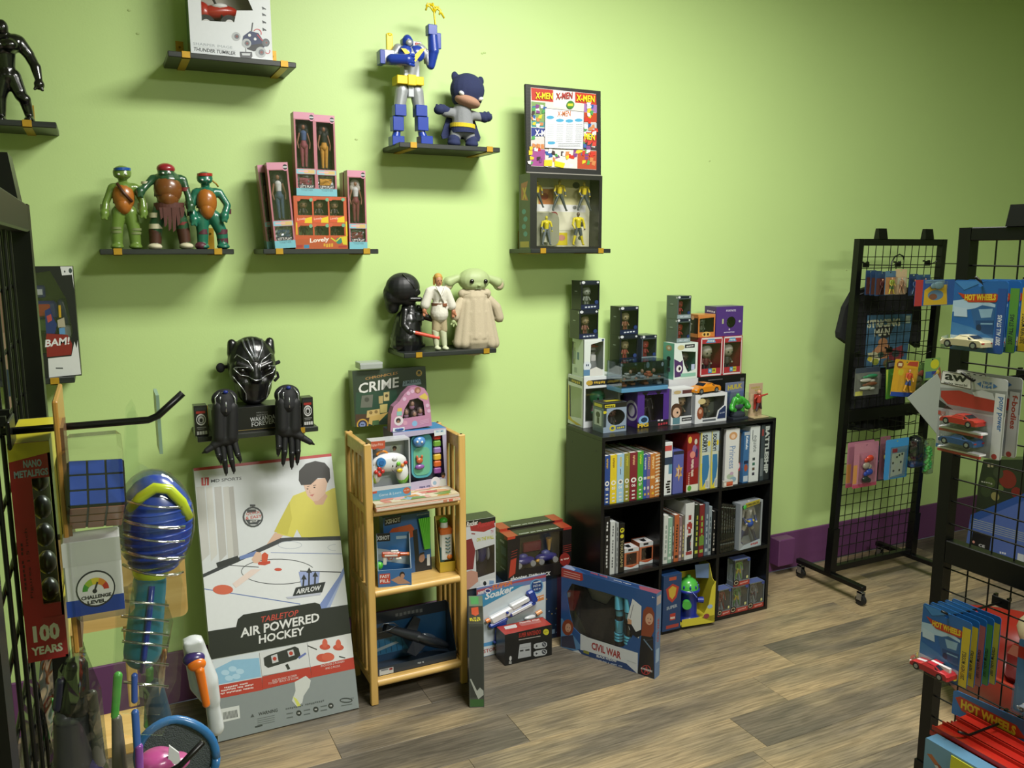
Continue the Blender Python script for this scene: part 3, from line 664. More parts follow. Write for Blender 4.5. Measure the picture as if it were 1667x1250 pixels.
warrior('largest green toy warrior with red cap and ragged brown leather skirt', (269.6, 279), (13, 12), '2c5638', ('9c2430', 'cap'), (273, 308, 27, 30), '7e4c22',
    [(263, 340, 254, 366, 253, 404, 13, 11, 8.5), (286, 340, 297, 366, 302, 404, 13, 11, 8.5)], [(249, 290, 238, 302, 228, 312), (298, 292, 306, 318, 309, 336)], ex2)
def ex3(f):
    m = MB(); PU = M('5c2a38', 0.5)
    for x, y, r in ((330, 377, 9.5), (361, 377, 9.5), (312, 347, 7.4), (369, 344, 7.4)): band(m, f, x, y+4, r, r, 8, PU)
    m.build('wraps', f.root)
    m = MB(); f.e(m, 327, 400, 9.5, 7, 4, 11, PU); f.c(m, 362, 388, 363, 396, 9, 8.5, m=PU); m.build('boot', f.root)
    m = MB(); m.tube([f.p(345, 293, -2), f.p(352, 298, -4), f.p(356, 303, -6)], 1.4*f.k, M('b08c30'), 6); m.build('knot', f.root)
warrior('green toy warrior with a red headband and a smooth orange vest', (332.6, 290), (12.5, 10.5), '237058', ('b8322a', 'band'), (336, 328, 20, 27), 'b06a26',
    [(328, 352, 330, 378, 330, 404, 11, 9.5, 8.5), (348, 352, 361, 378, 363, 404, 11, 9.5, 8.5)], [(318, 313, 311, 338, 315, 358), (357, 313, 370, 334, 364, 352)], ex3)

# big headed doll in black robe, doll in white jacket, cream robed doll
BLK = M('0e1012', 0.32, coat=0.3); BLKM = M('17191c', 0.5)
f = Fig('bobble_doll', 'black robed big-headed doll holding a red stick beside the white jacket doll', 3.14, (668, 575), S_LOW+0.018)
f.blob('helmet', BLKM, [('e', 655, 474, 28, 24, 2, 24), ('c', 640, 482, 641, 506, 15, 11, -4, -6), ('c', 664, 484, 664, 492, 16, 13, 3, 5), ('c', 638, 488, 660, 488, 14, 14, 0, 4)], 0.0035, 3)
m = MB(); f.e(m, 671, 480, 8.5, 6.5, 17, 4, BLK, tilt=20); f.c(m, 663, 492, 678, 492, 4, 4, 17, 17, BLK); m.tube([f.p(650, 452, 16), f.p(659, 464, 23), f.p(667, 474, 24)], 1.2*f.k, BLK, 6); m.build('visor', f.root)
f.blob('robe', BLK, [('c', 667, 508, 668, 530, 14, 20), ('c', 664, 530, 662, 560, 22, 27), ('e', 664, 568, 30, 8, 0, 22)], 0.0035, 3)
f.blob('arm', BLK, [('c', 657, 512, 653, 534, 7.5, 7, 8, 14), ('c', 653, 534, 660, 545, 6.5, 6, 14, 20), ('e', 661, 544, 6, 5.5, 22)], 0.003, 3)
f.blob('arm', BLK, [('c', 680, 508, 690, 520, 7, 6.5, 4, 8), ('c', 690, 520, 698, 524, 6, 5, 8, 12)], 0.003, 3)
m = MB(); f.bx(m, 671, 512, 684, 527, 19, 10, M('26292c', 0.3)); f.bx(m, 673, 514, 677, 518, 20, 18, M('5a5f66')); f.bx(m, 679, 515, 682, 524, 20, 18, M('6a6f76')); m.build('chest_panel', f.root)
m = MB(); m.cyl(f.p(661, 543, 24), f.p(668, 545, 25), 2.3*f.k, 2.3*f.k, M('c9c9c4', 0.3, 0.7)); m.build('stick_handle', f.root)
m = MB(); m.cyl(f.p(667, 545, 25), f.p(705, 553.5, 28), 3.0*f.k, 2.8*f.k, PL('e0523c')); m.build('stick', f.root)

f = Fig('jointed_doll', 'blond jointed doll in a white wrap jacket and brown belt', 3.08, (716, 571), S_LOW+0.018)
WC = CLOTH('e2dfd2'); TAN = CLOTH('b9aa86'); HAIR = M('c99a48', 0.6)
hd = f.blob('head', M('c48a66', 0.5), [('e', 713, 458, 6, 9, 2, 6.5), ('c', 713, 462, 714, 472, 3.2, 3.6)], 0.0022, 2)
m = MB(); f.e(m, 713, 452.5, 7, 6.5, 0, 7, HAIR); f.c(m, 707, 453, 707.3, 464, 2, 1.8, -1, -2, HAIR); f.c(m, 719, 453, 718.7, 464, 2, 1.8, -1, -2, HAIR); m.build('hair', hd)
m = MB(); f.e(m, 711, 458, .9, .6, 8.4, .6, M('2b2a28')); f.e(m, 715.6, 458, .9, .6, 8.4, .6, M('2b2a28')); f.e(m, 713.3, 461, 1, 1.8, 8.6, 1, M('c48a66')); f.e(m, 713.3, 464.3, 1.8, .5, 8, .6, M('8c4a3c')); m.build('face_features', hd)
f.blob('jacket', WC, [('c', 703, 474, 724, 474, 7, 7), ('c', 714, 478, 715, 495, 12, 10), ('c', 715, 500, 715, 512, 13, 15), ('c', 699, 476, 692, 498, 7, 8), ('c', 727, 476, 735, 499, 7, 8)], 0.003, 4)
m = MB(); m.tube([f.p(706, 467, 11), f.p(713, 481, 13.5), f.p(718, 494, 11.5)], 1.3*f.k, CLOTH('f0ede2'), 6); m.tube([f.p(721, 467, 11), f.p(716, 478, 13.5), f.p(712, 490, 12)], 1.3*f.k, CLOTH('f0ede2'), 6); m.build('lapel', f.root)
m = MB(); band(m, f, 715, 499, 12.4, 12, 4.4, M('6c4630', 0.6)); f.bx(m, 716, 494.5, 723, 500, 14, 11.6, M('8a5438', 0.4)); m.build('belt', f.root)
f.blob('trousers', TAN, [('c', 711, 514, 709.5, 538, 8, 6.6), ('c', 719, 514, 722, 538, 8, 6.6)], 0.003, 3)
for x0, x1 in ((708.5, 711), (721, 724)):
    f.blob('boot', M('cfd6b4', 0.6), [('c', x0, 540, x1-0.5, 562, 6, 4.6), ('c', x1-0.5, 560, x1, 568, 4.4, 3.4), ('e', x1, 568, 5.2, 3.2, 4, 8)], 0.0025, 2)
for x, y in ((690, 507), (737.5, 509)):
    f.blob('hand', M('b97a58', 0.5), [('e', x, y, 3.6, 5, 2), ('c', x-1.5, y+3, x-2, y+8, 1.4, 1.1, 2, 3), ('c', x+.6, y+4, x+.4, y+9, 1.4, 1.1, 2, 3), ('c', x+2.4, y+2, x+3.4, y+6, 1.3, 1.1, 3, 5)], 0.0018, 1)

f = Fig('robed_doll', 'pale green faced doll in a long cream cloth robe with wide side ears', 3.12, (770, 572), S_LOW+0.018)
GR = M('aebf88', 0.55); CRM = CLOTH('c4b79c')
hd = f.blob('head', GR, [('e', 770, 463, 27, 18.5, 3, 20), ('e', 770, 470, 22, 12, 5, 18)]
    + [('c', 745, 460, 731, 467, 6, 9, 0, -2), ('e', 730, 470, 10, 11, -2, 3.5), ('c', 795, 460, 810, 467, 6, 9, 0, -2), ('e', 813, 470, 11, 11, -2, 3.5)], 0.0035, 4)
m = MB(); f.e(m, 760, 465, 3.6, 3.6, 21, 3, M('141210', 0.1)); f.e(m, 782, 465, 3.6, 3.6, 21, 3, M('141210', 0.1)); m.build('eyes', hd)
m = MB(); f.e(m, 771, 471.5, 3, 1.6, 23.2, 1.6, GR); f.c(m, 766, 476.5, 776, 476.3, 0.7, 0.7, 20.8, 20.8, M('7c8a60')); m.build('nose', hd)
m = MB(); f.e(m, 730, 471, 6, 7, 1.6, 2, M('c3b294', 0.7)); f.e(m, 813, 471, 6.5, 7, 1.6, 2, M('c3b294', 0.7)); m.build('inner_ear', hd)
f.blob('collar', CRM, [('c', 752, 486, 790, 485, 8, 8, 4, 4), ('e', 771, 485, 27, 8, 0, 20)], 0.0035, 2)
rb_ = [('c', 770, 494, 770, 520, 24, 27)]
for i in range(9): x = 742+i*7.2; rb_.append(('c', 752+i*4.6, 500, x, 565, 7, 9, 9+4*(i % 2), 12+5*(i % 2)))
f.blob('robe', CRM, rb_+[('c', 770, 520, 770, 556, 27, 31), ('e', 770, 563, 36, 9, 0, 26)], 0.0035, 3)
f.blob('sleeve', CRM, [('c', 795, 495, 807, 508, 8, 9), ('c', 807, 508, 812, 524, 9, 8.5), ('c', 806, 525, 816, 529, 4, 3)], 0.003, 3)
f.blob('sleeve', CRM, [('c', 748, 498, 740, 510, 7, 8, 6, 10), ('c', 740, 510, 736, 522, 8, 7.5, 10, 12)], 0.003, 3)
f.blob('hand', GR, [('e', 733, 530, 4, 4, 13), ('c', 732, 531, 729, 535, 1.8, 1.4, 13, 14), ('c', 734, 532, 733, 538, 1.8, 1.4, 13, 14), ('c', 736, 531, 738, 536, 1.8, 1.4, 13, 14)], 0.002, 1)

# shiny black muscle figure at the left edge
f = Fig('muscle_figure', 'shiny black muscular figure standing at the left edge of the picture', 3.12, (22, 197), S_BAT+0.018)
B2 = M('0a0b0d', 0.22, coat=0.5)
f.blob('body', B2, [('e', 3, 42, 9.5, 13, 6, 10), ('c', 3, 50, 5, 64, 8, 10), ('c', -14, 68, 24, 66, 15, 15), ('e', -6, 72, 14, 11, 12), ('e', 15, 72, 14, 11, 12), ('c', 6, 80, 10, 108, 17, 13), ('c', 10, 108, 12, 120, 13, 14),
    ('c', 30, 64, 46, 84, 11, 9), ('c', 46, 84, 58, 106, 8.5, 7.5, 0, 4), ('c', 58, 106, 63, 126, 8.5, 6, 4, 8), ('e', 64, 135, 8, 9, 9), ('c', 60, 138, 57, 143, 3, 2.5, 12, 14), ('c', 66, 141, 70, 145, 3, 2.6, 12, 14),
    ('c', -24, 66, -34, 90, 11, 9), ('c', -34, 90, -40, 118, 8.5, 7),
    ('c', 20, 120, 34, 152, 13, 10), ('c', 34, 152, 41, 158, 9, 9, 3, 3), ('c', 40, 158, 48, 186, 9.5, 6.5, 0, -2), ('e', 48, 192, 8.5, 6, 4, 14), ('c', 6, 120, 0, 152, 13, 10), ('c', 0, 152, 2, 186, 9.5, 6.5), ('e', 2, 192, 9, 6, 4, 14)], 0.0035, 2)
m = MB(); f.e(m, 1, 43, 6.5, 3, 13.5, 2, EYEW, tilt=-15); m.build('eye_patch', f.root)

# ---------------------------------------------------------------- black armoured mask with gloves on their box
pz = S_PAN+0.018
t = Carton('display_box', 'long black film merchandise box with silver capital lettering behind two gloves', 'box', (0.473, 3.06, pz), 0.315, 0.12, 0.088, '141518')
a = t.art('front', ((340, 667), (490, 661), (490, 698), (340, 703)))
for s_, y0, y1, h_ in (('MARVEL STUDIOS', 674.5, 674, 1.5), ('BLACK PANTHER', 679, 678, 2.5)): a.text(s_, (412, y0), (431, y1), h_, 'a8a8a8')
a.text('WAKANDA', (401, 688), (443, 684), 7, 'd8dade', 0.01); a.text('FOREVER', (403, 695), (442, 691), 6.5, 'd8dade', 0.01); a.line([(343, 701), (488, 696)], 0.8, 'a08a50'); a.end('front_print', t.root)
for nm, x0, x1, yt, yb, lb in (('l', 318, 340, 665, 711, 'small black boxed toy with round white emblem, left end of the glove shelf'), ('r', 493, 511, 649, 692, 'small black boxed toy with round white emblem, right end of the glove shelf')):
    a0 = P(x0, yb, 3.05); a1 = P(x1, yb, 3.05); h_ = 0.108
    t = Carton('small_box', lb, 'box', ((a0.x+a1.x)/2, 3.05, pz), a1.x-a0.x, 0.05, h_, '121314', group='small black boxed toys on the glove shelf')
    a = t.art('front'); a.rect(8, 6, 92, 16, '22262a'); a.rect(16, 18, 84, 26, 'a02a28'); a.ring(50, 46, 36, 5, 'd8d8d8', ry=19); a.disc(50, 46, 24, 'bcbcbc', ry=12); a.disc(50, 48, 12, '141414', ry=7); a.rect(16, 70, 84, 73, '8a8a8a'); a.rect(20, 76, 70, 78, '8a8a8a')
    for i in range(4): a.rect(14+i*20, 84, 30+i*20, 95, 'd0d0d0')
    a.end('front_print', t.root)
f = Fig('armoured_mask', 'glossy black face mask with silver lines propped above the gloves', 3.13, (410, 663), pz+0.0885, cat='mask')
MK = M('101114', 0.34, coat=0.25)
mk = f.blob('shell', MK, [('e', 410, 598, 38, 44, 0, 30), ('e', 412, 630, 30, 36, 2, 26), ('e', 386, 610, 14, 20, 10, 16), ('e', 434, 608, 14, 20, 10, 16), ('c', 378, 566, 380, 582, 7, 10, -4, 0), ('c', 440, 563, 438, 580, 7, 10, -4, 0),
    ('c', 396, 628, 400, 650, 11, 9, 16, 14), ('c', 426, 626, 424, 648, 11, 9, 16, 14), ('e', 412, 652, 17, 11, 12, 12), ('c', 411, 600, 412, 618, 7, 9, 26, 28), ('c', 384, 596, 404, 604, 4, 5, 22, 28), ('c', 438, 594, 418, 602, 4, 5, 22, 28)], 0.0035, 3)
SV = M('c8cbd0', 0.25, 0.8)
def onto(fig, obj, pts, r, mat, nm, parent, lift=0.6):
    """tube laid on the front of a shape by casting rays onto it"""
    m = MB(); from mathutils.bvhtree import BVHTree
    bv = BVHTree.FromPolygons([v.co.copy() for v in obj.data.vertices], [tuple(p.vertices) for p in obj.data.polygons])
    for line in pts:
        o_ = []
        for i in range(len(line)-1):
            for k in range(4 if i < len(line)-2 else 5):
                x = line[i][0]+(line[i+1][0]-line[i][0])*k/4; y = line[i][1]+(line[i+1][1]-line[i][1])*k/4; q = fig.p(x, y, 0)
                hit = bv.ray_cast(Vector((q.x, -0.5, q.z)), Vector((0, 1, 0)))
                if hit[0] is not None: o_.append(hit[0]+Vector((0, -lift*r*fig.k, 0)))
        if len(o_) > 1: m.tube(o_, r*fig.k, mat, 6)
    return m.build(nm, parent)
onto(f, mk, [[(379, 588), (383, 582), (400, 592), (407, 603), (407, 607)], [(441, 582), (437, 580), (422, 590), (418, 600), (418, 606)], [(400, 601), (381, 602), (377, 604), (388, 614), (400, 616), (410, 621), (422, 620), (430, 614), (440, 610), (446, 600), (432, 599)],
    [(376, 616), (392, 636), (397, 644), (398, 656)], [(446, 614), (434, 634), (432, 646), (430, 654)]], 0.8, SV, 'silver_lines', mk)
onto(f, mk, [[(393, 556), (396, 570), (409, 592)], [(409, 554), (410, 566), (412, 592)], [(425, 555), (424, 570), (414, 592)], [(401, 558), (404, 572), (411, 588)]], 2.0, M('85888d', 0.25, 0.7), 'brow_vents', mk, 0.2)
m = MB(); BKK = M('050506', 0.15)
for x, y, tl in ((391, 607, 14), (432, 605, -14)): f.e(m, x, y, 9, 4.4, 24, 5, BKK, tilt=tl)
m.build('eye_holes', mk)
m = MB(); ST = CLOTH('16171a'); f.e(m, 361, 607, 7, 8, -12, 5, ST); m.tube([f.p(363, 606, -12), f.p(378, 604, -6)], 3*f.k, ST, 6); m.tube([f.p(447, 600, -6), f.p(457, 597, -12)], 3.4*f.k, ST, 6); m.tube([f.p(446, 612, -6), f.p(454, 615, -12), f.p(456, 622, -14), f.p(449, 628, -10)], 2.4*f.k, ST, 6); m.build('strap', f.root)
def glove(label, cx, top, kn, fingers, thumb, Y, base):
    f = Fig('costume_glove', label, Y, (cx, base), P(cx, base, Y).z, cat='glove', group='black costume gloves hung over the shelf')
    GM = M('15161a', 0.6); SV2 = M('c8cbd0', 0.25, 0.8)
    f.blob('cuff', M('17181d', 0.75), [('e', cx, top+16, 21, 17, -4, 12), ('c', cx, top+18, cx, top+30, 17, 16, -2, 2)], 0.0035, 3)
    m = MB()
    for i in range(5):
        x = cx-16+i*8; m.tube([f.p(cx-9+i*4.5, top+4, 4), f.p(x-1, top+12, 10), f.p(x, top+20, 15-abs(i-2)*3), f.p(x+(i-2), top+34, 17-abs(i-2)*3.5)], 1.2*f.k, SV2, 6)
    m.build('silver_ribs', f.root)
    m = MB(); f.e(m, cx, top+3, 4, 3, 8, 3, M('20308c', 0.2)); m.build('gem', f.root)
    f.blob('palm', GM, [('c', cx-10, top+28, cx-9, kn-6, 11, 12, 4, 4), ('c', cx+10, top+28, cx+9, kn-6, 11, 12, 4, 4), ('e', cx, kn, 22, 10, 3, 11), ('c', cx, kn-4, (cx+thumb[0])/2, (kn+thumb[1])/2-2, 10, 7, 4, 6)], 0.0035, 4)
    for i, (x, y) in enumerate(fingers):
        x0 = cx-15+i*10; xm = x0+(x-x0)*0.5; ym = kn+6+(y-kn-6)*0.5; fg = MB()
        f.c(fg, x0, kn+4, xm, ym, 5.6, 4.8, 4, 8, GM); f.c(fg, xm, ym, x, y-5, 5, 3, 8, 5, GM); f.c(fg, x, y-6, x, y, 2.2, 0.8, 5, 4, M('3a3c40', 0.3, 0.5))
        f.e(fg, xm, ym, 5, 4, 9, 5, M('202226', 0.35)); fg.build('finger', f.root)
    fg = MB(); mx, my = (cx+thumb[0])/2, (kn+thumb[1])/2-2; f.c(fg, mx, my, (mx+thumb[0]*2)/3, (my+thumb[1]*2)/3, 6, 4.6, 6, 8, GM); f.c(fg, (mx+thumb[0]*2)/3, (my+thumb[1]*2)/3, thumb[0], thumb[1], 4, 1.2, 8, 6, GM); fg.build('thumb', f.root)
glove('left black costume glove with silver ribs, thumb pointing left', 366, 634, 716, [(359, 755), (367.5, 773), (380, 770), (390.5, 753)], (329, 736), 2.99, 665)
glove('right black costume glove with silver ribs, thumb pointing right', 468, 627, 702, [(452, 742), (460, 758), (474, 763), (483, 756)], (510, 722), 2.99, 655)

# ================================================================ boxed things on the wall shelves
def liner_shadow(): pass
def mini_doll(m, c, h, hair, top, low, skin='8c5c44', shoe='2a2226'):
    """slim fashion doll: c = feet point"""
    x, y, z = c; s = h; S = M(skin, 0.5); Hh = M(hair, 0.7, var=0.3, scale=200); T = M(top, 0.7, var=0.25, scale=120); L = M(low, 0.7, var=0.3, scale=120)
    m.ell((x, y, z+s*0.90), (s*0.045, s*0.045, s*0.06), S, 10, 7); m.ell((x, y+s*0.02, z+s*0.90), (s*0.12, s*0.05, s*0.11), Hh, 12, 8); m.ell((x-s*.07, y+s*.02, z+s*0.80), (s*0.06, s*0.045, s*0.1), Hh, 10, 7); m.ell((x+s*.07, y+s*.02, z+s*0.80), (s*0.06, s*0.045, s*0.1), Hh, 10, 7)
    m.cyl((x, y, z+s*0.80), (x, y, z+s*0.86), s*.02, s*.02, S, 8)
    m.cap((x, y, z+s*0.62), (x, y, z+s*0.76), s*0.06, s*0.075, T, 10)
    m.cap((x, y, z+s*0.5), (x, y, z+s*0.60), s*0.085, s*0.06, L, 10)
    for d in (-1, 1):
        m.cap((x+d*s*.04, y, z+s*0.06), (x+d*s*.045, y, z+s*0.5), s*0.028, s*0.055, L, 8)
        m.ell((x+d*s*.04, y-s*.02, z+s*0.025), (s*.03, s*.05, s*.025), M(shoe), 8, 5)
        m.cap((x+d*s*.09, y, z+s*.76), (x+d*s*.14, y-s*.02, z+s*.56), s*.024, s*.018, S, 8); m.cap((x+d*s*.14, y-s*.02, z+s*.56), (x+d*s*.12, y-s*.05, z+s*.44), s*.018, s*.014, S, 8)
def vinyl(m, c, h, head, body, legs, hair=None, r=0.5, arms=None, eye='141414'):
    """stylised big-headed figurine: c feet point, h height"""
    x, y, z = c; a = h; Hm = M(head, 0.4); B = M(body, 0.5); L = M(legs, 0.5)
    m.ell((x, y, z+a*0.70), (a*0.24, a*0.21, a*0.22), Hm, 14, 9)
    if hair: m.ell((x, y+a*.03, z+a*0.78), (a*0.255, a*0.22, a*0.20), M(hair, 0.6), 14, 9)
    for d in (-1, 1):
        m.ell((x+d*a*.09, y-a*.19, z+a*.68), (a*.035, a*.02, a*.035), M(eye, 0.2), 8, 5)
        m.cap((x+d*a*.07, y, z+a*.06), (x+d*a*.06, y, z+a*.24), a*.055, a*.06, L, 8); m.ell((x+d*a*.075, y-a*.03, z+a*.03), (a*.06, a*.09, a*.035), L, 8, 5)
        m.cap((x+d*a*.13, y, z+a*.44), (x+d*a*.2, y-a*.05, z+a*.3), a*.045, a*.04, M(arms, 0.5) if arms else B, 8); m.ell((x+d*a*.2, y-a*.06, z+a*.28), a*.045, Hm, 8, 5)
    m.cap((x, y, z+a*.28), (x, y, z+a*.42), a*.12, a*.11, B, 10)
def hero(m, c, h, skin, body, legs, boots, cape=None, pose=0.12):
    """slender action figure"""
    x, y, z = c; a = h; B = M(body, 0.45); L = M(legs, 0.45); S = M(skin, 0.5); T = M(boots, 0.45)
    m.ell((x, y, z+a*.93), (a*.05, a*.055, a*.07), S, 10, 7); m.cyl((x, y, z+a*.82), (x, y, z+a*.88), a*.03, a*.03, S, 8)
    m.cap((x-a*.08, y, z+a*.79), (x+a*.08, y, z+a*.79), a*.06, a*.06, B, 10); m.cap((x, y, z+a*.56), (x, y, z+a*.74), a*.075, a*.1, B, 10); m.cyl((x, y, z+a*.52), (x, y, z+a*.55), a*.085, a*.085, T, 10)
    for d in (-1, 1):
        m.cap((x+d*a*.05, y, z+a*.5), (x+d*a*(.05+pose*.5), y, z+a*.28), a*.065, a*.048, L, 8); m.cap((x+d*a*(.05+pose*.5), y, z+a*.28), (x+d*a*(.05+pose), y, z+a*.05), a*.05, a*.032, T, 8); m.ell((x+d*a*(.05+pose), y-a*.03, z+a*.02), (a*.035, a*.07, a*.025), T, 8, 5)
        m.cap((x+d*a*.15, y, z+a*.79), (x+d*a*.2, y-a*.02, z+a*.62), a*.042, a*.035, B, 8); m.cap((x+d*a*.2, y-a*.02, z+a*.62), (x+d*a*.17, y-a*.1, z+a*.5), a*.034, a*.026, T, 8); m.ell((x+d*a*.165, y-a*.11, z+a*.48), a*.03, S, 8, 5)
    if cape: m.box(x-a*.14, y+a*.09, z+a*.1, x+a*.14, y+a*.1, z+a*.82, M(cape, 0.7))
def crumple(m, x0, x1, y, z0, z1, mat, n=6, seed=1):
    rn = random.Random(seed); vs = []
    for j in range(n+1):
        for i in range(n+1): vs.append((x0+(x1-x0)*i/n, y+rn.uniform(-.004, .004), z0+(z1-z0)*j/n))
    m.add(vs, [(j*(n+1)+i, j*(n+1)+i+1, (j+1)*(n+1)+i+1, (j+1)*(n+1)+i) for j in range(n) for i in range(n)], mat)

# red rc toy in a white box
a0 = P(311, 90, 3.09); w_ = 0.265; h_ = 0.30
t = Carton('toy_car_box', 'white boxed red remote control stunt vehicle on the top left shelf', 'toy box', (P(375, 60, 3.09).x+0.002, 3.075, S_TOP+0.018), w_, 0.085, h_, 'dfe3e8', sides='3f6a3c', back='b9b3a6', holes=[[(16, 8), (60, 8), (78, 45), (58, 47), (54, 60), (15, 62)]])
Q = ((300/8.77, 0), (0, 0), (0, 0), (0, 0))
ZQ = ((140, -560), (1290, -520), (1325, 800), (185, 720))   # front face in the enlarged crop
m = MB(); RD = PL('b8281c'); DK = M('1a1b1c', 0.6)
m.X = Matrix.Translation((-0.035, 0.04, 0.125)) @ Matrix.Rotation(math.radians(-8), 4, 'Y')
m.ell((0.0, 0, 0.03), (0.07, 0.03, 0.024), RD, 16, 8); m.ell((-0.045, 0, 0.03), (0.028, 0.03, 0.036), RD, 12, 8); m.ell((0.01, -0.008, 0.045), (0.03, 0.022, 0.012), M('e8e8e8'), 12, 6)
for x, z in ((-0.045, -0.012), (0.03, -0.016)): m.cyl((x, -0.034, z), (x, 0.03, z), 0.03, 0.03, DK, 18); m.cyl((x, -0.036, z), (x, -0.033, z), 0.015, 0.015, M('c8c8c8', 0.3, 0.5), 12)
m.build('toy_vehicle', t.root)
m = MB(); m.tube([(-0.07, 0.02, 0.28), (-0.055, 0.02, 0.2), (-0.02, 0.02, 0.13)], 0.004, DK); m.build('strut', t.root)
a = t.art('front', ZQ)
a.text('SHARPER IMAGE', (215, 575), (742, 615), 36, '9aa2aa'); a.text('THUNDER TUMBLER', (222, 655), (785, 700), 48, '30343a', 0.02, 0.15); a.line([(215, 590), (790, 640)], 3, 'b0b6bc'); a.line([(222, 690), (640, 722)], 6, 'a8aeb4')
a.poly([(690, 745), (780, 725), (860, 735), (1000, 745), (1320, 760), (1320, 790), (1000, 790), (700, 775)], 'c8342c'); a.poly([(880, 735), (1320, 775), (1320, 800), (980, 792)], 'e3e6ea')
a.poly([(845, 650), (1020, 650), (1025, 710), (990, 770), (900, 775), (850, 720)], '2c3036'); a.poly([(870, 668), (1000, 668), (990, 700), (880, 700)], 'c8ccd0'); a.line([(932, 600), (932, 655)], 10, '3a3e44')
a.poly([(900, 430), (1000, 355), (1120, 380), (1180, 470), (1230, 520), (1200, 580), (1060, 630), (960, 610), (880, 520)], '28365e'); a.poly([(960, 560), (1180, 520), (1190, 590), (1050, 640), (950, 610)], '2a2c32')
for x, y, r in ((800, 440, 62), (945, 530, 66), (1225, 510, 58), (1150, 650, 78)): a.disc(x, y, r, '5c6068' if r < 60 else 'b4b8bc'); a.disc(x+8, y, r*.55, '6a6e76'); a.disc(x+10, y, r*.25, '8a4a48')
a.disc(990, 415, 22, 'e8eaec'); a.disc(1070, 465, 20, 'e8eaec'); a.line([(1040, 235), (1020, 355)], 16, '3a3e44'); a.line([(1100, 400), (1180, 490)], 14, 'c03a44')
a.ring(1105, 380, 62, 12, 'd05a60', a0=-20, a1=150); a.ring(1250, 630, 40, 12, 'd05a60', a0=-150, a1=30)
for i, y in enumerate((20, 110, 215, 320)): a.poly([(1180, y-20), (1230, y+5), (1240, y+20), (1205, y+15), (1190, y+25)], '3a4048')
a.end('front_print', t.root)

# boxed purple robot behind the left rack
t = Carton('toy_robot_box', 'dark boxed robot figure lettered in white behind the left rack', 'toy box', (-0.205, 3.06, S_EYE-0.41+0.018), 0.25, 0.09, 0.356, '16181a', holes=[[(8, 12), (74, 4), (90, 30), (94, 60), (84, 78), (8, 78)]], back='3c4a2c')
m = MB(); vp = PL('2a2470'); m.X = Matrix.Translation((0.02, 0.045, 0.095))
m.box(-.02, -.012, .16, .02, .012, .2, vp, bev=.004); m.box(-.012, -.016, .17, .012, -.01, .188, M('c8ccd4', 0.3)); m.box(-.05, -.02, .09, .05, .02, .15, vp, bev=.008); m.box(-.03, -.024, .1, .03, -.018, .14, PL('a83428'), bev=.003)
m.box(-.03, -.02, .05, .03, .02, .09, PL('4a6a3a'), bev=.006)
for d in (-1, 1): m.cap((d*.065, 0, .14), (d*.08, -.01, .08), .017, .015, vp, 10); m.box(d*.07-.018, -.03, .03, d*.07+.018, .005, .07, M('9aa0a8', 0.4), bev=.004); m.cap((d*.025, 0, .05), (d*.03, 0, -.03), .02, .018, vp, 10)
m.build('toy_robot', t.root)
Zq = ((-40, 640), (555, 640), (600, 1245), (-20, 1260))
a = t.art('front', ((-420, 640), (555, 640), (603, 1450), (-400, 1500)))
a.poly([(425, 642), (553, 642), (560, 800), (545, 700), (440, 705)], 'dfe2e2'); a.disc(470, 678, 8, '333333'); a.disc(530, 672, 18, '3a4a4a')
a.poly([(230, 1165), (240, 1130), (470, 1140), (515, 1210), (500, 1290), (230, 1310)], '8a2422'); a.text('BAM!', (215, 1215+20), (490, 1190+20), 58, 'e6e6e6', 0.03, 0.1)
a.poly([(240, 1320), (500, 1300), (540, 1190), (560, 1240), (575, 1180), (598, 1440), (240, 1470)], 'e0e3e2'); a.rect(320, 1390, 400, 1400, '404448')
a.poly([(235, 960), (290, 940), (320, 1010), (360, 1060), (330, 1130), (236, 1130)], '27386e'); a.poly([(250, 1000), (300, 985), (310, 1030), (262, 1050)], 'b04a48'); a.rect(385, 920, 410, 1010, 'c8a024'); a.poly([(365, 1030), (440, 1010), (450, 1080), (370, 1085)], 'b0a890'); a.poly([(380, 1090), (440, 1085), (445, 1135), (380, 1135)], '5f94c4')
a.end('front_print', t.root)

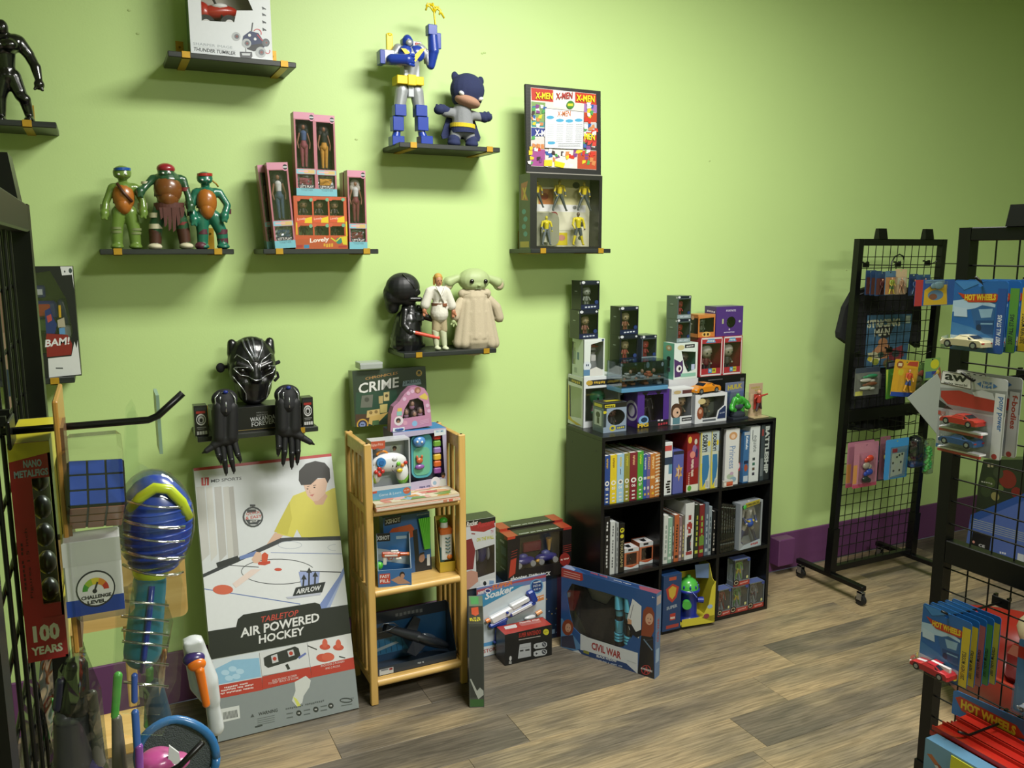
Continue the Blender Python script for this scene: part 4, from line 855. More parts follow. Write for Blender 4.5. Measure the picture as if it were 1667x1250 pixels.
# fashion dolls
def doll_box(label, loc, h, hair, top, low, tilt=0, rz=0, w=0.073, d=0.05, seed=1, body=None):
    t = Carton('doll_box', label, 'doll box', loc, w, d, h, 'b86f7c', sides='9c5e5a', back='2e2022', rz=rz, holes=[[(8, 9), (92, 9), (92, 67), (8, 67)], [(8, 74), (92, 74), (92, 90), (8, 90)]], group='pink boxed fashion dolls')
    if tilt: t.root.rotation_euler = (0, tilt, rz)
    m = MB(); mini_doll(m, (0, d*.45, h*.33), h*.56, hair, top, low); m.build('fashion_doll', t.root)
    m = MB(); crumple(m, -w*.40, w*.40, d*.3, h*.1, h*.26, M('8f9498', 0.3, 0.5, var=0.5, scale=120), 6, seed); crumple(m, -w*.3, w*.3, d*.25, h*.12, h*.22, M(low, 0.8, var=0.5, scale=150), 4, seed+5); m.build('doll_outfit', t.root)
    a = t.art('front'); a.rect(0, 0, 100, 8, 'd692aa'); a.disc(86, 5.5, 15, 'd692aa', ry=4.6); a.disc(86, 5.5, 11, '2e2e34', ry=3.2); a.rect(76, 4.7, 96, 6.2, 'd8d8dc')
    a.rect(3, 68, 97, 73.5, '8cc4d4'); a.rect(40, 68.5, 92, 73, 'd8b878'); a.rect(12, 69.5, 60, 71.5, 'e2b0b4'); a.rect(0, 91, 100, 100, '79bccb'); a.rect(14, 86.5, 88, 91, '2b2730'); a.text("LET'S PLAY", (18, 90.4), (84, 90.4), 3.2, 'e8e4e0', 0.01); a.text('TOGETHER', (22, 94.2), (80, 94.2), 2.4, '5b7f8c', 0.01)
    a.end('front_print', t.root)
    a = t.art('left'); a.rect(0, 90, 100, 100, '4e7d80'); a.end('side_print', t.root)
    return t
ez = S_EYE+0.018
lov_h = 0.187
doll_box('pink boxed doll in patterned top and trousers, left of the upper pair', (P(498, 300, 3.08).x, 3.07, ez+lov_h+0.001), 0.288, '1c1a16', '4a5f8a', '8c4450', seed=3)
doll_box('pink boxed doll in black top and yellow shorts, right of the upper pair', (P(530.5, 300, 3.08).x+.001, 3.07, ez+lov_h+0.001), 0.283, '1a1814', '1c2220', 'c08a30', seed=4)
doll_box('pink boxed doll in a white shirt, front box at the left end', (P(459, 400, 3.07).x+0.012, 3.065, ez+0.003), 0.297, '17140f', 'd8d8da', '3a4f6a', tilt=math.radians(-3.4), seed=5)
doll_box('pink boxed doll half hidden behind the left white shirt doll', (P(452, 400, 3.14).x-0.004, 3.12, ez+0.003), 0.293, '17140f', '3a3a3e', '8a3a44', tilt=math.radians(-4.2), seed=6)
doll_box('pink boxed doll with white jacket, front box at the right end', (P(583, 400, 3.07).x, 3.065, ez), 0.283, 'b0a8a0', 'd0d0d2', '7a3038', seed=7, w=0.068)
doll_box('pink boxed doll half hidden behind the right white jacket doll', (P(574, 400, 3.14).x, 3.12, ez), 0.280, '17140f', '8c2f3a', '5a2a34', seed=8, w=0.068)
cx = (P(479, 400, 3.08).x+P(566, 400, 3.08).x)/2; cw = P(566, 400, 3.08).x-P(479, 400, 3.08).x
t = Carton('doll_set_box', 'orange and yellow box of six small green-haired dolls in two rows', 'doll box', (cx, 3.07, ez), cw-.004, 0.10, lov_h, 'c4572c', back='6a7a52', holes=[[(7+i*30, 6+j*50), (34+i*30, 6+j*50), (34+i*30, 36+j*38), (7+i*30, 36+j*38)] for j in (0, 1) for i in range(3)])
for j in range(2):
    for i in range(3):
        m = MB(); vinyl(m, ((i-1)*cw*.29, 0.03, lov_h*(0.60 if j == 0 else 0.24)), lov_h*.36, '9a7a5c', '3c3030', '56402e', hair='4e5a38'); m.build('little_doll', t.root)
a = t.art('front', ((320, 740), (750, 755), (755, 1182), (345, 1170)))
for i in range(3):
    x = 350+i*130
    a.poly([(x, 925), (x+120, 930), (x+120, 970), (x, 962)], 'd8592e'); a.poly([(x+68, 930), (x+120, 915), (x+122, 968), (x+62, 966)], 'e8c81c'); a.text('Lovely', (x+6, 950), (x+70, 945), 26, 'efd2c0')
    for y in (770, 985): a.disc(x+10, y, 17, 'cf5a38'); a.disc(x+112, y+6, 15, '74ab88')
a.poly([(345, 1095), (755, 1090), (755, 1180), (346, 1168)], 'b8572c'); a.text('Lovely', (455, 1135), (605, 1125), 44, 'f0e4d8', 0.03); a.text('Girl', (560, 1165), (640, 1160), 34, 'd8a82c', 0.02)
a.rect(410, 1140, 450, 1168, '3f83a8'); a.disc(685, 1115, 26, '2f7f6c'); a.poly([(700, 1085), (750, 1078), (750, 1150), (715, 1145)], 'd8c62c'); a.line([(620, 1090), (660, 1120), (700, 1085)], 10, 'c8c832'); a.rect(680, 1155, 745, 1170, 'a8322c'); a.rect(352, 1140, 400, 1160, 'a8322c')
a.poly([(344, 960), (354, 960), (358, 1060), (350, 1060)], 'e8c81c'); a.poly([(738, 960), (752, 960), (754, 1080), (742, 1080)], 'e8c81c')
a.end('front_print', t.root)

# figure case with raised lid
cw = P(978, 400, 3.06).x-P(862, 400, 3.06).x; cx = (P(978, 400, 3.06).x+P(862, 400, 3.06).x)/2; ch = 0.30
t = Carton('figure_case', 'dark figure collector case with a raised lid covered in comic covers', 'figure case', (cx, 3.055, ez), cw, 0.10, ch, '23241f', back='dcdab8', holes=[[(9, 6), (96, 6), (96, 97), (9, 97)]])
m = MB()
for x, z, s_ in ((-.33, .56, .36), (-.02, .52, .42), (.33, .53, .40)):
    hero(m, (x*cw, .05, z*ch), ch*s_, 'c8b03c' if x else '8aa0a4', 'd2bc22' if x else '8aa0a4', '4a5250' if x else '8aa0a4', '4a5250' if x else '93a6a8', pose=.2)
hero(m, (-.2*cw, .05, .05*ch), ch*.40, 'c8c02c', 'd6c81e', '6c7478', '6c7478', cape='b8b8a0', pose=.1); hero(m, (.24*cw, .045, .05*ch), ch*.46, '6a5a44', 'd6c81e', '50585a', 'cfc020', pose=.12)
m.build('action_figures', t.root)
m = MB(); m.prism([[(x, z) for x, z in rr(-.42*cw, .04*ch, .02*cw, .50*ch, .03)]], (0, .075, 0), (1, 0, 0), (0, 0, 1), (0, -1, 0), M('8f9078', 0.6), .02); m.build('moulded_tray', t.root)
a = t.art('inside', ((115, 640), (575, 640), (575, 1200), (95, 1200)))
for x0, y0, x1, y1, c_ in ((110, 665, 230, 850, 'e8e2a0'), (230, 735, 330, 850, 'c8824c'), (330, 665, 545, 850, 'e6dfa8'), (120, 850, 545, 905, 'e8e8e6'), (300, 905, 545, 1050, 'e2e0c4'), (315, 1070, 420, 1170, 'd8c42c')): a.rect(x0, y0, x1, y1, c_)
for x, y, r, c_ in ((180, 690, 20, '5a5a50'), (270, 790, 26, '9c3c28'), (360, 770, 22, '4c4c48'), (480, 700, 24, '5a5648'), (330, 930, 26, '9c2a38'), (520, 1000, 20, '3c3c34'), (325, 1070, 18, '28324c'), (510, 1110, 16, '4c5430'), (380, 1110, 24, 'c88c7c'), (470, 870, 14, '8c8c88')): a.disc(x, y, r, c_)
a.end('inner_print', t.root)
a = t.art('left'); a.rect(0, 0, 100, 100, '2c3428'); a.poly([(20, 12), (80, 10), (60, 25), (85, 36), (20, 34)], 'b0563a'); a.text('X', (30, 34), (70, 34), 16, 'd8b02c', 0.05)
for i, y in enumerate((50, 60, 70, 80)): a.disc(45+i % 2*14, y, 18, '3f8ca0', ry=3.5)
a.rect(10, 90, 90, 98, 'b89a3a'); a.end('side_print', t.root)
lid = MB(); LW = cw*1.04; LH = 0.345; lid.X = Matrix.Translation((0, 0.02, ch+0.002)) @ Matrix.Rotation(math.radians(-2), 4, 'X')
lid.box(-LW/2, 0, 0, LW/2, 0.012, LH, M('191a18', 0.5), bev=.002); lid.box(-LW/2, -.001, 0, LW/2, 0, .004, M('a8a49c', 0.4, 0.5)); lo = lid.build('lid', t.root)
X_ = lid.X; fc = (X_ @ Vector((-LW/2, 0, 0)), X_.to_3x3() @ Vector((LW, 0, 0)), X_.to_3x3() @ Vector((0, 0, LH)), X_.to_3x3() @ Vector((0, -1, 0)))
a = Art(fc, ((42, 55), (548, 100), (575, 640), (80, 620)))
for i in range(26):
    k = i/25; a.line([(50+34*k, 75+530*k), (78+22*k, 80+505*k)], 3, '34352f')
a.poly([(80, 78), (515, 120), (540, 602), (108, 578)], 'd8d4cc')
for p_, c_ in (([(82, 80), (230, 95), (234, 172), (90, 160)], 'b8321f'), ([(232, 96), (372, 108), (376, 215), (238, 200)], 'e6e4e0'), ([(376, 108), (515, 122), (522, 190), (380, 175)], 'c03a22'),
    ([(88, 168), (182, 176), (184, 330), (96, 322)], '7a9a5c'), ([(100, 290), (184, 300), (184, 334), (98, 330)], '3c8c90'), ([(96, 334), (188, 340), (192, 390), (100, 392)], '2c3a86'), ([(100, 395), (192, 400), (196, 470), (104, 470)], 'cfc8c4'), ([(104, 470), (196, 474), (200, 580), (108, 576)], '9c4c8c'),
    ([(440, 180), (524, 190), (526, 240), (440, 234)], '9a6ca8'), ([(440, 236), (526, 242), (528, 300), (442, 300)], 'b8401f'), ([(442, 302), (528, 305), (530, 360), (444, 360)], 'b8bcc2'), ([(444, 362), (530, 366), (533, 430), (446, 430)], 'b0201c'), ([(446, 430), (534, 430), (536, 480), (448, 475)], '2a2424'),
    ([(250, 470), (400, 478), (404, 590), (256, 585)], 'dcd8d0'), ([(410, 478), (536, 482), (540, 600), (414, 594)], 'b4492c')): a.poly(p_, c_)
rn = random.Random(5)
for i in range(110):
    x = rn.choice([rn.uniform(92, 178), rn.uniform(446, 520), rn.uniform(110, 530)]); y = rn.uniform(185, 570)
    if 185 < x < 440: y = rn.uniform(482, 575)
    if 330 < y < 395 and x < 190: continue
    a.poly([(x+dx*rn.uniform(6, 17), y+dy*rn.uniform(6, 17)) for dx, dy in ((-1, -1), (1, -1), (1, 1), (-1, 1))], rn.choice(['c8321f', 'e0c42c', '2c5aa0', 'e8e4dc', '3c2c2c', 'c8824c', '4c9c50', '7c3c80', 'e8e8e8']))
a.text('X-MEN', (112, 152), (226, 156), 42, 'e8d81c', 0.03); a.text('X-MEN', (248, 156), (358, 150), 42, 'a8322c', 0.03); a.text('X-MEN', (384, 166), (505, 174), 42, 'e8d81c', 0.03); a.text('X-M', (120, 388), (188, 392), 40, 'e8e8f0', 0.03); a.text('MEN', (448, 408), (518, 416), 40, 'e8d81c', 0.03)
a.disc(346, 190, 26, '3c7c2c'); a.rect(328, 182, 364, 198, 'c8c82c'); a.rect(190, 540, 244, 578, 'e0c82c'); a.poly([(258, 545), (330, 560), (320, 590), (262, 580)], 'e8d01c')
a.poly([(178, 210), (440, 234), (444, 476), (190, 466)], '30302e'); a.poly([(180, 213), (437, 237), (441, 472), (192, 463)], 'e4e6ea'); a.text('X-MEN', (262, 266), (350, 264), 36, 'b8662c', 0.02)
for x, y in ((216, 271), (281, 290), (344, 293), (405, 288), (232, 432)): a.disc(x, y, 26, '4aa0c8', ry=11)
for x in (200, 262, 326, 388):
    for k in range(10): a.rect(x, 312+k*12, x+44, 316+k*12, 'c0c4ca')
for k in range(3): a.rect(275, 432+k*10, 425, 436+k*10, 'c0c4ca')
a.end('lid_print', lo)

# ================================================================ tall sports game box leaning on the wall
th = math.atan2(0.285, 0.915)
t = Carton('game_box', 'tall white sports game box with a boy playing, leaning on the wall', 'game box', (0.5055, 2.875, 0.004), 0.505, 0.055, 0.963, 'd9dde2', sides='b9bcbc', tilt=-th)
Q = ((38, 110), (618, 46), (712, 1085), (140, 1225))
a = t.art('front', Q)
a.poly([(38, 110), (618, 46), (619, 58), (40, 122)], 'b8322e')
a.poly([(70, 150), (103, 148), (103, 182), (72, 184)], 'c03a38'); a.line([(82, 150), (83, 178)], 5, 'd9dde2'); a.line([(93, 155), (93, 183)], 4, 'd9dde2')
a.text('MD SPORTS', (112, 171), (240, 158), 13, '2c2e34', 0.01)
# curtain
for i, (x, w, c_) in enumerate(((60, 34, 'c9c8c6'), (100, 26, 'd4d3d0'), (135, 30, 'bcbab8'), (172, 24, 'cccbc8'), (196, 20, 'b4b2b0'))):
    a.poly([(x-10, 190), (x-10+w, 186), (x+12+w, 470), (x+12, 500)], c_)
# boy
a.poly([(395, 335), (455, 225), (520, 200), (560, 225), (618, 195), (636, 190), (652, 398), (490, 400), (470, 365), (455, 398), (385, 385)], 'd8cf58')
a.poly([(395, 335), (440, 250), (450, 320), (430, 390), (375, 375)], 'c9bf48')
a.poly([(378, 378), (412, 390), (362, 450), (330, 500), (290, 505), (280, 490), (330, 448)], 'd9b49c'); a.poly([(520, 210), (580, 205), (600, 225), (580, 262), (548, 262)], 'd2a78c')
a.poly([(500, 180), (515, 225), (540, 248), (560, 245), (590, 215), (600, 170), (590, 150), (510, 160)], 'ddb8a2')
a.poly([(480, 160), (482, 120), (510, 90), (550, 78), (590, 86), (610, 110), (612, 150), (600, 172), (590, 150), (560, 150), (530, 178), (505, 180), (490, 180)], '2c2828')
for x, y in ((516, 196), (545, 190)): a.disc(x, y, 4, '3c2c28', ry=2.5)
a.line([(514, 187), (524, 184)], 2.5, '2c2422'); a.line([(540, 182), (552, 180)], 2.5, '2c2422'); a.line([(526, 200), (524, 212), (530, 213)], 2, 'b88a74'); a.poly([(524, 222), (545, 216), (536, 228)], 'c07068')
# table
a.poly([(76, 560), (230, 490), (400, 408), (450, 400), (652, 402), (665, 545), (560, 672), (680, 680), (640, 760), (98, 785)], 'e6e9ee')
a.poly([(76, 552), (400, 402), (450, 398), (652, 396), (652, 410), (452, 412), (405, 420), (78, 566)], '35373f'); a.poly([(230, 478), (300, 455), (300, 475), (232, 492)], '6d84be')
a.poly([(133, 505), (222, 475), (230, 490), (225, 502), (140, 526)], '26282e'); a.poly([(510, 398), (590, 394), (652, 392), (652, 408), (520, 408)], '1f2126')
a.line([(190, 515), (310, 522)], 3, '3a3c44'); a.line([(360, 462), (660, 465)], 2.5, '7a8cc0'); a.line([(480, 537), (650, 541)], 4, '2c2e36'); a.line([(80, 613), (300, 645), (480, 672)], 3.5, '5d76b8')
a.ring(390, 540, 154, 3, '40424a', ry=53, a0=20, a1=330); a.ring(440, 430, 50, 2, 'b8c0d0', ry=16); a.ring(630, 440, 34, 2, 'b8c0d0', ry=14, a0=90, a1=270)
a.poly([(640, 560), (662, 520), (665, 545), (590, 690), (548, 690)], '7f93cc'); a.poly([(650, 570), (664, 548), (600, 690), (585, 690)], 'a9b8e2')
a.poly([(305, 500), (357, 496), (358, 506), (335, 514), (308, 512)], 'c8422c'); a.poly([(322, 500), (322, 470), (335, 460), (350, 470), (345, 500)], 'd2502f')
a.poly([(280, 490), (300, 458), (320, 462), (322, 490), (305, 506), (288, 504)], 'e0bba6')
a.disc(390, 531, 16, 'd0503a', ry=6); a.disc(161, 615, 42, 'd9694f', ry=20); a.poly([(200, 590), (280, 530), (320, 530), (215, 608)], 'eedad4')
# badges
a.disc(287, 314, 43, '3a3d42'); a.disc(287, 314, 36, 'd5d8da'); a.rect(275, 262, 297, 270, '3a3d42'); a.line([(286, 262), (287, 274)], 6, '3a3d42'); a.poly([(254, 325), (322, 325), (305, 345), (270, 346)], '3a3d42'); a.rect(262, 283, 300, 296, '3a3d42')
a.text('QUICK', (258, 309), (318, 300), 12, 'c8504c', 0.02); a.text('& EASY', (256, 326), (324, 316), 13, 'c8504c', 0.02); a.text('SETUP', (274, 338), (306, 334), 8, 'e4e4e4', 0.02)
a.poly([(475, 540), (562, 540), (555, 600), (485, 600)], '9dabdd')
for x0, x1, y0, y1 in ((492, 496, 600, 560), (516, 518, 600, 532), (540, 543, 600, 548)): a.line([(x0, y0), (x1, y1)], 7, '23252c'); a.poly([(x1-12, y1+12), (x1, y1-10), (x1+12, y1+12)], '23252c')
a.poly([(462, 605), (585, 580), (570, 624), (448, 642)], '23262e'); a.poly([(420, 644), (568, 624), (562, 634), (430, 652)], 'c0c4d8'); a.text('AIRFLOW', (463, 632), (566, 614), 20, 'e8eaee', 0.02, 0.25)
# title band
a.poly([(97, 785), (215, 766), (222, 735), (245, 716), (540, 665), (560, 672), (566, 690), (680, 672), (687, 788), (500, 825), (110, 898)], '1f2023')
a.text('TABLETOP', (318, 748), (472, 718), 24, 'c8433a', 0.01, 0.2); a.text('AIR POWERED', (233, 810), (557, 742), 38, 'e4e5e6', 0.025); a.text('HOCKEY', (308, 834), (494, 796), 34, 'e4e5e6', 0.025)
a.poly([(118, 905), (305, 868), (318, 968), (128, 1004)], 'd4dde6'); a.poly([(310, 868), (504, 826), (516, 925), (320, 962)], 'd8dadd'); a.poly([(506, 826), (688, 788), (697, 884), (518, 925)], 'dddee0')
a.poly([(120, 940), (200, 900), (308, 890), (316, 965), (130, 1000)], '8fbede')
for x, y in ((170, 950), (200, 935), (215, 965), (185, 972), (230, 945)): a.disc(x, y, 17, 'b3d6ee', ry=11)
a.poly([(128, 1004), (318, 968), (323, 1018), (133, 1056)], 'b8382e'); a.poly([(320, 965), (516, 925), (522, 968), (323, 1016)], 'b8382e'); a.poly([(518, 925), (697, 884), (700, 930), (522, 968)], 'b8382e')
a.poly([(327, 890), (345, 880), (455, 843), (470, 850), (478, 880), (460, 895), (345, 930), (330, 920)], '2a2c2e'); a.poly([(357, 882), (382, 873), (388, 905), (363, 912)], 'c8c8cc'); a.poly([(424, 862), (448, 855), (454, 878), (430, 886)], 'c8c8cc'); a.disc(372, 893, 8, 'b8382e'); a.disc(439, 871, 8, 'b8382e'); a.line([(420, 915), (430, 935)], 12, '2a2c2e'); a.line([(470, 890), (500, 870)], 8, '6a76b8')
for x, y in ((578, 830), (633, 832)): a.disc(x, y+14, 22, 'c8503c', ry=12); a.disc(x, y, 11, 'd2604a', ry=18)
a.disc(572, 888, 30, 'c8503c', ry=17); a.disc(590, 884, 26, 'd2604a', ry=17); a.line([(508, 840), (545, 855)], 4, '2a2c2e'); a.line([(635, 882), (660, 888)], 4, '2a2c2e')
for tx, p0, p1 in (('POWERFUL MOTOR', (165, 1015), (262, 995)), ('IN-BALANCE PUCK FLOATS', (152, 1027), (285, 1000)), ('AND CONSISTENT AIRFLOW', (150, 1039), (285, 1012)), ('ELECTRONIC SCORER', (362, 985), (462, 962)), ('TO KEEP TRACK OF SCORE', (345, 997), (468, 972)), ('INCLUDES 2 PUSHERS', (560, 925), (656, 905)), ('AND 2 PUCKS', (578, 935), (638, 923))): a.text(tx, p0, p1, 8, 'ecd8d6')
a.poly([(133, 1056), (322, 1018), (522, 968), (700, 930), (712, 1085), (140, 1225)], '8a9194')
a.poly([(150, 1095), (226, 1080), (230, 1130), (154, 1148)], 'd5d8d8')
for i in range(12): a.poly([(160+i*5, 1108-i), (162.5+i*5, 1107.5-i), (165+i*5, 1136-i), (162+i*5, 1137-i)], '3a3c3e')
a.text('WARNING', (304, 1120), (382, 1103), 13, '2c2f30', 0.02); a.line([(290, 1165), (320, 1157)], 6, '3c4042'); a.text('ASSEMBLED DIMENSIONS', (414, 1098), (572, 1062), 9, '54595c')
for x, y in ((468, 1108), (537, 1093), (598, 1078)): a.disc(x, y, 11, '2c2e30'); a.text('IN', (x-5, y+4), (x+5, y+2), 7, 'c8c8c8')
for x, y in ((418, 1112), (488, 1098), (556, 1082)): a.line([(x, y), (x+26, y-5)], 4, '5c6264'); a.line([(x, y+16), (x+26, y+11)], 4, '5c6264')
a.ring(660, 1056, 26, 4, '3a3e40', ry=10); a.text('1.5V', (672, 1055), (692, 1050), 7, '3a3e40'); a.line([(640, 1078), (684, 1070)], 3, '5c6264'); a.poly([(272, 1126), (280, 1112), (287, 1124)], '4c5052')
for k in range(4): a.line([(300, 1132+k*8), (370, 1117+k*8)], 1.6, '6c7274')
a.poly([(452, 985), (498, 960), (518, 978), (512, 1005), (488, 1040), (482, 1068), (460, 1082), (440, 1060), (455, 1020)], 'cfd2d0'); a.poly([(444, 1042), (460, 1052), (476, 1078), (462, 1082)], 'd2d66a')
a.end('front_print', t.root)
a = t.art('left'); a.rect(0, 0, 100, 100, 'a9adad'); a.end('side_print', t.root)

# ================================================================ things on the pine shelf unit
WXL, WXR = 0.805+0.03, 0.805+WW-0.03
# flat picture puzzle boxes on the top board
z_ = WZ1
for i, (h_, c_, lb) in enumerate(((0.014, 'c89078', 'lower flat picture book of the pile on the top pine shelf'), (0.014, 'd0b48c', 'upper flat picture book of the pile under the baby toys'))):
    t = thing('picture_book', lb, 'book', ((WXL+WXR)/2-0.002*i, 2.885+i*.004, z_)); w_ = WXR-WXL-.006; d_ = 0.2
    MB().box(-w_/2, -0.04, 0, w_/2, d_, h_, K(c_), bev=.001).build('cover', t); m = MB(); m.box(-w_/2+.003, -0.0405, .003, w_/2+.0004, d_-.003, h_-.003, K('ddd3c4')); m.build('pages', t)
    if i:
        a = Art(((-w_/2, -0.04, h_), (w_, 0, 0), (0, d_+.04, 0), (0, 0, 1)), PC); rn = random.Random(3)
        a.rect(0, 0, 100, 100, 'e0d2b0')
        for k in range(46):
            x, y = rn.uniform(4, 96), rn.uniform(30, 97); a.poly([(x+dx*rn.uniform(3, 11), y+dy*rn.uniform(3, 9)) for dx, dy in ((-1, -1), (1, -1), (1, 1), (-1, 1))], rn.choice(['d89a3c', 'c8503c', 'e0c44c', '8cb4c4', 'd8886c', 'efe6d8', '7c9c4c', 'd8a070', 'e4b0a0']))
        a.end('cover_print', t)
    else:
        a = Art(((-w_/2, -0.04, 0), (w_, 0, 0), (0, 0, h_), (0, -1, 0)), PC)
        for k in range(14): a.rect(2+k*7, 20, 7+k*7, 80, ('d8705c', 'e8c8a8', 'c8886c')[k % 3])
        a.end('spine_print', t)
    z_ += h_+0.0005
zt = z_
# controller toy pack
t = Carton('baby_toy_pack', 'open-front baby toy pack with a white game controller shaped toy', 'toy box', (0.9165, 2.90, zt), 0.148, 0.06, 0.222, 'c8ccd2', back='d8dce2', sides='b9c4cc', holes=[[(3, 3), (97, 3), (97, 78), (3, 78)]])
for c in list(t.root.children):
    if c.name.startswith('window'): bpy.data.objects.remove(c)
m = MB(); WHT = PL('e6e8ea'); m.ell((-.004, .012, .135), (.068, .02, .036), WHT, 22, 12); m.ell((.046, .012, .09), (.024, .019, .042), WHT, 16, 10); m.ell((-.055, .012, .1), (.02, .019, .04), WHT, 16, 10)
m.ell((.048, .014, .076), (.024, .0185, .034), PL('74b83c'), 14, 8); m.ell((-.058, .014, .092), (.02, .0185, .034), PL('a8c83c'), 14, 8); m.build('toy_controller', t.root)
m = MB(); m.cyl((-.04, -.012, .142), (-.04, -.002, .142), .017, .018, PL('3c86c8'), 20); m.cyl((-.04, -.015, .142), (-.04, -.012, .142), .009, .01, PL('2c6cb0'), 16)
for d in range(4): m.ell((-.048+.012*math.cos(d*math.pi/2), -.008, .108+.012*math.sin(d*math.pi/2)), (.0085, .006, .0085), PL('c8322c'), 10, 6)
m.ell((.026, -.008, .13), (.0085, .005, .0085), PL('74c83c'), 10, 6); m.ell((.042, -.006, .122), (.0075, .005, .0075), PL('e8903c'), 10, 6); m.ell((.055, -.004, .13), (.0075, .005, .0075), PL('c8322c'), 10, 6); m.ell((.03, -.008, .104), (.012, .005, .008), PL('e0c82c'), 10, 6); m.ell((.012, -.008, .15), (.011, .004, .007), PL('d8d8dc'), 10, 6); m.build('buttons', t.root)
m = MB(); m.tube([(.012+.012*math.cos(a_), -.008, .112+.012*math.sin(a_)) for a_ in [math.pi*(1.05+.09*k) for k in range(11)]], .0012, M('3c2c2c'), 5); m.ell((.004, -.008, .124), (.0022, .002, .004), M('1c1c1c'), 8, 5); m.ell((.018, -.008, .121), (.0022, .002, .004), M('1c1c1c'), 8, 5); m.build('smile', t.root)
m = MB(); m.tube([(-.03+.02*math.cos(a_), .012, .165+.014*math.sin(a_)) for a_ in [math.pi*k/8 for k in range(9)]], .005, PL('e08a2c'), 8); m.build('hanger_loop', t.root)
a = t.art('front', ((290, 600), (525, 575), (565, 985), (300, 1015))); a.poly([(240, 598), (375, 592), (375, 640), (350, 648), (330, 640), (310, 650), (290, 642)], 'c0563c'); a.text('Fisher-Price', (292, 632), (362, 622), 18, 'ecd8cc')
a.poly([(298, 945), (560, 912), (566, 985), (300, 1015)], '5b9cc4'); a.text('Game & Learn', (342, 985), (495, 965), 20, 'c8dce8'); a.disc(533, 945, 26, 'c0603c'); a.text('6-36', (516, 950), (550, 944), 14, 'ecd8cc'); a.poly([(298, 945), (328, 940), (328, 958), (300, 962)], 'c0563c'); a.end('front_print', t.root)
a = t.art('inside', ((290, 600), (525, 575), (565, 985), (300, 1015))); a.disc(472, 672, 36, 'c9d2c0'); a.disc(466, 660, 14, '3a2c24'); a.disc(466, 672, 10, 'a07458'); a.disc(470, 695, 17, 'd8d4c8'); a.end('inner_print', t.root)
# activity panel pack
t = Carton('baby_activity_box', 'purple and blue baby activity box behind the controller toy', 'toy box', (1.055, 2.965, zt), 0.215, 0.125, 0.232, 'b9b2d0', top='3f8ccb', sides='6a4a96', back='d8dce4', holes=[[(6, 10), (92, 6), (96, 84), (6, 88)]])
for c in list(t.root.children):
    if c.name.startswith('window'): bpy.data.objects.remove(c)
m = MB(); m.prism([rr(-.03, .038, .055, .215, .03)], (0, .02, 0), (1, 0, 0), (0, 0, 1), (0, -1, 0), PL('58b0bc'), .02); m.prism([rr(-.022, .05, .045, .16, .02)], (0, .018, 0), (1, 0, 0), (0, 0, 1), (0, -1, 0), PL('72bd9c'), .012)
m.build('toy_panel', t.root)
m = MB()
for i, c_ in enumerate(('b8322c', '74a83c', '9a7cb8', 'e0b83c', 'd86a2c', '9c5aa8')): m.box(.058, .006, .185-i*.027, .088, .024, .209-i*.027, PL(c_), bev=.004)
m.build('page_tab', t.root)
m = MB(); m.ell((.0, .012, .185), (.026, .016, .022), PL('5a94d4'), 14, 9); m.ell((-.012, -.002, .188), (.005, .003, .005), EYEW, 8, 5); m.ell((.006, -.004, .186), (.005, .003, .005), EYEW, 8, 5); m.ell((.0, .012, .11), (.014, .008, .012), PL('c8683c'), 12, 8); m.ell((-.01, .012, .124), (.005, .004, .008), PL('c8683c'), 8, 5); m.ell((.01, .012, .124), (.005, .004, .008), PL('c8683c'), 8, 5); m.ell((0, .012, .085), (.02, .008, .01), PL('8c5aa8'), 12, 8); m.build('animal_relief', t.root)
a = t.art('front', ((375, 560), (765, 525), (775, 925), (390, 960))); a.poly([(673, 545), (760, 535), (762, 572), (678, 585)], 'dfe6ea'); a.text('TRY ME', (685, 562), (745, 555), 14, '4c94c4', 0.02); a.disc(690, 898, 36, 'e6e2ee'); a.disc(745, 850, 17, '2c2420'); a.disc(745, 862, 12, '8c6048'); a.poly([(712, 930), (728, 878), (765, 878), (770, 925)], 'dfe2e0'); a.disc(682, 905, 14, '9cbcd8')
a.text('LITTLE BOOK', (570, 938), (650, 930), 14, '3a3c74', 0.02); a.end('front_print', t.root)
m = MB(); m.box(-.1075, -.0005, .236, -.062, .002, .25, K('d8e2ec')); m.ell((-.083, -.002, .243), (.018, .002, .0055), K('2c4c94'), 12, 6); o = m.build('logo_tab', t.root)
# dark mystery board game box
zc = zt+0.233
t = Carton('board_game_box', 'dark green crime board game box leaning on the wall above the pine shelf', 'board game', (0.997, 3.125, zc), 0.30, 0.06, 1.245-zc, '2c3a2c', sides='68705c', top='2a342a', tilt=math.radians(-5))
a = t.art('front', ((132, 128), (695, 92), (722, 508), (165, 545)))
a.poly([(165, 290), (470, 270), (480, 330), (410, 470), (320, 520), (165, 470)], '2a4a38'); a.rect(165, 450, 300, 520, '4c3426')
a.text('CHRONICLES', (232, 196), (478, 152), 20, 'b8884c', 0.01); a.text('OF', (560, 150), (590, 147), 1, '2c3a2c'); a.text('CRIME', (182, 300), (487, 250), 78, 'e0e0dc', 0.02)
a.poly([(208, 312), (292, 305), (288, 400), (200, 402)], '6a6c62'); a.disc(246, 342, 18, '484a42'); a.poly([(372, 290), (416, 284), (416, 352), (374, 355)], 'c8b47c'); a.poly([(335, 318), (368, 314), (368, 372), (338, 374)], 'b8a46c'); a.disc(395, 315, 12, '5c5034')
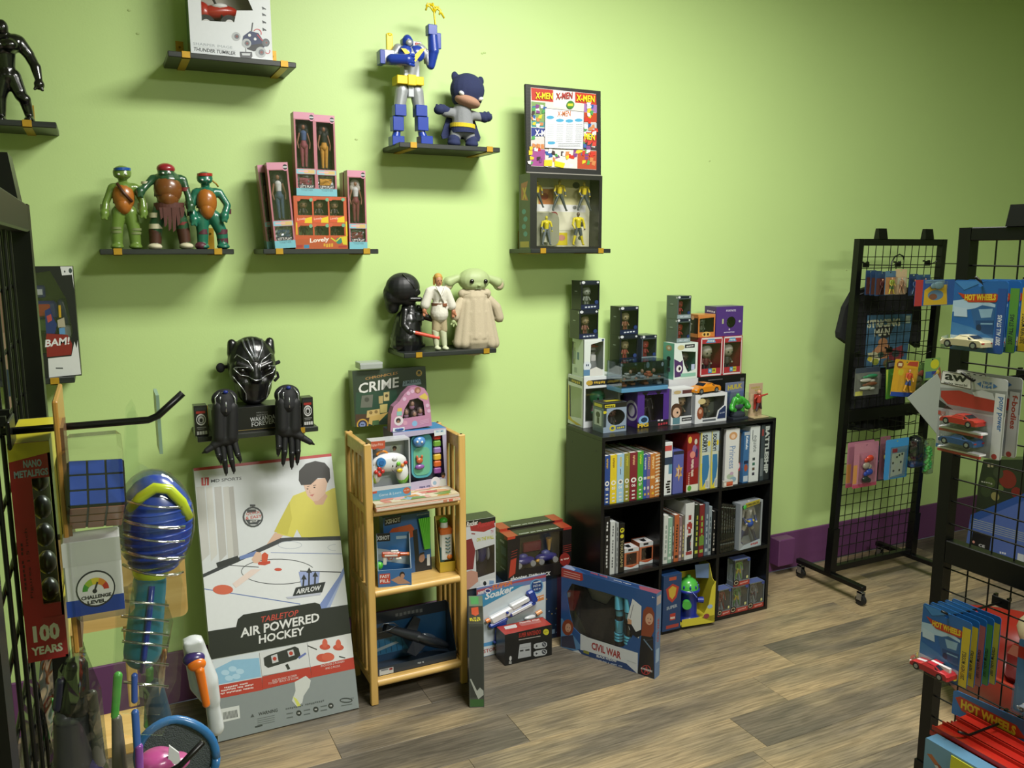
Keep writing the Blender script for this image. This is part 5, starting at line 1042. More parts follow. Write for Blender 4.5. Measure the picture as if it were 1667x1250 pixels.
a.poly([(345, 382), (404, 376), (400, 440), (350, 444)], 'c0b06c'); a.poly([(250, 425), (345, 412), (348, 466), (246, 478)], 'cdb070'); a.disc(278, 440, 13, '8c7444'); a.disc(318, 434, 13, '8c7444'); a.poly([(270, 470), (410, 440), (350, 500), (300, 540), (262, 520)], 'c8a860'); a.poly([(292, 500), (340, 495), (342, 530), (290, 535)], '4c6c44')
a.disc(218, 528, 44, 'c89c3c'); a.disc(218, 528, 34, '2c2c4c'); a.disc(218, 528, 22, '7c8cb8'); a.text('2.0', (206, 534), (230, 532), 14, '1c2440'); a.disc(645, 145, 24, 'b8984c'); a.disc(645, 140, 12, '2c3a2c'); a.rect(630, 150, 662, 160, '8c7034')
a.poly([(520, 205), (655, 190), (664, 230), (516, 245)], '8498a4'); a.text('2 MILLION', (528, 232), (655, 214), 26, '2c4450', 0.02); a.end('front_print', t.root)
t = thing('game_box_small', 'small grey box lying on top of the crime board game', 'box', (0.917, 3.14, 1.25)); t['label'] = 'small pale grey box lying on top of the crime board game'
MB().box(-.045, -.02, 0, .045, .05, .026, K('a9b0ac'), bev=.002).build('carton', t); a = Art(((-.045, -.02, 0), (.09, 0, 0), (0, 0, .026), (0, -1, 0)), PC); a.rect(0, 0, 100, 30, 'c0c8c4'); a.end('front_print', t)
# pink arched doll set box
t = thing('doll_playset_box', 'pink arched storybook doll set box standing on the baby activity box', 'toy box', (1.028, 2.985, zt+0.2325)); k_ = .165/305.
def dz_(x, y): return ((x-568)*k_, (525-y)*k_)
out = [dz_(*p) for p in ((412, 525), (422, 400), (440, 350), (480, 318), (520, 265), (570, 222), (620, 218), (670, 235), (695, 275), (712, 370), (722, 510))]
hole = [dz_(*p) for p in ((500, 440), (520, 370), (560, 310), (620, 300), (660, 330), (672, 430))]
m = MB(); m.prism([out, hole], (0, 0, 0), (1, 0, 0), (0, 0, 1), (0, -1, 0), K('c28aaa'), .002); m.prism([out], (0, .04, 0), (1, 0, 0), (0, 0, 1), (0, -1, 0), K('5c4c5c'), .002)
n = len(out); vs = [(x, .002, z) for x, z in out]+[(x, .038, z) for x, z in out]; m.add(vs, [(i, (i+1) % n, n+(i+1) % n, n+i) for i in range(n)], K('a86c94')); m.build('carton', t)
m = MB(); m.prism([hole], (0, .003, 0), (1, 0, 0), (0, 0, 1), (0, -1, 0), CLEAR, .0004); m.build('window', t)
m = MB()
for x, y in ((585, 342), (540, 402), (645, 400), (600, 420)): p = dz_(x, y); m.ell((p[0], .02, p[1]), (.014, .01, .016), PL('6c5c60'), 10, 7); m.ell((p[0], .012, p[1]), (.008, .006, .01), PL('c89c8c'), 10, 7); m.ell((p[0], .018, p[1]-.014), (.011, .008, .01), PL('b88cb0'), 10, 7)
m.build('little_doll', t)
fw = (722-412)*k_; fh = (525-218)*k_; a = Art(((dz_(412, 0)[0], 0, 0), (fw, 0, 0), (0, 0, fh), (0, -1, 0)), ((412, 218), (722, 218), (722, 525), (412, 525)))
a.disc(475, 452, 34, 'e2d8dc'); a.disc(472, 450, 18, '3c3438'); a.disc(472, 458, 10, '9c7460'); a.disc(592, 482, 20, '8cb8dc'); a.disc(620, 245, 24, '9c6c5c'); a.disc(622, 250, 13, 'c89c84'); a.poly([(630, 290), (672, 268), (695, 295), (690, 320), (640, 305)], 'd8c060'); a.disc(522, 472, 16, 'd8a0b8'); a.rect(468, 362, 500, 385, 'd8b860'); a.rect(462, 385, 500, 415, '8cc0b8')
for k in range(3): a.line([(630, 470+k*11), (700, 458+k*11)], 5, 'd8a8c8')
for x, y in ((520, 300), (550, 262), (580, 250), (690, 360), (700, 400)): a.disc(x, y, 14, 'd8b4d0')
a.end('front_print', t)
# blaster boxes, second shelf
def wedge_box(name, label, loc, w, d, h, mat, inner, rz=0, fh=0.3):
    """display tray: full-height back, low front lip, sloped sides"""
    t = thing(name, label, 'toy box', loc, rz); m = MB(); K1 = K(mat)
    m.box(-w/2, d-.002, 0, w/2, d, h, K(inner)); m.box(-w/2, 0, 0, w/2, .002, h*fh, K1); m.box(-w/2, 0, 0, w/2, d, .002, K1)
    for s_ in (-1, 1): m.prism([[(0, 0), (d, 0), (d, h), (d*.75, h), (0, h*fh)]], (s_*w/2, 0, 0), (0, 1, 0), (0, 0, 1), (s_, 0, 0), K1, .002)
    m.build('carton', t); return t
def blaster(m, c, L, body, trim, tip, flip=1, ang=0):
    x, y, z = c; X = Matrix.Translation((x, y, z)) @ Matrix.Rotation(ang, 4, 'Y') @ Matrix.Diagonal((flip*L, L, L, 1)); old = m.X; m.X = X
    B = PL(body); T = PL(trim); P_ = PL(tip)
    m.box(-.38, -.06, -.02, .2, .06, .16, B, bev=.03); m.box(-.3, -.065, .02, .12, .065, .09, T, bev=.01); m.cyl((.2, 0, .08), (.42, 0, .08), .07, .055, B, 12); m.cyl((.42, 0, .08), (.5, 0, .08), .06, .065, P_, 12)
    m.box(-.34, -.045, -.26, -.22, .045, 0, T, bev=.02); m.box(-.1, -.05, .16, .14, .05, .21, T, bev=.01); m.tube([(-.2, 0, -.02), (-.16, 0, -.1), (-.06, 0, -.1), (-.02, 0, -.02)], .014, B); m.box(-.16, -.02, -.08, -.13, .02, 0, P_); m.box(.05, -.05, -.1, .25, .05, -.02, T, bev=.02); m.X = old
t = Carton('foam_blaster_box', 'large blue boxed orange foam blaster at the back of the second pine shelf', 'toy box', (1.005, 2.985, WZ2), 0.19, 0.05, 0.235, '2f62a0', sides='2a5490', tilt=math.radians(-4))
a = t.art('front', ((285, 65), (580, 130), (592, 480), (270, 420))); a.poly([(300, 70), (402, 92), (395, 130), (290, 112)], '15181c'); a.text('XSHOT', (298, 104), (394, 122), 24, 'dfe3e8', 0.03); a.poly([(300, 70), (400, 92), (396, 100), (300, 80)], '15181c'); a.poly([(330, 66), (370, 74), (366, 82), (334, 76)], 'b02c3c')
a.poly([(300, 170), (340, 142), (460, 160), (480, 190), (475, 235), (400, 240), (320, 230), (296, 200)], 'c0582a'); a.poly([(310, 175), (345, 175), (340, 205), (306, 200)], '3c5ca0'); a.text('X', (316, 197), (334, 198), 18, 'e6e6e6', 0.03); a.poly([(470, 200), (500, 200), (510, 420), (480, 420)], '1c2024'); a.poly([(475, 385), (590, 400), (592, 480), (478, 470)], '1c2330'); a.disc(525, 385, 20, 'b08874', ry=26); a.poly([(505, 365), (545, 362), (540, 350), (512, 350)], '2c2420')
a.poly([(560, 375), (580, 378), (580, 450), (560, 445)], 'd8dce0'); a.text('ADVENTURE', (500, 128), (575, 142), 8, 'a8c0dc'); a.end('front_print', t.root)
m = MB(); GRN = PL('66c83c')
for i in range(6): m.cyl((.052+i*.0085-.005, -.012, .215), (.066+i*.0035, -.014, .09), .0042, .0042, GRN, 8)
m.build('foam_darts', t.root)
t = wedge_box('foam_blaster_box', 'small blue tray box with an orange and white foam blaster, front of second pine shelf', (0.915, 2.885, WZ2), 0.125, 0.065, 0.19, 'b9cde0', '3a78b8', rz=math.radians(-14), fh=0.35)
m = MB(); blaster(m, (0.0, .034, .105), .12, 'c0542c', 'd8d4cc', 'e07a34', 1, math.radians(3)); m.build('foam_blaster', t); m = MB(); m.ell((-.055, .03, .075), (.014, .012, .016), PL('52b83c'), 12, 8); m.build('green_grip', t)
a = Art(((-.0625, .0628, 0), (.125, 0, 0), (0, 0, .19), (0, -1, 0)), PC); a.rect(0, 0, 42, 17, '15181c'); a.text('XSHOT', (2, 14), (40, 14), 9, 'dfe3e8', 0.03); a.rect(60, 8, 92, 14, 'a8c4e0'); a.poly([(0, 30), (100, 45), (100, 70), (0, 55)], 'b8c4cc'); a.end('inner_print', t)
a = Art(((-.0625, 0, 0), (.125, 0, 0), (0, 0, .0665), (0, -1, 0)), PC); a.rect(0, 0, 100, 100, '3a6ea8'); a.rect(4, 20, 36, 80, 'c04a3c'); a.text('FAST', (6, 45), (34, 45), 18, 'eeeeee', 0.02); a.text('FILL', (6, 72), (34, 72), 18, 'eeeeee', 0.02); a.poly([(38, 60), (62, 40), (76, 58), (98, 90), (60, 88)], 'b88c74'); a.disc(72, 34, 8, '2c2420', ry=18); a.disc(73, 42, 6, 'b88c74', ry=14); a.end('lip_print', t)
a = Art(((.0625, 0, 0), (0, .065, 0), (0, 0, .19), (1, 0, 0)), PC); a.poly([(2, 66), (60, 10), (60, 96), (2, 98)], 'c6d2dc'); a.text('X-SHOT', (10, 80), (52, 74), 9, '5c88b8', 0.02); a.end('side_print', t)
t = wedge_box('water_blaster_box', 'yellow tray box with an orange and white water blaster standing upright', (1.147, 2.93, WZ2), 0.066, 0.075, 0.21, 'c0a22e', 'b39a34', rz=math.radians(-6), fh=0.2)
m = MB(); m.X = Matrix.Translation((0, .03, .01)); W3 = PL('e4e6e4'); T3 = PL('3c6a70'); m.box(-.024, -.014, .03, .024, .018, .155, W3, bev=.006); m.box(-.024, -.016, .135, .024, .02, .165, PL('e2732c'), bev=.005); m.box(-.026, -.012, .025, -.006, .016, .09, T3, bev=.004); m.ell((.012, -.012, .045), (.012, .008, .011), PL('e27a2c'), 12, 8)
for i in range(5): m.tube([(-.004, -.016, .125-i*.014), (.006, -.018, .12-i*.014), (.014, -.016, .126-i*.014)], .0022, T3, 6)
m.cyl((-.004, .004, .165), (-.004, .004, .185), .016, .014, W3, 14); m.ell((-.006, .004, .192), (.017, .015, .012), PL('46b83c'), 14, 8); m.build('water_blaster', t)
a = Art(((.033, 0, 0), (0, .075, 0), (0, 0, .21), (1, 0, 0)), PC); a.rect(62, 8, 95, 20, 'b0382c'); a.end('side_print', t)
t = Carton('toy_pack', 'pale rounded blister tip showing behind the second shelf boxes', 'toy pack', (1.085, 3.045, WZ2), 0.05, 0.03, 0.245, 'b9b4a4', tilt=0)
# dark spacecraft toy box, lowest shelf
t = wedge_box('aircraft_toy_box', 'dark blue boxed black toy aircraft on the lowest pine shelf', ((WXL+WXR)/2, 2.90, WZ3), WXR-WXL-.008, 0.11, 0.205, '24303e', '1f4a72', fh=0.17)
m = MB(); D2 = M('1a1e24', 0.35); S3 = Matrix.Translation((.02, .05, .10)) @ Matrix.Rotation(math.radians(27), 4, 'Y') @ Matrix.Rotation(math.radians(-18), 4, 'X'); m.X = S3
m.ell((.05, 0, 0), (.1, .03, .022), D2, 20, 10); m.cyl((-.13, 0, 0), (.0, 0, 0), .014, .024, D2, 14); m.cyl((-.15, 0, 0), (-.13, 0, 0), .018, .014, D2, 14); m.ell((.04, -.012, .016), (.035, .012, .01), M('2c343e', 0.2), 14, 7)
m.add([(-.06, .0, .01), (-.01, .0, .015), (.0, .02, .07), (-.03, .02, .075), (-.06, .004, .01), (-.01, .004, .015), (.0, .026, .07), (-.03, .026, .075)], [(0,1,2,3),(4,7,6,5),(0,4,5,1),(1,5,6,2),(2,6,7,3),(3,7,4,0)], D2)
m.add([(-.02, -.01, -.015), (.04, -.012, -.018), (-.01, -.045, -.07), (-.05, -.045, -.065), (-.02, -.004, -.015), (.04, -.006, -.018), (-.01, -.04, -.07), (-.05, -.04, -.065)], [(0,1,2,3),(4,7,6,5),(0,4,5,1),(1,5,6,2),(2,6,7,3),(3,7,4,0)], D2)
m.build('toy_aircraft', t)
m = MB(); m.tube([(-.145, .045, .17), (-.12, .04, .19), (-.08, .04, .185), (-.06, .045, .165)], .002, M('6c7078', 0.3, .6), 6); m.tube([(-.15, .05, .15), (-.1, .03, .165), (-.065, .045, .17)], .002, M('6c7078', 0.3, .6), 6); m.build('cord', t)
w_ = WXR-WXL-.008; a = Art(((-w_/2, .108, 0), (w_, 0, 0), (0, 0, .205), (0, -1, 0)), PC); a.rect(0, 0, 100, 22, '1c2430'); a.text('MISSION', (34, 16), (70, 15), 9, '5c6064', 0.01); a.rect(0, 30, 30, 55, '2c3238'); a.poly([(2, 55), (40, 52), (50, 84), (2, 86)], '3a7cac')
for i in range(6): a.line([(6+i*7, 55), (8+i*7, 84)], 0.6, '1c3c58')
a.poly([(8, 72), (34, 64), (38, 68), (10, 78)], 'a8b8c4'); a.end('inner_print', t)
a = Art(((-w_/2, 0, 0), (w_, 0, 0), (0, 0, .035), (0, -1, 0)), PC); a.rect(3, 25, 20, 92, 'c4c8cc'); a.rect(15, 30, 19, 55, '8a2c2c'); a.rect(5, 30, 14, 45, '6a7078'); a.text('AGES 5+', (50, 60), (58, 60), 25, 'a8b0b8'); a.end('lip_print', t)

# ================================================================ things on the floor beside the pine unit
t = Carton('game_case_box', 'tall narrow clear-topped box standing on end right of the pine shelf', 'box', (1.160, 2.685, 0), 0.056, 0.255, 0.335, '454a44', sides='4c5048', top='33362e', rz=math.radians(-23))
a = t.art('front'); a.rect(0, 0, 100, 100, '4a4f4c'); a.rect(6, 3, 94, 88, '3c403e'); a.rect(4, 90, 96, 99, '3f6a3a'); a.poly([(5, 66), (12, 65), (52, 80), (72, 76), (95, 80), (96, 85), (60, 90), (40, 82)], 'b4b8b4'); a.end('front_print', t.root)
a = t.art('top', ((800, 470), (855, 470), (850, 735), (762, 735))); a.poly([(800, 470), (855, 470), (852, 545), (792, 545)], '70806c'); a.poly([(805, 475), (838, 475), (836, 530), (802, 530)], '4fa05c'); a.poly([(800, 560), (832, 552), (830, 620), (812, 638), (794, 620)], 'c8502c'); a.text('PIZZA', (775, 705), (838, 700), 30, 'c4b82c', 0.02); a.text('WAR', (775, 678), (838, 672), 22, 'c4b82c', 0.02); a.end('top_print', t.root)

t = Carton('water_blaster_card', 'blue and white water blaster on a large carded pack behind the console box', 'toy pack', (1.483, 3.03, 0.0), 0.325, 0.03, 0.36, 'd4dae0', rz=math.radians(3), tilt=math.radians(-6))
t.root.rotation_euler = (0, 0, math.radians(2)); t.root.scale = (1.03, .8, .815); t.root.location = (1.483, 3.022, 0.001)
for c in list(t.root.children): bpy.data.objects.remove(c)
MB().box(-.1625, 0.024, 0, .1625, .03, .385, K('cdd6de'), bev=.001).build('backing_card', t.root)
fc = ((-.1625, .024, 0), (.325, 0, 0), (0, 0, .385), (0, -1, 0)); a = Art(fc, ((190, 640), (735, 540), (745, 900+170), (190, 1150)))
a.poly([(190, 640), (735, 540), (735, 600), (500, 640), (190, 780)], '6c7cb0'); a.poly([(190, 655), (735, 548), (735, 570), (300, 640), (190, 690)], 'a84c5c'); a.poly([(190, 700), (400, 640), (560, 620), (250, 770), (190, 800)], '3c8cb8')
a.text('SUPER', (300, 660), (460, 622), 36, 'd87a34', 0.03, 0.2); a.text('Soaker', (250, 728), (470, 670), 50, 'dfe3e8', 0.03, 0.2); a.text('NERF', (200, 690), (246, 678), 20, 'e8e8e8', 0.03); a.disc(272, 662, 24, 'e8e8ec', ry=16); a.disc(272, 662, 18, '2c3a7c', ry=11)
a.disc(658, 636, 56, '6aa0d0'); a.disc(658, 636, 46, '24427c'); a.text('DRENCH', (630, 618), (690, 606), 14, 'dfe3ea', .02); a.text('14.5 m', (630, 645), (690, 634), 18, 'dfe3ea', .02); a.text('4.35 m', (632, 670), (690, 658), 14, 'dfe3ea', .02)
a.poly([(585, 750), (590, 690), (610, 730), (720, 700), (722, 740), (600, 770)], 'd88a4c'); a.poly([(590, 700), (575, 660), (610, 720), (600, 770), (580, 760)], 'e09a44'); a.text('MOTORIZED 1.45m', (620, 748), (718, 722), 14, 'f0e6dc', .02); a.poly([(190, 1050), (372, 1020), (372, 1130), (190, 1150)], '5a9cd0'); a.poly([(220, 1070), (372, 1055), (372, 1122), (232, 1142)], 'e0e2e4'); a.poly([(190, 1085), (205, 1078), (216, 1150), (192, 1150)], 'e0e2e4'); a.text('STORE', (238, 1118), (350, 1100), 28, 'b0483c', .02); a.text("'", (195, 1110), (200, 1108), 10, 'b0483c', .02)
a.end('card_print', t.root)
m = MB(); BL = PL('24409c'); WT = PL('dfe2e6'); m.X = Matrix.Translation((.01, .006, .235)) @ Matrix.Rotation(math.radians(-19), 4, 'Y')
m.box(-.125, -.012, -.02, .03, .018, .025, WT, bev=.008); m.box(-.04, -.014, -.03, .09, .018, .0, BL, bev=.006); m.box(-.02, -.016, .005, .07, .018, .035, WT, bev=.006); m.box(.07, -.014, -.02, .105, .018, .055, BL, bev=.008); m.box(-.03, -.018, -.022, .07, -.012, -.006, WT, bev=.002); m.cyl((-.125, 0, .012), (-.142, 0, .012), .012, .012, PL('e8843c'), 14); m.box(-.14, -.012, -.04, -.05, .018, -.012, BL, bev=.008); m.cyl((-.045, -.02, .01), (-.045, -.012, .01), .006, .006, BL, 10)
m.X = Matrix.Translation((-.055, .008, .13)) @ Matrix.Rotation(math.radians(4), 4, 'Y'); m.box(-.03, -.012, -.055, .02, .016, .075, BL, bev=.01); m.box(-.035, -.012, -.065, .03, .016, -.05, BL, bev=.006)
m.build('water_blaster', t.root); m = MB(); m.cyl((.13, .0, .19), (.105, .0, .18), .012, .013, PL('e8a46c'), 12); m.ell((.08, .008, .165), (.03, .012, .012), WT, 12, 8); m.build('reel', t.root)

t = Carton('console_box', 'black and red retro game console box in front of the water blaster', 'box', (1.505, 2.937, 0), 0.222, 0.085, 0.137, '121315', top='b03c32', sides='101112', rz=math.radians(0))
t.root.location = (1.503, 2.925, 0)
a = t.art('front', ((372, 985), (752, 885), (755, 1130), (385, 1210))); a.poly([(372, 960), (470, 945), (470, 1010), (372, 1000)], '17181a'); a.text('SUPER NINTENDO', (478, 1002), (654, 965), 34, 'b03028', .02); a.line([(478, 1018), (654, 982)], 5, 'b8b0ac'); a.disc(700, 948, 25, 'c8c030'); a.text('21+', (686, 955), (714, 948), 14, '5c5a1c', .02)
a.poly([(487, 1052), (575, 1035), (580, 1140), (478, 1158)], 'a9abb0'); a.poly([(490, 1095), (518, 1090), (518, 1102), (492, 1106)], '26272a'); a.poly([(532, 1090), (565, 1084), (567, 1096), (534, 1101)], '26272a'); a.line([(488, 1080), (574, 1066)], 3, '8c8e94')
for y in (0, 58):
    a.poly([(600, 1050+y), (620, 1040+y), (690, 1026+y), (710, 1035+y), (712, 1055+y), (695, 1072+y), (615, 1085+y), (600, 1075+y)], 'b0b2b6'); a.disc(685, 1048+y, 18, '3c3e46'); a.line([(615, 1063+y), (632, 1060+y)], 6, '26272a'); a.line([(622, 1054+y), (624, 1070+y)], 6, '26272a'); a.disc(681, 1044+y, 5, 'b0b2b6'); a.disc(690, 1052+y, 5, 'b0b2b6')
a.disc(422, 1155, 9, 'c4c4c4', ry=18); a.rect(412, 1175, 432, 1195, '9c9c9c'); a.end('front_print', t.root)
a = t.art('top', ((340, 890), (690, 818), (750, 880), (400, 970))); a.poly([(405, 890), (500, 870), (512, 890), (505, 900), (415, 915)], 'd8d8d8'); a.poly([(520, 868), (670, 836), (682, 860), (545, 888)], 'b8706c'); a.text('MAKE-GAME SYSTEM', (530, 868), (670, 842), 14, 'e4d0cc', .01); a.end('top_print', t.root)

# supporting cartons behind
t = Carton('toy_carton', 'dark blue carton with small stars under the twin racer box', 'toy box', (1.57, 3.06, 0), 0.33, 0.14, 0.297, '1d3050', sides='241c38')
a = t.art('front'); rn = random.Random(2)
for i in range(30): x, y = rn.uniform(3, 97), rn.uniform(3, 97); a.disc(x, y, 1.0, rn.choice(['5c7cb0', 'a8905c', '7c8cb8']), ry=1.0)
a.rect(93, 0, 100, 100, '3c2038'); a.rect(60, 86, 90, 93, '8fa8c8'); a.end('front_print', t.root)
t = Carton('toy_carton', 'plain dark carton standing under the wall racer box', 'toy box', (1.315, 3.06, 0), 0.15, 0.13, 0.305, '26303f')
t.root['label'] = 'narrow dark carton under the wall racer box beside the pine shelf'
# wall racer box
zr = 0.331
t = Carton('toy_racer_box', 'white boxed purple racer lettered in red, right behind the pine shelf', 'toy box', (1.33, 3.055, 0.306), 0.165, 0.09, 0.297, 'c9ccd0', top='2a3028', sides='4c3034', holes=[[(44, 44), (97, 40), (97, 82), (46, 86)]], back='3c3040')
a = t.art('front', ((-40, 150), (295, 90), (320, 560), (-20, 620)))
a.poly([(-40, 150), (295, 90), (298, 130), (-38, 190)], '23261f'); a.poly([(60, 165), (280, 120), (295, 160), (190, 200), (70, 200)], '9c3230'); a.text('Rocket', (30, 178), (130, 155), 34, 'e0dcd8', .03, .2); a.text('Racers', (130, 178), (290, 142), 38, 'b03a3a', .04, .2); a.poly([(250, 182), (286, 176), (288, 208), (252, 214)], 'c8c4cc'); a.text('TV', (256, 206), (282, 200), 20, 'a0404c', .02)
a.text('ON THE WALL', (125, 272), (286, 240), 26, 'b8b82c', .03, .1); a.rect(75, 214, 110, 222, '8c3c3c'); a.poly([(-20, 280), (80, 250), (115, 330), (100, 460), (-10, 480)], '7c2c30'); a.poly([(-10, 500), (80, 470), (140, 480), (150, 545), (60, 615), (-10, 640)], 'c09080'); a.poly([(165, 540), (312, 515), (318, 560), (170, 590)], 'd8dade'); a.disc(213, 558, 16, '26282c'); a.rect(255, 535, 300, 565, '7c9cc8')
a.end('front_print', t.root); m = MB(); VP = PL('2c2c74'); m.X = Matrix.Translation((.036, .045, .11))
m.ell((0, 0, .03), (.024, .02, .05), VP, 14, 10); m.ell((-.026, -.01, .02), (.008, .012, .03), PL('9c9ca4'), 10, 7); m.ell((.026, -.01, .02), (.008, .012, .03), PL('9c9ca4'), 10, 7); m.box(-.02, -.012, .055, .02, .01, .075, VP, bev=.004); m.build('racer', t.root)
# twin disc shooter boxes
for i, (lb, yy, dx, dzh) in enumerate((('front one of two red and black twin racer boxes with lettering', 3.05, 0, 0), ('rear one of two red and black twin racer boxes against the wall', 3.137, 0.004, 0.008))):
    w_ = 0.312; h_ = 0.208+dzh
    t = Carton('racer_twin_box', lb, 'toy box', (1.622+dx, yy, 0.298), w_, 0.083, h_, '1c1718', sides='241c1c', top='262020', back='5c5236', holes=[[(19, 5), (86, 5), (86, 74), (17, 74)]], group='twin racer boxes')
    a = t.art('front', ((350, 195), (905, 140), (925, 475), (355, 600)) if 0 else ((350, 200), (925, 165), (925, 470), (410, 585)))
    a.poly([(350, 200), (435, 188), (438, 215), (352, 225)], 'b84028'); a.poly([(865, 150), (925, 150), (925, 180), (865, 185)], 'a03028'); a.poly([(413, 400), (470, 380), (474, 500), (413, 540)], 'b03c2c')
    for k in range(4): a.line([(412, 330+k*22), (472, 312+k*22)], 5, '8c3028')
    a.poly([(410, 540), (800, 470), (800, 530), (410, 592)], '1a1718'); a.text('shooter', (430, 566), (585, 535), 40, 'd8d8d8', .03, .15); a.text('TWIN PACK', (600, 530), (778, 497), 28, 'd8d8d8', .03, .15); a.text('DISC SHOOTERS', (515, 572), (775, 530), 26, 'd8d8d8', .02, .15); a.disc(880, 390, 38, '8c2c28', ry=44); a.text('10 DISCS', (850, 400), (908, 390), 14, 'e4c8c0', .02)
    for k in range(4): a.line([(865, 300+k*14), (924, 290+k*14)], 4, '8c3028')
    a.end('front_print', t.root)
    a = t.art('left'); a.rect(0, 0, 100, 100, '211b1c'); a.rect(20, 26, 80, 44, '4c5c6c'); a.rect(20, 52, 80, 66, '3c4854'); a.rect(10, 14, 60, 19, 'b8b8b8'); a.rect(15, 72, 70, 75, '9c9c9c'); a.rect(60, 0, 100, 8, 'b03c28'); a.end('side_print', t.root)
    a = t.art('top'); a.rect(0, 0, 16, 100, 'a83c28'); a.rect(84, 0, 100, 100, 'a83c28'); a.text('SHOOTERS TWIN PACK DISC SHOOTERS', (20, 88), (82, 88), 14, 'c8ccc8', .01); a.end('top_print', t.root)
    m = MB(); VP = PL('3a3486')
    for x in (-.06, .05):
        m.X = Matrix.Translation((x, .04, .075)); m.ell((0, 0, 0), (.055, .025, .018), VP, 16, 8); m.ell((0, .005, .018), (.022, .016, .012), PL('5a5a9c'), 12, 7); m.ell((-.045, -.015, -.006), (.014, .008, .008), PL('e0a83c'), 10, 6)
        for q in (-.034, .034): m.cyl((q, -.028, -.01), (q, -.016, -.01), .013, .013, M('c0c0c8', .3, .3), 14)
    m.X = Matrix.Translation((.07, .05, .12)); m.cyl((0, 0, -.02), (0, 0, .035), .006, .014, PL('e0b04c'), 12); m.X = None; m.box(-.05, .06, .1, .04, .075, .145, PL('8c3038'), bev=.004); m.build('racers', t.root)

# large costume box turned on the floor
ang = math.atan2(2.562-2.972, 1.884-1.684)
W5 = math.hypot(0.2, 0.41)
mid = (Vector((1.684, 2.972, 0))+Vector((1.884, 2.562, 0)))/2
t = Carton('costume_box', 'large blue window box with a dark costume, turned on the floor before the bookcase', 'costume box', mid, W5, 0.042, 0.362, '2c5490', rz=ang, sides='4c6c9c', top='2f5288', back='8d8f92',
    holes=[[(12, 16), (48, 15.5), (72, 16), (74, 24), (80, 40), (77, 58), (68, 74), (60, 78), (24, 78), (14, 70), (10, 55), (6, 30)]])
Q = ((720, 440), (1365, 605), (1355, 1190), (720, 970))
a = t.art('front', Q)
a.poly([(720, 440), (860, 475), (865, 520), (850, 528), (720, 500)], 'a83a34')
for k in range(3): a.line([(735, 462+k*16), (845, 490+k*15)], 5, 'd8a8a4')
a.poly([(720, 780), (730, 780), (770, 850), (860, 970), (830, 1000), (720, 970)], '5a88b8'); a.disc(765, 840, 38, '8a4630', ry=54); a.disc(768, 842, 20, 'c89c84', ry=30); a.poly([(722, 900), (800, 890), (820, 985), (722, 968)], '3c3c50'); a.disc(762, 838, 3, '2c2420'); a.disc(776, 842, 3, '2c2420'); a.poly([(760, 860), (776, 862), (768, 867)], '9c4c44')
a.poly([(850, 880), (900, 905), (1240, 1010), (1240, 1150), (1190, 1125), (800, 1000), (850, 990)], 'cfd3da'); a.poly([(830, 985), (900, 1000), (1160, 1080), (1235, 1150), (1200, 1140), (860, 1018)], '2a4478')
a.text('CIVIL WAR', (925, 985), (1125, 1055), 50, 'a03a3c', .04); a.text('BLACK WIDOW', (960, 1037), (1095, 1075), 16, 'e4e6ea', .03); a.text('DRESS UP SET + BONUS CAP', (925, 1050), (1135, 1108), 10, 'b8c4d8', .01); a.line([(1165, 1060), (1230, 1082)], 4, 'aeb4bc'); a.poly([(872, 990), (910, 1003), (908, 1022), (870, 1008)], '8c8c3c')
# printed girl
a.poly([(1165, 775), (1200, 640), (1262, 690), (1260, 850), (1245, 910), (1180, 850)], 'd6dae0'); a.poly([(1262, 900), (1285, 860), (1345, 900), (1357, 1186), (1240, 1148)], '1d1e24')
a.poly([(1170, 810), (1195, 815), (1225, 865), (1262, 850), (1275, 880), (1235, 905), (1195, 880)], '1d1e24'); a.poly([(1170, 775), (1195, 785), (1195, 815), (1168, 812)], 'c89878'); a.line([(1207, 680), (1185, 775)], 6, '9c9ca4')
a.poly([(1270, 780), (1275, 720), (1300, 692), (1335, 700), (1352, 740), (1350, 860), (1330, 900), (1262, 890)], '8a4630'); a.disc(1317, 778, 27, 'd0a48c', ry=40); a.disc(1308, 772, 3.5, '2c2420'); a.disc(1327, 778, 3.5, '2c2420'); a.poly([(1305, 795), (1328, 800), (1316, 810)], 'b05c54'); a.line([(1280, 915), (1340, 990)], 8, '6c84a0'); a.line([(1290, 925), (1345, 915)], 5, '3c3e48')
a.ring(1298, 1125, 34, 6, 'a83a3c'); a.text('A', (1283, 1148), (1318, 1155), 52, 'a83a3c', .03); a.text('AVENGERS', (1260, 1118), (1342, 1142), 13, 'd8d8dc', .03); a.text('4+', (1333, 632), (1352, 637), 11, 'e4e6ea', .02)
a.end('front_print', t.root)
a = t.art('top', ((760, 400), (1395, 580), (1365, 605), (725, 440))); a.poly([(745, 405), (800, 410), (860, 455), (850, 470), (740, 440)], '8c98b8'); a.poly([(870, 440), (1290, 560), (1290, 580), (960, 500)], '203c6c'); a.poly([(1290, 560), (1395, 580), (1365, 605), (1290, 585)], '8c4a5c'); a.text('CIVIL WAR', (985, 486), (1110, 520), 14, 'b84a44', .03); a.text('CAPTAIN AMERICA', (1150, 535), (1250, 562), 6, 'c8ccd8'); a.end('top_print', t.root)
a = t.art('right'); a.rect(0, 0, 100, 100, '5c7ca8'); a.rect(10, 4, 90, 14, 'b8a8a4'); a.text('CIVIL WAR', (70, 58), (70, 30), 40, 'a83a3c', .03, up=(-40, 0)); a.rect(20, 66, 80, 82, '9cb4d0'); a.end('side_print', t.root)
hh = 0.362
def ip(u, v, d=.02): return (-W5/2+W5*u, d, hh*v)
m = MB(); CL = M('26262a', .85, bump=.5, var=.3, scale=60)
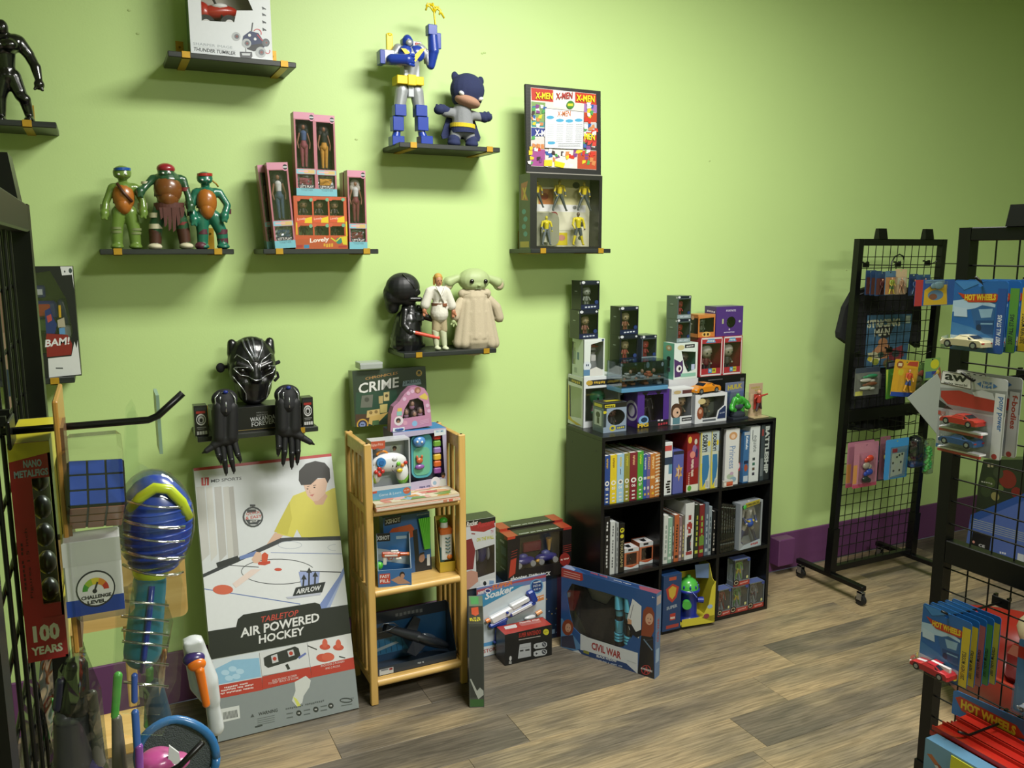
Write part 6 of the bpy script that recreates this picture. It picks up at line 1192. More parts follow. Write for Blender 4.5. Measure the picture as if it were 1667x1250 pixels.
m.prism([[(-W5/2+W5*u, hh*v) for u, v in ((.12, .84), (.22, .84), (.30, .68), (.46, .66), (.52, .78), (.56, .78), (.56, .30), (.5, .22), (.26, .24), (.18, .4), (.1, .5))]], (0, .022, 0), (1, 0, 0), (0, 0, 1), (0, -1, 0), CL, .01); m.build('costume', t.root)
m = MB(); TU = PL('5cb0d0'); TD = PL('1e2024')
for u in (.60, .70):
    m.cyl(ip(u, .86), ip(u+.01, .68), .019, .021, TU, 14); m.cyl(ip(u+.01, .68), ip(u+.015, .54), .014, .013, TD, 12); m.cyl(ip(u+.008, .66), ip(u+.012, .60), .0165, .0165, TU, 14); m.cyl(ip(u+.01, .54), ip(u+.012, .40), .019, .017, TU if u < .65 else TD, 14)
    for k in range(3): m.cyl(ip(u+.01, .39-k*.035), ip(u+.01, .37-k*.035), .021, .021, TU, 14)
    m.cyl(ip(u+.01, .28), ip(u+.01, .2), .02, .017, TD, 14)
m.build('toy_batons', t.root)

# ================================================================ books and games in the black bookcase
def spine(name, label, cat, x0, x1, z0, h, mat, depth=0.2, y=None, group=None, spr=None, lean=0.0, pages=True, bev=.001):
    y = FY+.012 if y is None else y
    w = x1-x0-.0008; t = thing(name, label, cat, ((x0+x1)/2, y, z0+.0005), 0, group); t.rotation_euler = (0, lean, 0)
    if pages:
        c = min(.0015, w*.2); m = MB(); k = K(mat); m.box(-w/2, 0, 0, w/2, .002, h, k, bev=.0008); m.box(-w/2, .002, 0, -w/2+c, depth, h, k); m.box(w/2-c, .002, 0, w/2, depth, h, k); m.build('cover', t)
        MB().box(-w/2+c, .002, .003, w/2-c, depth-.003, h-.003, M('dcdcd6', .8), bev=0).build('pages', t)
    else: MB().box(-w/2, 0, 0, w/2, depth, h, K(mat), bev=bev).build('carton', t)
    a = Art(((-w/2, 0, 0), (w, 0, 0), (0, 0, h), (0, -1, 0)), PC)
    if spr: spr(a); a.end('spine_print', t)
    return t
def Zx(zx, zy): q = P(920+zx/3.4714, 680+zy/3.4722, FY+.012); return q
def vt(a, s, y0, y1, c, x=68, cap=46, b=.02):    # lettering running down the spine
    a.text(s, (100-x, y0), (100-x, y1), 0, c, b, up=(cap, 0))
def comic(c1, c2, num):
    def f(a):
        vt(a, 'Library', 6, 26, c1, x=66, cap=34); vt(a, 'comics', 30, 42, c2, x=60, cap=18, b=0)
        a.disc(50, 57, 36, 'e4e4e0', ry=5.2); a.disc(50, 57, 18, c2, ry=2.6); a.text(num, (24, 71), (76, 71), 6, 'e8e6e0', .03)
        for y in (78, 86, 93): a.rect(30, y, 70, y+3, 'd8d8d0')
    return f
bk = [('blue', 218, 252, 225, '2c4a8c', 'c8a23c', '02'), ('yellow', 252, 290, 222, 'dcc42c', '8c6c1c', '03'), ('pale blue', 290, 330, 218, '9cc0d8', 'c8b43c', '04'), ('olive green', 330, 362, 213, '8c8838', 'c8c03c', '05'), ('dark red', 362, 405, 210, '7c2430', 'd8a878', '06'), ('bright green', 405, 438, 206, '4ca03c', 'c8d83c', '07')]
for n_, x0, x1, yt, c_, c1, num in bk:
    a0 = Zx(x0, 500).x; a1 = Zx(x1, 490).x; sp = comic(c1, '5c5c5c' if n_ == 'pale blue' else c_, num)
    spine('comic_book', n_+' thick comic book in the top left cube of the bookcase', 'book', max(a0, C1[0]+.001), a1, R1, 0.212, c_, .19, spr=sp, group='comic books in the top left cube')
for n_, x0, x1, c_, c1 in (('thin blue', 438, 458, '34589c', 'c8ccd8'), ('thin purple', 458, 477, '6c5c94', 'd8a85c'), ('thick orange', 477, 505, 'c07834', 'e8c48c')):
    a0 = Zx(x0, 480).x; a1 = Zx(x1, 470).x
    def sp(a, c1=c1): vt(a, 'stories', 6, 34, c1, cap=50); a.disc(45, 76, 26, 'd8d0c4', ry=4); a.disc(60, 90, 26, 'd8b03c', ry=3); a.rect(10, 50, 90, 56, c1)
    spine('comic_book', n_+' comic book in the top left cube of the bookcase', 'book', a0, a1, R1, 0.195, c_, .19, spr=sp, group='comic books in the top left cube')
for n_, x0, x1 in (('left', 505, 528), ('right', 528, 550)):
    def sp(a):
        for k in range(13): a.poly([(0, 4+k*7.5), (100, 2+k*7.5), (100, 5+k*7.5), (0, 7+k*7.5)], 'd8c8a8')
        a.rect(20, 60, 80, 66, 'e8e4dc')
    spine('comic_book', n_+' one of two orange striped comic books by the divider', 'book', Zx(x0, 470).x, min(Zx(x1, 465).x, C1[1]-.001), R1, 0.195, 'b8743c', .19, spr=sp, group='comic books in the top left cube')
# top middle cube
def sp(a): a.rect(8, 6, 92, 16, 'c0504c'); a.rect(0, 28, 100, 42, '2c3c54'); a.rect(60, 42, 100, 60, '5c8ca8'); vt(a, 'JENGA', 72, 97, '1c1c1c', cap=60, b=.03)
spine('puzzle_box', 'narrow white game box at the left of the top middle cube', 'game box', C2[0]+.001, Zx(600, 440).x, R1, 0.237, 'dde0e2', .2, pages=False, spr=sp)
def sp(a): a.rect(0, 0, 100, 8, '2c2c3c'); a.poly([(50, 30), (70, 40), (90, 38), (76, 50), (88, 60), (66, 60), (56, 72), (46, 58), (20, 60), (36, 48), (24, 38), (42, 40)], 'c8a060'); a.disc(55, 50, 16, '8c4c4c', ry=7); vt(a, 'BOGGLE', 42, 58, 'e4d8d0', x=60, cap=20)
spine('game_tin', 'violet blue game box in the top middle cube', 'game box', Zx(607, 430).x, Zx(665, 425).x, R1, 0.193, '5a62a8', .18, pages=False, spr=sp)
def sp(a):
    a.poly([(0, 30), (100, 20), (100, 58), (0, 66)], '8c2a4a'); a.disc(20, 10, 16, 'd8b04c', ry=6); a.disc(60, 26, 18, '8c6c9c', ry=7); a.disc(45, 36, 22, 'd8887c', ry=6); a.disc(70, 14, 12, 'c8c4b8', ry=5); a.disc(80, 34, 10, '3c2c5c', ry=8); vt(a, 'SCRABBLE JUNIOR', 44, 74, 'e4d4c4', x=66, cap=26, b=.03); vt(a, 'JUNIOR', 66, 88, 'd8a89c', x=86, cap=12)
    a.rect(0, 88, 100, 100, 'd8dcc8'); a.disc(26, 94, 17, '58a03c', ry=5)
spine('board_game_box', 'red picture board game box in the top middle cube', 'board game', Zx(683, 425).x, Zx(750, 415).x, R1, 0.262, '8c221f', .26, pages=False, spr=sp)
def sorry(a):
    a.poly([(0, 55), (60, 50), (75, 70), (70, 100), (0, 100)], 'd8c83c'); a.poly([(20, 40), (80, 40), (90, 62), (76, 80), (30, 96), (20, 70)], '3878a8'); a.rect(10, 0, 100, 35, 'b8c4c4'); vt(a, 'SORRY!', 4, 34, '1c2430', x=84, cap=50, b=.04); a.disc(80, 20, 14, 'd8c02c', ry=5); a.poly([(56, 84), (92, 84), (92, 98), (56, 98)], 'd8dcdc')
    for k in range(4): a.rect(60+k*8, 85, 63+k*8, 97, '2c2c2c')
    a.rect(0, 0, 12, 100, 'c8bc5c')
spine('board_game_box', 'left one of two blue and yellow board game boxes, top middle cube', 'board game', Zx(757, 415).x, Zx(816, 410).x, R1, 0.262, 'c8ccb8', .26, pages=False, spr=sorry, group='blue and yellow board games')
spine('board_game_box', 'right one of two blue and yellow board game boxes, top middle cube', 'board game', Zx(818, 412).x, min(Zx(880, 405).x, C2[1]-.001), R1, 0.262, 'c8ccb8', .26, pages=False, spr=sorry, group='blue and yellow board games')
# top right cube
def sp(a): a.disc(52, 12, 30, 'c89868', ry=7); a.disc(52, 13, 16, 'e4c4a8', ry=4); vt(a, 'Princess', 30, 70, '7c94b8', x=72, cap=44, b=.01); a.disc(40, 84, 26, 'a8b8a0', ry=5); a.disc(62, 90, 24, '8ca8b8', ry=5); a.disc(50, 79, 14, 'b89cb4', ry=3)
spine('board_game_box', 'white princess board game box at the left of the top right cube', 'board game', C3[0]+.022, Zx(975, 395).x, R1, 0.262, 'd8d8d6', .26, pages=False, spr=sp)
def sp(a): a.rect(0, 60, 100, 76, 'b04040'); a.disc(50, 66, 36, 'd8d8d8', ry=6); a.rect(10, 84, 90, 96, '5c4c3c')
spine('puzzle_box', 'short brown game box between the princess game and a blue box', 'game box', Zx(978, 390).x, Zx(1000, 388).x, R1, 0.235, '54483a', .22, pages=False, spr=sp, y=FY+.03)
def sp(a): a.rect(0, 0, 100, 6, 'a8b0b8'); vt(a, 'KidzLabs', 8, 34, 'dfe6ee', x=70, cap=46, b=.03); a.disc(50, 70, 34, 'a0503c', ry=7); a.rect(10, 56, 90, 62, '1c2c4c'); a.rect(10, 86, 90, 97, 'b8c4d0')
spine('puzzle_box', 'blue science kit box in the top right cube', 'game box', Zx(1001, 388).x, Zx(1032, 382).x, R1, 0.24, '3a6a9c', .22, pages=False, spr=sp)
def sp(a):
    a.rect(20, 6, 26, 24, '3c4448'); vt(a, 'equate', 16, 46, '5c6468', x=80, cap=48, b=0)
    for i, c_ in enumerate(('3c4448', '3c6c5c', '5c4c3c', '3c3c4c')): a.rect(30, 56+i*9, 56, 61+i*9, c_)
spine('board_game_box', 'white equation board game box in the top right cube', 'board game', Zx(1036, 382).x, Zx(1090, 373).x, R1, 0.262, 'd0d6d6', .26, pages=False, spr=sp)
def sp(a): a.rect(0, 0, 38, 100, '3c464c'); a.rect(2, 60, 30, 92, '6c7478'); a.rect(6, 8, 26, 20, '8c3c3c'); vt(a, 'BATTLESHIP', 3, 88, 'b8c0bc', x=58, cap=44, b=.05)
spine('board_game_box', 'dark grey battle board game box against the right side of the bookcase', 'board game', Zx(1096, 372).x, min(Zx(1172, 360).x, C3[1]-.001), R1, 0.265, '23292c', .26, pages=False, spr=sp)
t = Carton('toy_car_pack', 'small orange toy car pack lying at the front left of the top right cube', 'toy pack', (2.466+.035, FY+.004, R1+.0005), 0.055, 0.012, 0.03, 'b8b4ac', rz=math.radians(0))
t.root.location = (C3[0]+.012, FY-.004, R1+.0005); 
t.root.children[0].scale = (1, 1, 1); a = t.art('front'); a.rect(30, 20, 95, 85, 'c8603c'); a.disc(16, 50, 10, 'e0dcd4', ry=26); a.rect(34, 60, 90, 78, '9c3c2c'); a.end('front_print', t.root); t.root.location = (C3[0]+.03-.0, FY-.006, R1+.0005)
# middle left cube
def wh(s, c): 
    def f(a): vt(a, s, 8, 88, c, x=66, cap=34, b=.02)
    return f
dv = [('black puzzle book with white lettering at the left of the middle left cube', 218, 250, .262, '131416', wh('ART OF PUZZLES', 'd8d8d8')), ('white cased book beside the black puzzle book', 252, 280, .238, 'c8cccc', wh('GAME GUIDE 2000', '54585c')), ('thin grey cased book in the middle left cube', 284, 300, .228, '9a9ea0', wh('THE GAME', '3c4044')),
      ('black martial arts book with yellow emblem in the middle left cube', 302, 333, .222, '141513', lambda a: (a.disc(50, 14, 40, 'c8c02c', ry=5), a.disc(50, 26, 34, 'c8c02c', ry=4), a.text('4D', (24, 16), (76, 16), 5, '141513', .03), vt(a, 'TOKUGAMI', 34, 88, 'a09468', x=74, cap=50)))]
for lb, x0, x1, h_, c_, s_ in dv: spine('boxed_book', lb, 'book', max(Zx(x0, 880).x, C1[0]+.001), Zx(x1, 875).x, R2, h_, c_, .19, pages=False, spr=s_)
for i, (lb, x0, x1, y_) in enumerate((('left one of two small orange window boxes in the middle left cube', 332, 415, FY+.03), ('right one of two small orange window boxes in the middle left cube', 417, 500, FY+.05))):
    q0 = P(920+x0/3.4714, 680+870/3.4722, y_).x; q1 = P(920+x1/3.4714, 680+860/3.4722, y_).x; h_ = .094 if i == 0 else .1
    t = Carton('vinyl_toy_box', lb, 'toy box', ((q0+q1)/2, y_, R2+.0005), q1-q0-.002, .07, h_, 'b86a48', top='d4d4d4', back='5c5448', holes=[[(14, 24), (86, 24), (86, 80), (14, 80)]], group='small orange window boxes')
    a = t.art('front'); a.rect(0, 0, 100, 18, 'c8ccd0'); a.rect(26, 2, 60, 12, '26282c'); a.rect(0, 84, 100, 100, 'd0d4d6'); a.poly([(10, 84), (90, 84), (60, 92), (40, 92)], 'b8502c'); a.end('front_print', t.root)
    a = t.art('top'); a.poly([(30, 40), (70, 30), (60, 80), (36, 80)], '1c1d20'); a.rect(0, 0, 100, 12, 'a8502c'); a.end('top_print', t.root)
    m = MB(); vinyl(m, (0, .035, .01), .075, '5c4c3c', '4c3c34', '3c3430'); m.build('figurine', t.root)
# middle centre cube: leaning row of books and game cases
row = [('white', 553, 578, .225, 'd0d4d0', 'DRAGON', '8c9c94'), ('mint green', 578, 602, .21, '8cb09c', 'ADVENTURE', 'd8e4dc'), ('dark grey', 602, 612, .215, '5c5c5c', 'DVD', 'c0c0c0'), ('orange', 613, 640, .218, 'b8643c', 'PATHFINDER', '3c2c20'), ('pink grey', 640, 656, .205, '8c7478', 'GUIDE', 'd8c8c8'), ('brown grey', 656, 671, .21, '6c645c', 'MODULES', 'c8b878'),
       ('thick white', 672, 722, .262, 'd4d6d6', 'ICONS', '9c3c3c'), ('black and green', 726, 750, .25, '2c3428', 'DRAGON', 'b8c044'), ('red and green', 752, 780, .245, '7c2c2c', 'QUEST', '8cb048'), ('slate blue', 783, 804, .25, '5a6878', 'ATLAS', 'a8b8c4'), ('pale steel', 804, 822, .23, '8c98a0', 'TALES', '3c4c58'), ('black', 828, 856, .205, '17181a', 'RPG BOOK', 'b0a8a0')]
for n_, x0, x1, h_, c_, s_, tc_ in row:
    a0 = max(Zx(x0, 820).x, C2[0]+.001); a1 = min(Zx(x1, 800).x, C2[1]-.003)
    def sp(a, s_=s_, tc_=tc_, n_=n_):
        vt(a, s_, 20, 80, tc_, x=70, cap=44, b=.02); a.rect(15, 86, 85, 92, tc_)
        if n_ == 'thick white': a.text('N', (20, 46), (80, 46), 10, 'a83a34', .05); a.poly([(20, 60), (80, 56), (60, 72), (76, 84), (24, 86)], '2c2c30')
        if n_ == 'red and green': a.rect(0, 60, 100, 78, '6c8c3c')
    spine('game_book', n_+' book in the crowded middle cube of the bookcase', 'book', a0, a1, R2, h_, c_, .2, spr=sp, group='books in the middle cube', pages=(c_ not in ('5a6878', '8c98a0')))
# middle right cube
for i in range(6):
    x0 = C3[0]+.004+i*.0155
    def sp(a, i=i): vt(a, 'COMICS', 12+i*3, 60, '9a9ea0', x=60, cap=30); a.rect(0, 80, 100, 83, '8c9092'); a.rect(0, 4, 100, 6, 'b0b4b4')
    t = spine('bagged_comics', 'dark bagged comic bundle, %s in the row of the middle right cube' % ('first', 'second', 'third', 'fourth', 'fifth', 'sixth')[i], 'comic', x0, x0+.0145, R2, .232-.004*i, '2a2c2c', .17, pages=False, spr=sp, group='dark bagged comics', y=FY+.004+.002*i)
    MB().box(-.0078, -.0012, -.0002, .0078, .17, .232-.004*i+.006, BAG).build('plastic_bag', t)
x0 = C3[0]+.105; x1 = C3[1]-.035
t = Carton('figure_box', 'grey window box with a caped grey and blue figure in the middle right cube', 'toy box', ((x0+x1)/2+.004, FY+.004, R2+.0005), x1-x0, .05, .222, '9aa0a6', back='a4b4bc', sides='8c949c', holes=[[(8, 4), (94, 4), (94, 86), (20, 92), (8, 84)]], rz=math.radians(6))
m = MB(); hero(m, (0, .02, .026), .2, 'a4a098', 'a8a69c', 'a8a69c', '2c3c6c', cape='2c345c', pose=.2); w_ = x1-x0
m.cap((-.0, .012, .118), (0, .012, .124), .021, .02, M('2c4c9c', .5), 10); m.box(-.018, -.004, .128, .018, .02, .134, M('d0b83c')); m.build('action_figure', t.root)
a = t.art('front'); a.poly([(20, 92), (94, 86), (100, 100), (0, 100)], 'b0bcc4'); a.text('hero', (52, 97), (86, 95), 6, 'a83c3c', .03); a.end('front_print', t.root)
m = MB(); pts = [(-.045, .2), (.05, .208), (.052, .228), (-.04, .222)]; m.prism([pts], (0, -.002, 0), (1, 0, 0), (0, 0, 1), (0, -1, 0), K('b8a838'), .0015); m.ell((-.048, -.003, .205), (.011, .002, .011), K('4cb04c'), 14, 7); o = m.build('header_banner', t.root)
a = Art(((-.045, -.002, .2), (.095, 0, .006), (0, 0, .02), (0, -1, 0)), PC); a.text('SUPERHEROES', (4, 82), (96, 82), 62, '5c5420', .05); a.end('banner_print', t.root)
# bottom middle cube
def sp(a):
    a.poly([(50, 16), (86, 24), (74, 42), (50, 50), (26, 42), (14, 24)], 'b03a30'); a.poly([(50, 20), (72, 25), (66, 38), (50, 44), (34, 38), (28, 25)], 'c8a83c'); a.text('SUPER', (20, 62), (80, 60), 6, '9aa4b0', .04); a.rect(40, 70, 70, 82, 'b03a30'); a.rect(30, 4, 70, 10, 'b0503c'); a.rect(20, 90, 90, 96, 'a84038'); a.text('1000', (42, 80), (68, 80), 5, 'e0dcd0', .02)
spine('puzzle_box', 'blue comic puzzle box with red shield shape in the bottom middle cube', 'game box', C2[0]+.001, Zx(632, 1190).x, 0.0165, .262, '22406c', .2, pages=False, spr=sp, y=FY-.012)
q0 = Zx(640, 1140).x; q1 = C2[1]-.003; cx = (q0+q1)/2
t = thing('hydrant_toy_box', 'open yellow box with a blue and green hydrant shaped toy, bottom middle cube', 'toy box', (cx-.009, FY-.02, 0.0165), math.radians(-8))
w_ = q1-q0-.026; m = MB(); K1 = K('cfc23a'); m.box(-w_/2, 0, 0, w_/2, .15, .004, K1); m.box(-w_/2, .148, .004, w_/2, .15, .2, K1); m.prism([[(0, 0), (.15, 0), (.15, .262), (.06, .262), (.03, .2), (0, .19)]], (w_/2, 0, 0), (0, 1, 0), (0, 0, 1), (1, 0, 0), K1, .002); m.box(-w_/2, 0, .004, w_/2, .002, .035, K1)
m.prism([[(w_*.1, .2), (w_*.5, .19), (w_*.5, .262), (w_*.05, .262)]], (0, .06, 0), (1, 0, 0), (0, 0, 1), (0, -1, 0), K('6c84b0'), .002); m.prism([[(w_*.1, .03), (w_*.5, .0), (w_*.5, .2), (w_*.38, .17), (w_*.3, .09)]], (0, -.0, 0), (1, 0, 0), (0, 0, 1), (0, -1, 0), K1, .002); m.build('carton', t)
m = MB(); HB = PL('22349a'); HG = PL('52b848'); m.X = Matrix.Translation((-.02, .065, .005)) @ Matrix.Scale(.94, 4)
m.lathe([(.0, 0), (.056, 0), (.06, .01), (.05, .02), (.044, .03), (.046, .14), (.056, .148), (.056, .16), (.0, .16)], HB, n=26); m.lathe([(.05, .16), (.048, .178), (.036, .2), (.018, .212), (0, .214)], HG, n=26); m.lathe([(.012, .212), (.01, .225), (0, .226)], HG, n=12)
m.cyl((-.03, -.04, .1), (-.04, -.062, .098), .02, .022, HG, 16); m.cyl((.04, -.02, .1), (.068, -.028, .098), .014, .016, HB, 14)
for a_ in range(10): tt = a_*math.pi/5; m.ell((.048*math.cos(tt), .048*math.sin(tt), .176), (.005, .005, .009), HB, 8, 5)
m.build('hydrant_toy', t); m = MB(); m.tube([(-.034, -.03+.065*.0-.01, .15), (-.045, -.0, .172), (-.034, .012, .16)], .0014, M('7c8cd0'), 6); m.build('face_lines', t)
a = Art(((w_/2, 0, 0), (0, .15, 0), (0, 0, .262), (1, 0, 0)), PC); a.disc(50, 48, 26, 'a84c38', ry=14); a.disc(60, 40, 16, '5c9c4c', ry=8); a.disc(56, 60, 14, 'd8d4a0', ry=6); a.text('Splash', (22, 86), (84, 80), 9, '3c7cb8', .03); a.poly([(30, 32), (92, 26), (92, 34), (30, 40)], 'b8503c'); a.end('side_print', t)
a = Art(((-w_/2, -.0004, 0), (w_, 0, 0), (0, 0, .2), (0, -1, 0)), PC); a.disc(74, 82, 9, '8c3c44', ry=6); a.disc(84, 60, 8, '9cb4d0', ry=5); a.end('front_print', t)
# bottom right cube, four boxed figures
for i, (lb, x0, x1, y_, z0, c1, c2) in enumerate((('small boxed red figure, left one of the bottom row in the bottom right cube', 862, 935, FY+.004, TH, '7c3430', '6c4c4c'), ('small boxed green figure, middle one of the bottom row in the bottom right cube', 937, 1032, FY+.004, TH, '3c7c44', 'c8b43c'), ('small boxed dark figure, right one of the bottom row in the bottom right cube', 1035, 1132, FY+.004, TH, '6c7074', '5c4c5c'), ('small boxed green figure on top of the bottom row of figures', 950, 1040, FY+.004, TH+.131, '6c9c3c', 'c8b43c'))):
    q0 = max(P(920+x0/3.4714, 680+1080/3.4722, y_).x, C3[0]+.002) if i < 3 else Zx(945, 930).x; q1 = P(920+x1/3.4714, 680+1080/3.4722, y_).x if i < 3 else Zx(1035, 930).x
    if i == 2: q1 = min(q1, C3[1]-.004)
    t = Carton('mini_figure_box', lb, 'toy box', ((q0+q1)/2, y_, z0+.0005), q1-q0-.002, .05, .129, '6c7478', back='b4c0c4', top='5c6a9c', holes=[[(4, 3), (96, 3), (96, 80), (4, 80)]], side={-1: [(6, 4), (94, 4), (94, 84), (6, 84)]}, group='small boxed figures in the bottom right cube')
    m = MB(); hero(m, (0, .024, .024), .098, 'a87c60', c1, c2, c1, pose=.12); m.build('action_figure', t.root)
    a = t.art('front'); a.rect(0, 83, 100, 100, 'a43c34'); a.disc(16 if i in (0, 3) else 12, 86, 19, '1c1a1a', ry=12); a.ring(16 if i in (0, 3) else 12, 86, 13, 3, 'b8a88c', ry=8); a.text('HEROES', (40, 95), (90, 93), 7, 'd8a098', .02); a.rect(78, 66, 90, 76, 'c8c888'); a.disc(92, 5, 12, '3c4c8c', ry=7); a.end('front_print', t.root)

# ================================================================ boxes on top of the bookcase
TZ = BH+.0005
def place(x0, x1, yb, Y): return P(x0, yb, Y).x, P(x1, yb, Y).x
def winbox(label, x0, x1, Y, z0, h, d, mat, holes, name='collectible_box', **k):
    a0, a1 = place(x0, x1, k.pop('yb', 660), Y); k.setdefault('back', '8a9484')
    t = Carton(name, label, 'toy box', ((a0+a1)/2, Y, z0), a1-a0, d, h, mat, holes=holes, **k); t.top = z0+h+.0005; return t
SQ = [[(10, 16), (90, 16), (90, 84), (10, 84)]]
# big white cube box
zA = .222
A = winbox('large white windowed toy box at the left end of the bookcase top', 949, 1009, 3.075, TZ, zA-.0, .135, 'd8dce0', [[(6, 22), (94, 22), (94, 88), (6, 88)]], side={-1: [(10, 22), (92, 22), (92, 86), (10, 82)]}, yb=690)
m = MB(); vinyl(m, (.02, .07, .01), .155, '3c8c64', '6c3c5c', '3c3c44'); m.build('figurine', A.root)
a = A.art('front'); a.rect(12, 6, 96, 17, '2c2c2c'); a.text('MARTIAN HUNTER', (28, 14.5), (88, 14), 6, 'c8a83c', .02); a.disc(16, 11, 9, 'b8983c', ry=5); a.rect(50, 90, 88, 98, '2c4484'); a.disc(88, 11, 5, 'c8c8c8', ry=4); a.end('front_print', A.root)
a = A.art('left'); a.poly([(4, 6), (92, 8), (92, 17), (4, 14)], '2c2c2c'); a.text('FUNKO', (24, 14), (80, 15), 6, 'c8a83c', .02); a.poly([(4, 20), (10, 24), (14, 84), (30, 90), (92, 96), (60, 98), (4, 92)], 'd0b43c'); a.end('side_print', A.root)
# small batlike box -> hooded hero in round window
B = winbox('small grey and yellow box with a round window, front left on the bookcase', 982, 1020, 2.90, TZ, .128, .085, '8c9cb0', [circ(56, 50, 38, 27)], yb=700, top='2a2a22', sides='5c6c7c')
B.root.location = (1.925, 2.945, TZ); 
for c in B.root.children: pass
a = B.art('front'); a.rect(0, 0, 100, 17, '23231e'); a.rect(6, 5, 50, 15, 'c8bc2c'); a.text('DORBZ', (9, 13.5), (46, 13.5), 6, '23231e', .03); a.poly([(0, 17), (14, 17), (12, 80), (0, 80)], '303a3c'); a.disc(40, 86, 13, 'c8bc2c', ry=10); a.disc(40, 86, 7, '4c5c74', ry=5); a.rect(55, 80, 96, 92, '4c5c74'); a.text('HERO', (60, 90), (92, 89), 7, 'c8bc2c', .03); a.disc(6, 30, 8, 'c8bc2c', ry=5); a.end('front_print', B.root)
a = B.art('left'); a.rect(0, 0, 100, 17, '23231e'); a.rect(14, 5, 86, 15, 'c8bc2c'); a.rect(16, 26, 84, 78, 'bcc4c8'); a.disc(50, 42, 20, '2c342c', ry=10); a.rect(40, 52, 62, 72, '3c443c'); a.end('side_print', B.root)
a = B.art('top'); a.rect(30, 30, 96, 60, 'c8bc2c'); a.end('top_print', B.root)
m = MB(); vinyl(m, (.004, .04, .01), .1, '6c4c44', '3c3c44', '3c3c44', hair='2c2a28'); m.build('figurine', B.root)
# purple box
C = winbox('purple windowed collector box with yellow lettering on the bookcase top', 1037, 1088, 2.965, TZ, .163, .11, '4c2c84', [[(22, 12), (82, 12), (82, 84), (22, 84)]], yb=695, sides='45287a', back='504c50')
m = MB(); hero(m, (0, .05, .012), .13, '4c4440', '3c3840', '3c3840', '3c3840', cape='2c2a30'); m.build('figurine', C.root)
a = C.art('front'); a.poly([(0, 84), (100, 84), (100, 100), (0, 100)], '1e1c22'); a.disc(20, 80, 16, '7ca4d0', ry=13); a.disc(22, 79, 10, '1c3450', ry=7); a.text('FIG', (2, 99), (36, 98), 11, 'd0b034', .05); a.text('DC', (64, 88), (84, 88), 6, 'd4d4dc', .03); a.text('HERO', (66, 99), (98, 98), 8, 'a83440', .03); a.poly([(14, 4), (34, 4), (28, 12), (20, 12)], '1e1c22'); a.poly([(56, 4), (76, 4), (70, 12), (62, 12)], '1e1c22'); a.end('front_print', C.root)
a = C.art('left'); a.ring(60, 56, 44, 7, 'd0ccdc', ry=28); a.disc(60, 56, 22, 'd0ccdc', ry=16); a.end('side_print', C.root)
# clear display box
dx0, dx1 = place(1013, 1089, 615, 2.95); D = thing('clear_display_box', 'clear acrylic box of small orange and grey cars on the purple box', 'display box', ((dx0+dx1)/2, 2.953, C.top))
w_ = dx1-dx0; m = MB(); AC = clear('e8f0f4', .22); h_ = .128
for b_ in ((-w_/2, 0, .02, w_/2, .0015, h_), (-w_/2, .118, .02, w_/2, .12, h_), (-w_/2, .0015, .02, -w_/2+.0015, .118, h_), (w_/2-.0015, .0015, .02, w_/2, .118, h_), (-w_/2, 0, h_, w_/2, .12, h_+.0015)): m.box(*b_, AC)
m.build('acrylic_case', D); m = MB(); m.box(-w_/2, 0, 0, w_/2, .12, .02, PL('5a90b8'), bev=.002); m.box(-w_/2+.008, .006, .05, w_/2-.008, .11, .053, M('a8a49c', .4)); m.build('base', D)
rn = random.Random(9)
m = MB()
for i in range(7):
    x = -w_*.38+i*w_*.125; c_ = ('d07a54', 'c4b4ac', 'e08a58', 'b8b8c0', 'e0845a', 'd0704c', 'c8c0bc')[i]; zz = .055 if i % 2 else .022
    m.box(x-.012, .02+.012*(i % 3), zz, x+.012, .06+.012*(i % 3), zz+.012, PL(c_), bev=.003); m.box(x-.009, .03+.012*(i % 3), zz+.012, x+.009, .05+.012*(i % 3), zz+.022, PL(c_), bev=.003); m.ell((x, .025, zz+.03), (.008, .007, .009), PL('c88c70'), 8, 6)
m.build('toy_cars', D)
# figure box N and dark mini boxes
N = winbox('white windowed box with a grey suited figure under the two dark mini boxes', 950, 984, 3.08, A.top, .165, .10, 'd8e0dc', [[(34, 14), (94, 6), (94, 82), (30, 84)]], yb=600, sides='c8d4ce', side={-1: [(70, 10), (99, 10), (99, 70), (70, 70)]})
a = N.art('front'); a.rect(4, 0, 100, 6, 'dfe6e4'); a.disc(90, 3.5, 6, '2c3c5c', ry=3); a.disc(16, 70, 20, 'cfd8e0', ry=12); a.disc(14, 68, 3, '2c3c5c'); a.disc(22, 68, 3, '2c3c5c'); a.rect(0, 80, 30, 96, '5c84a8'); a.poly([(30, 80), (60, 74), (92, 84), (92, 98), (30, 98)], 'd4d4d0'); a.end('front_print', N.root)
a = N.art('left'); a.rect(12, 34, 34, 56, '8c9c98'); a.rect(44, 36, 62, 56, '5c7c98'); a.rect(20, 78, 44, 92, '9ca8a4'); a.end('side_print', N.root)
m = MB(); m.X = Matrix.Translation((.012, .05, .006)); m.cap((0, 0, .02), (0, 0, .08), .03, .022, M('8c9092', .5), 12); m.ell((0, -.004, .105), (.022, .02, .024), M('a0a09c', .5), 12, 8); m.cyl((0, 0, .122), (0, 0, .124), .034, .034, M('9c4c34', .6), 16); m.cyl((0, 0, .124), (0, 0, .142), .02, .018, M('9c4c34', .6), 14); m.box(-.012, -.024, .06, .012, -.018, .085, M('e0e0e0')); m.box(-.02, -.026, .1, .02, -.02, .108, M('2c2c30')); m.build('figurine', N.root)
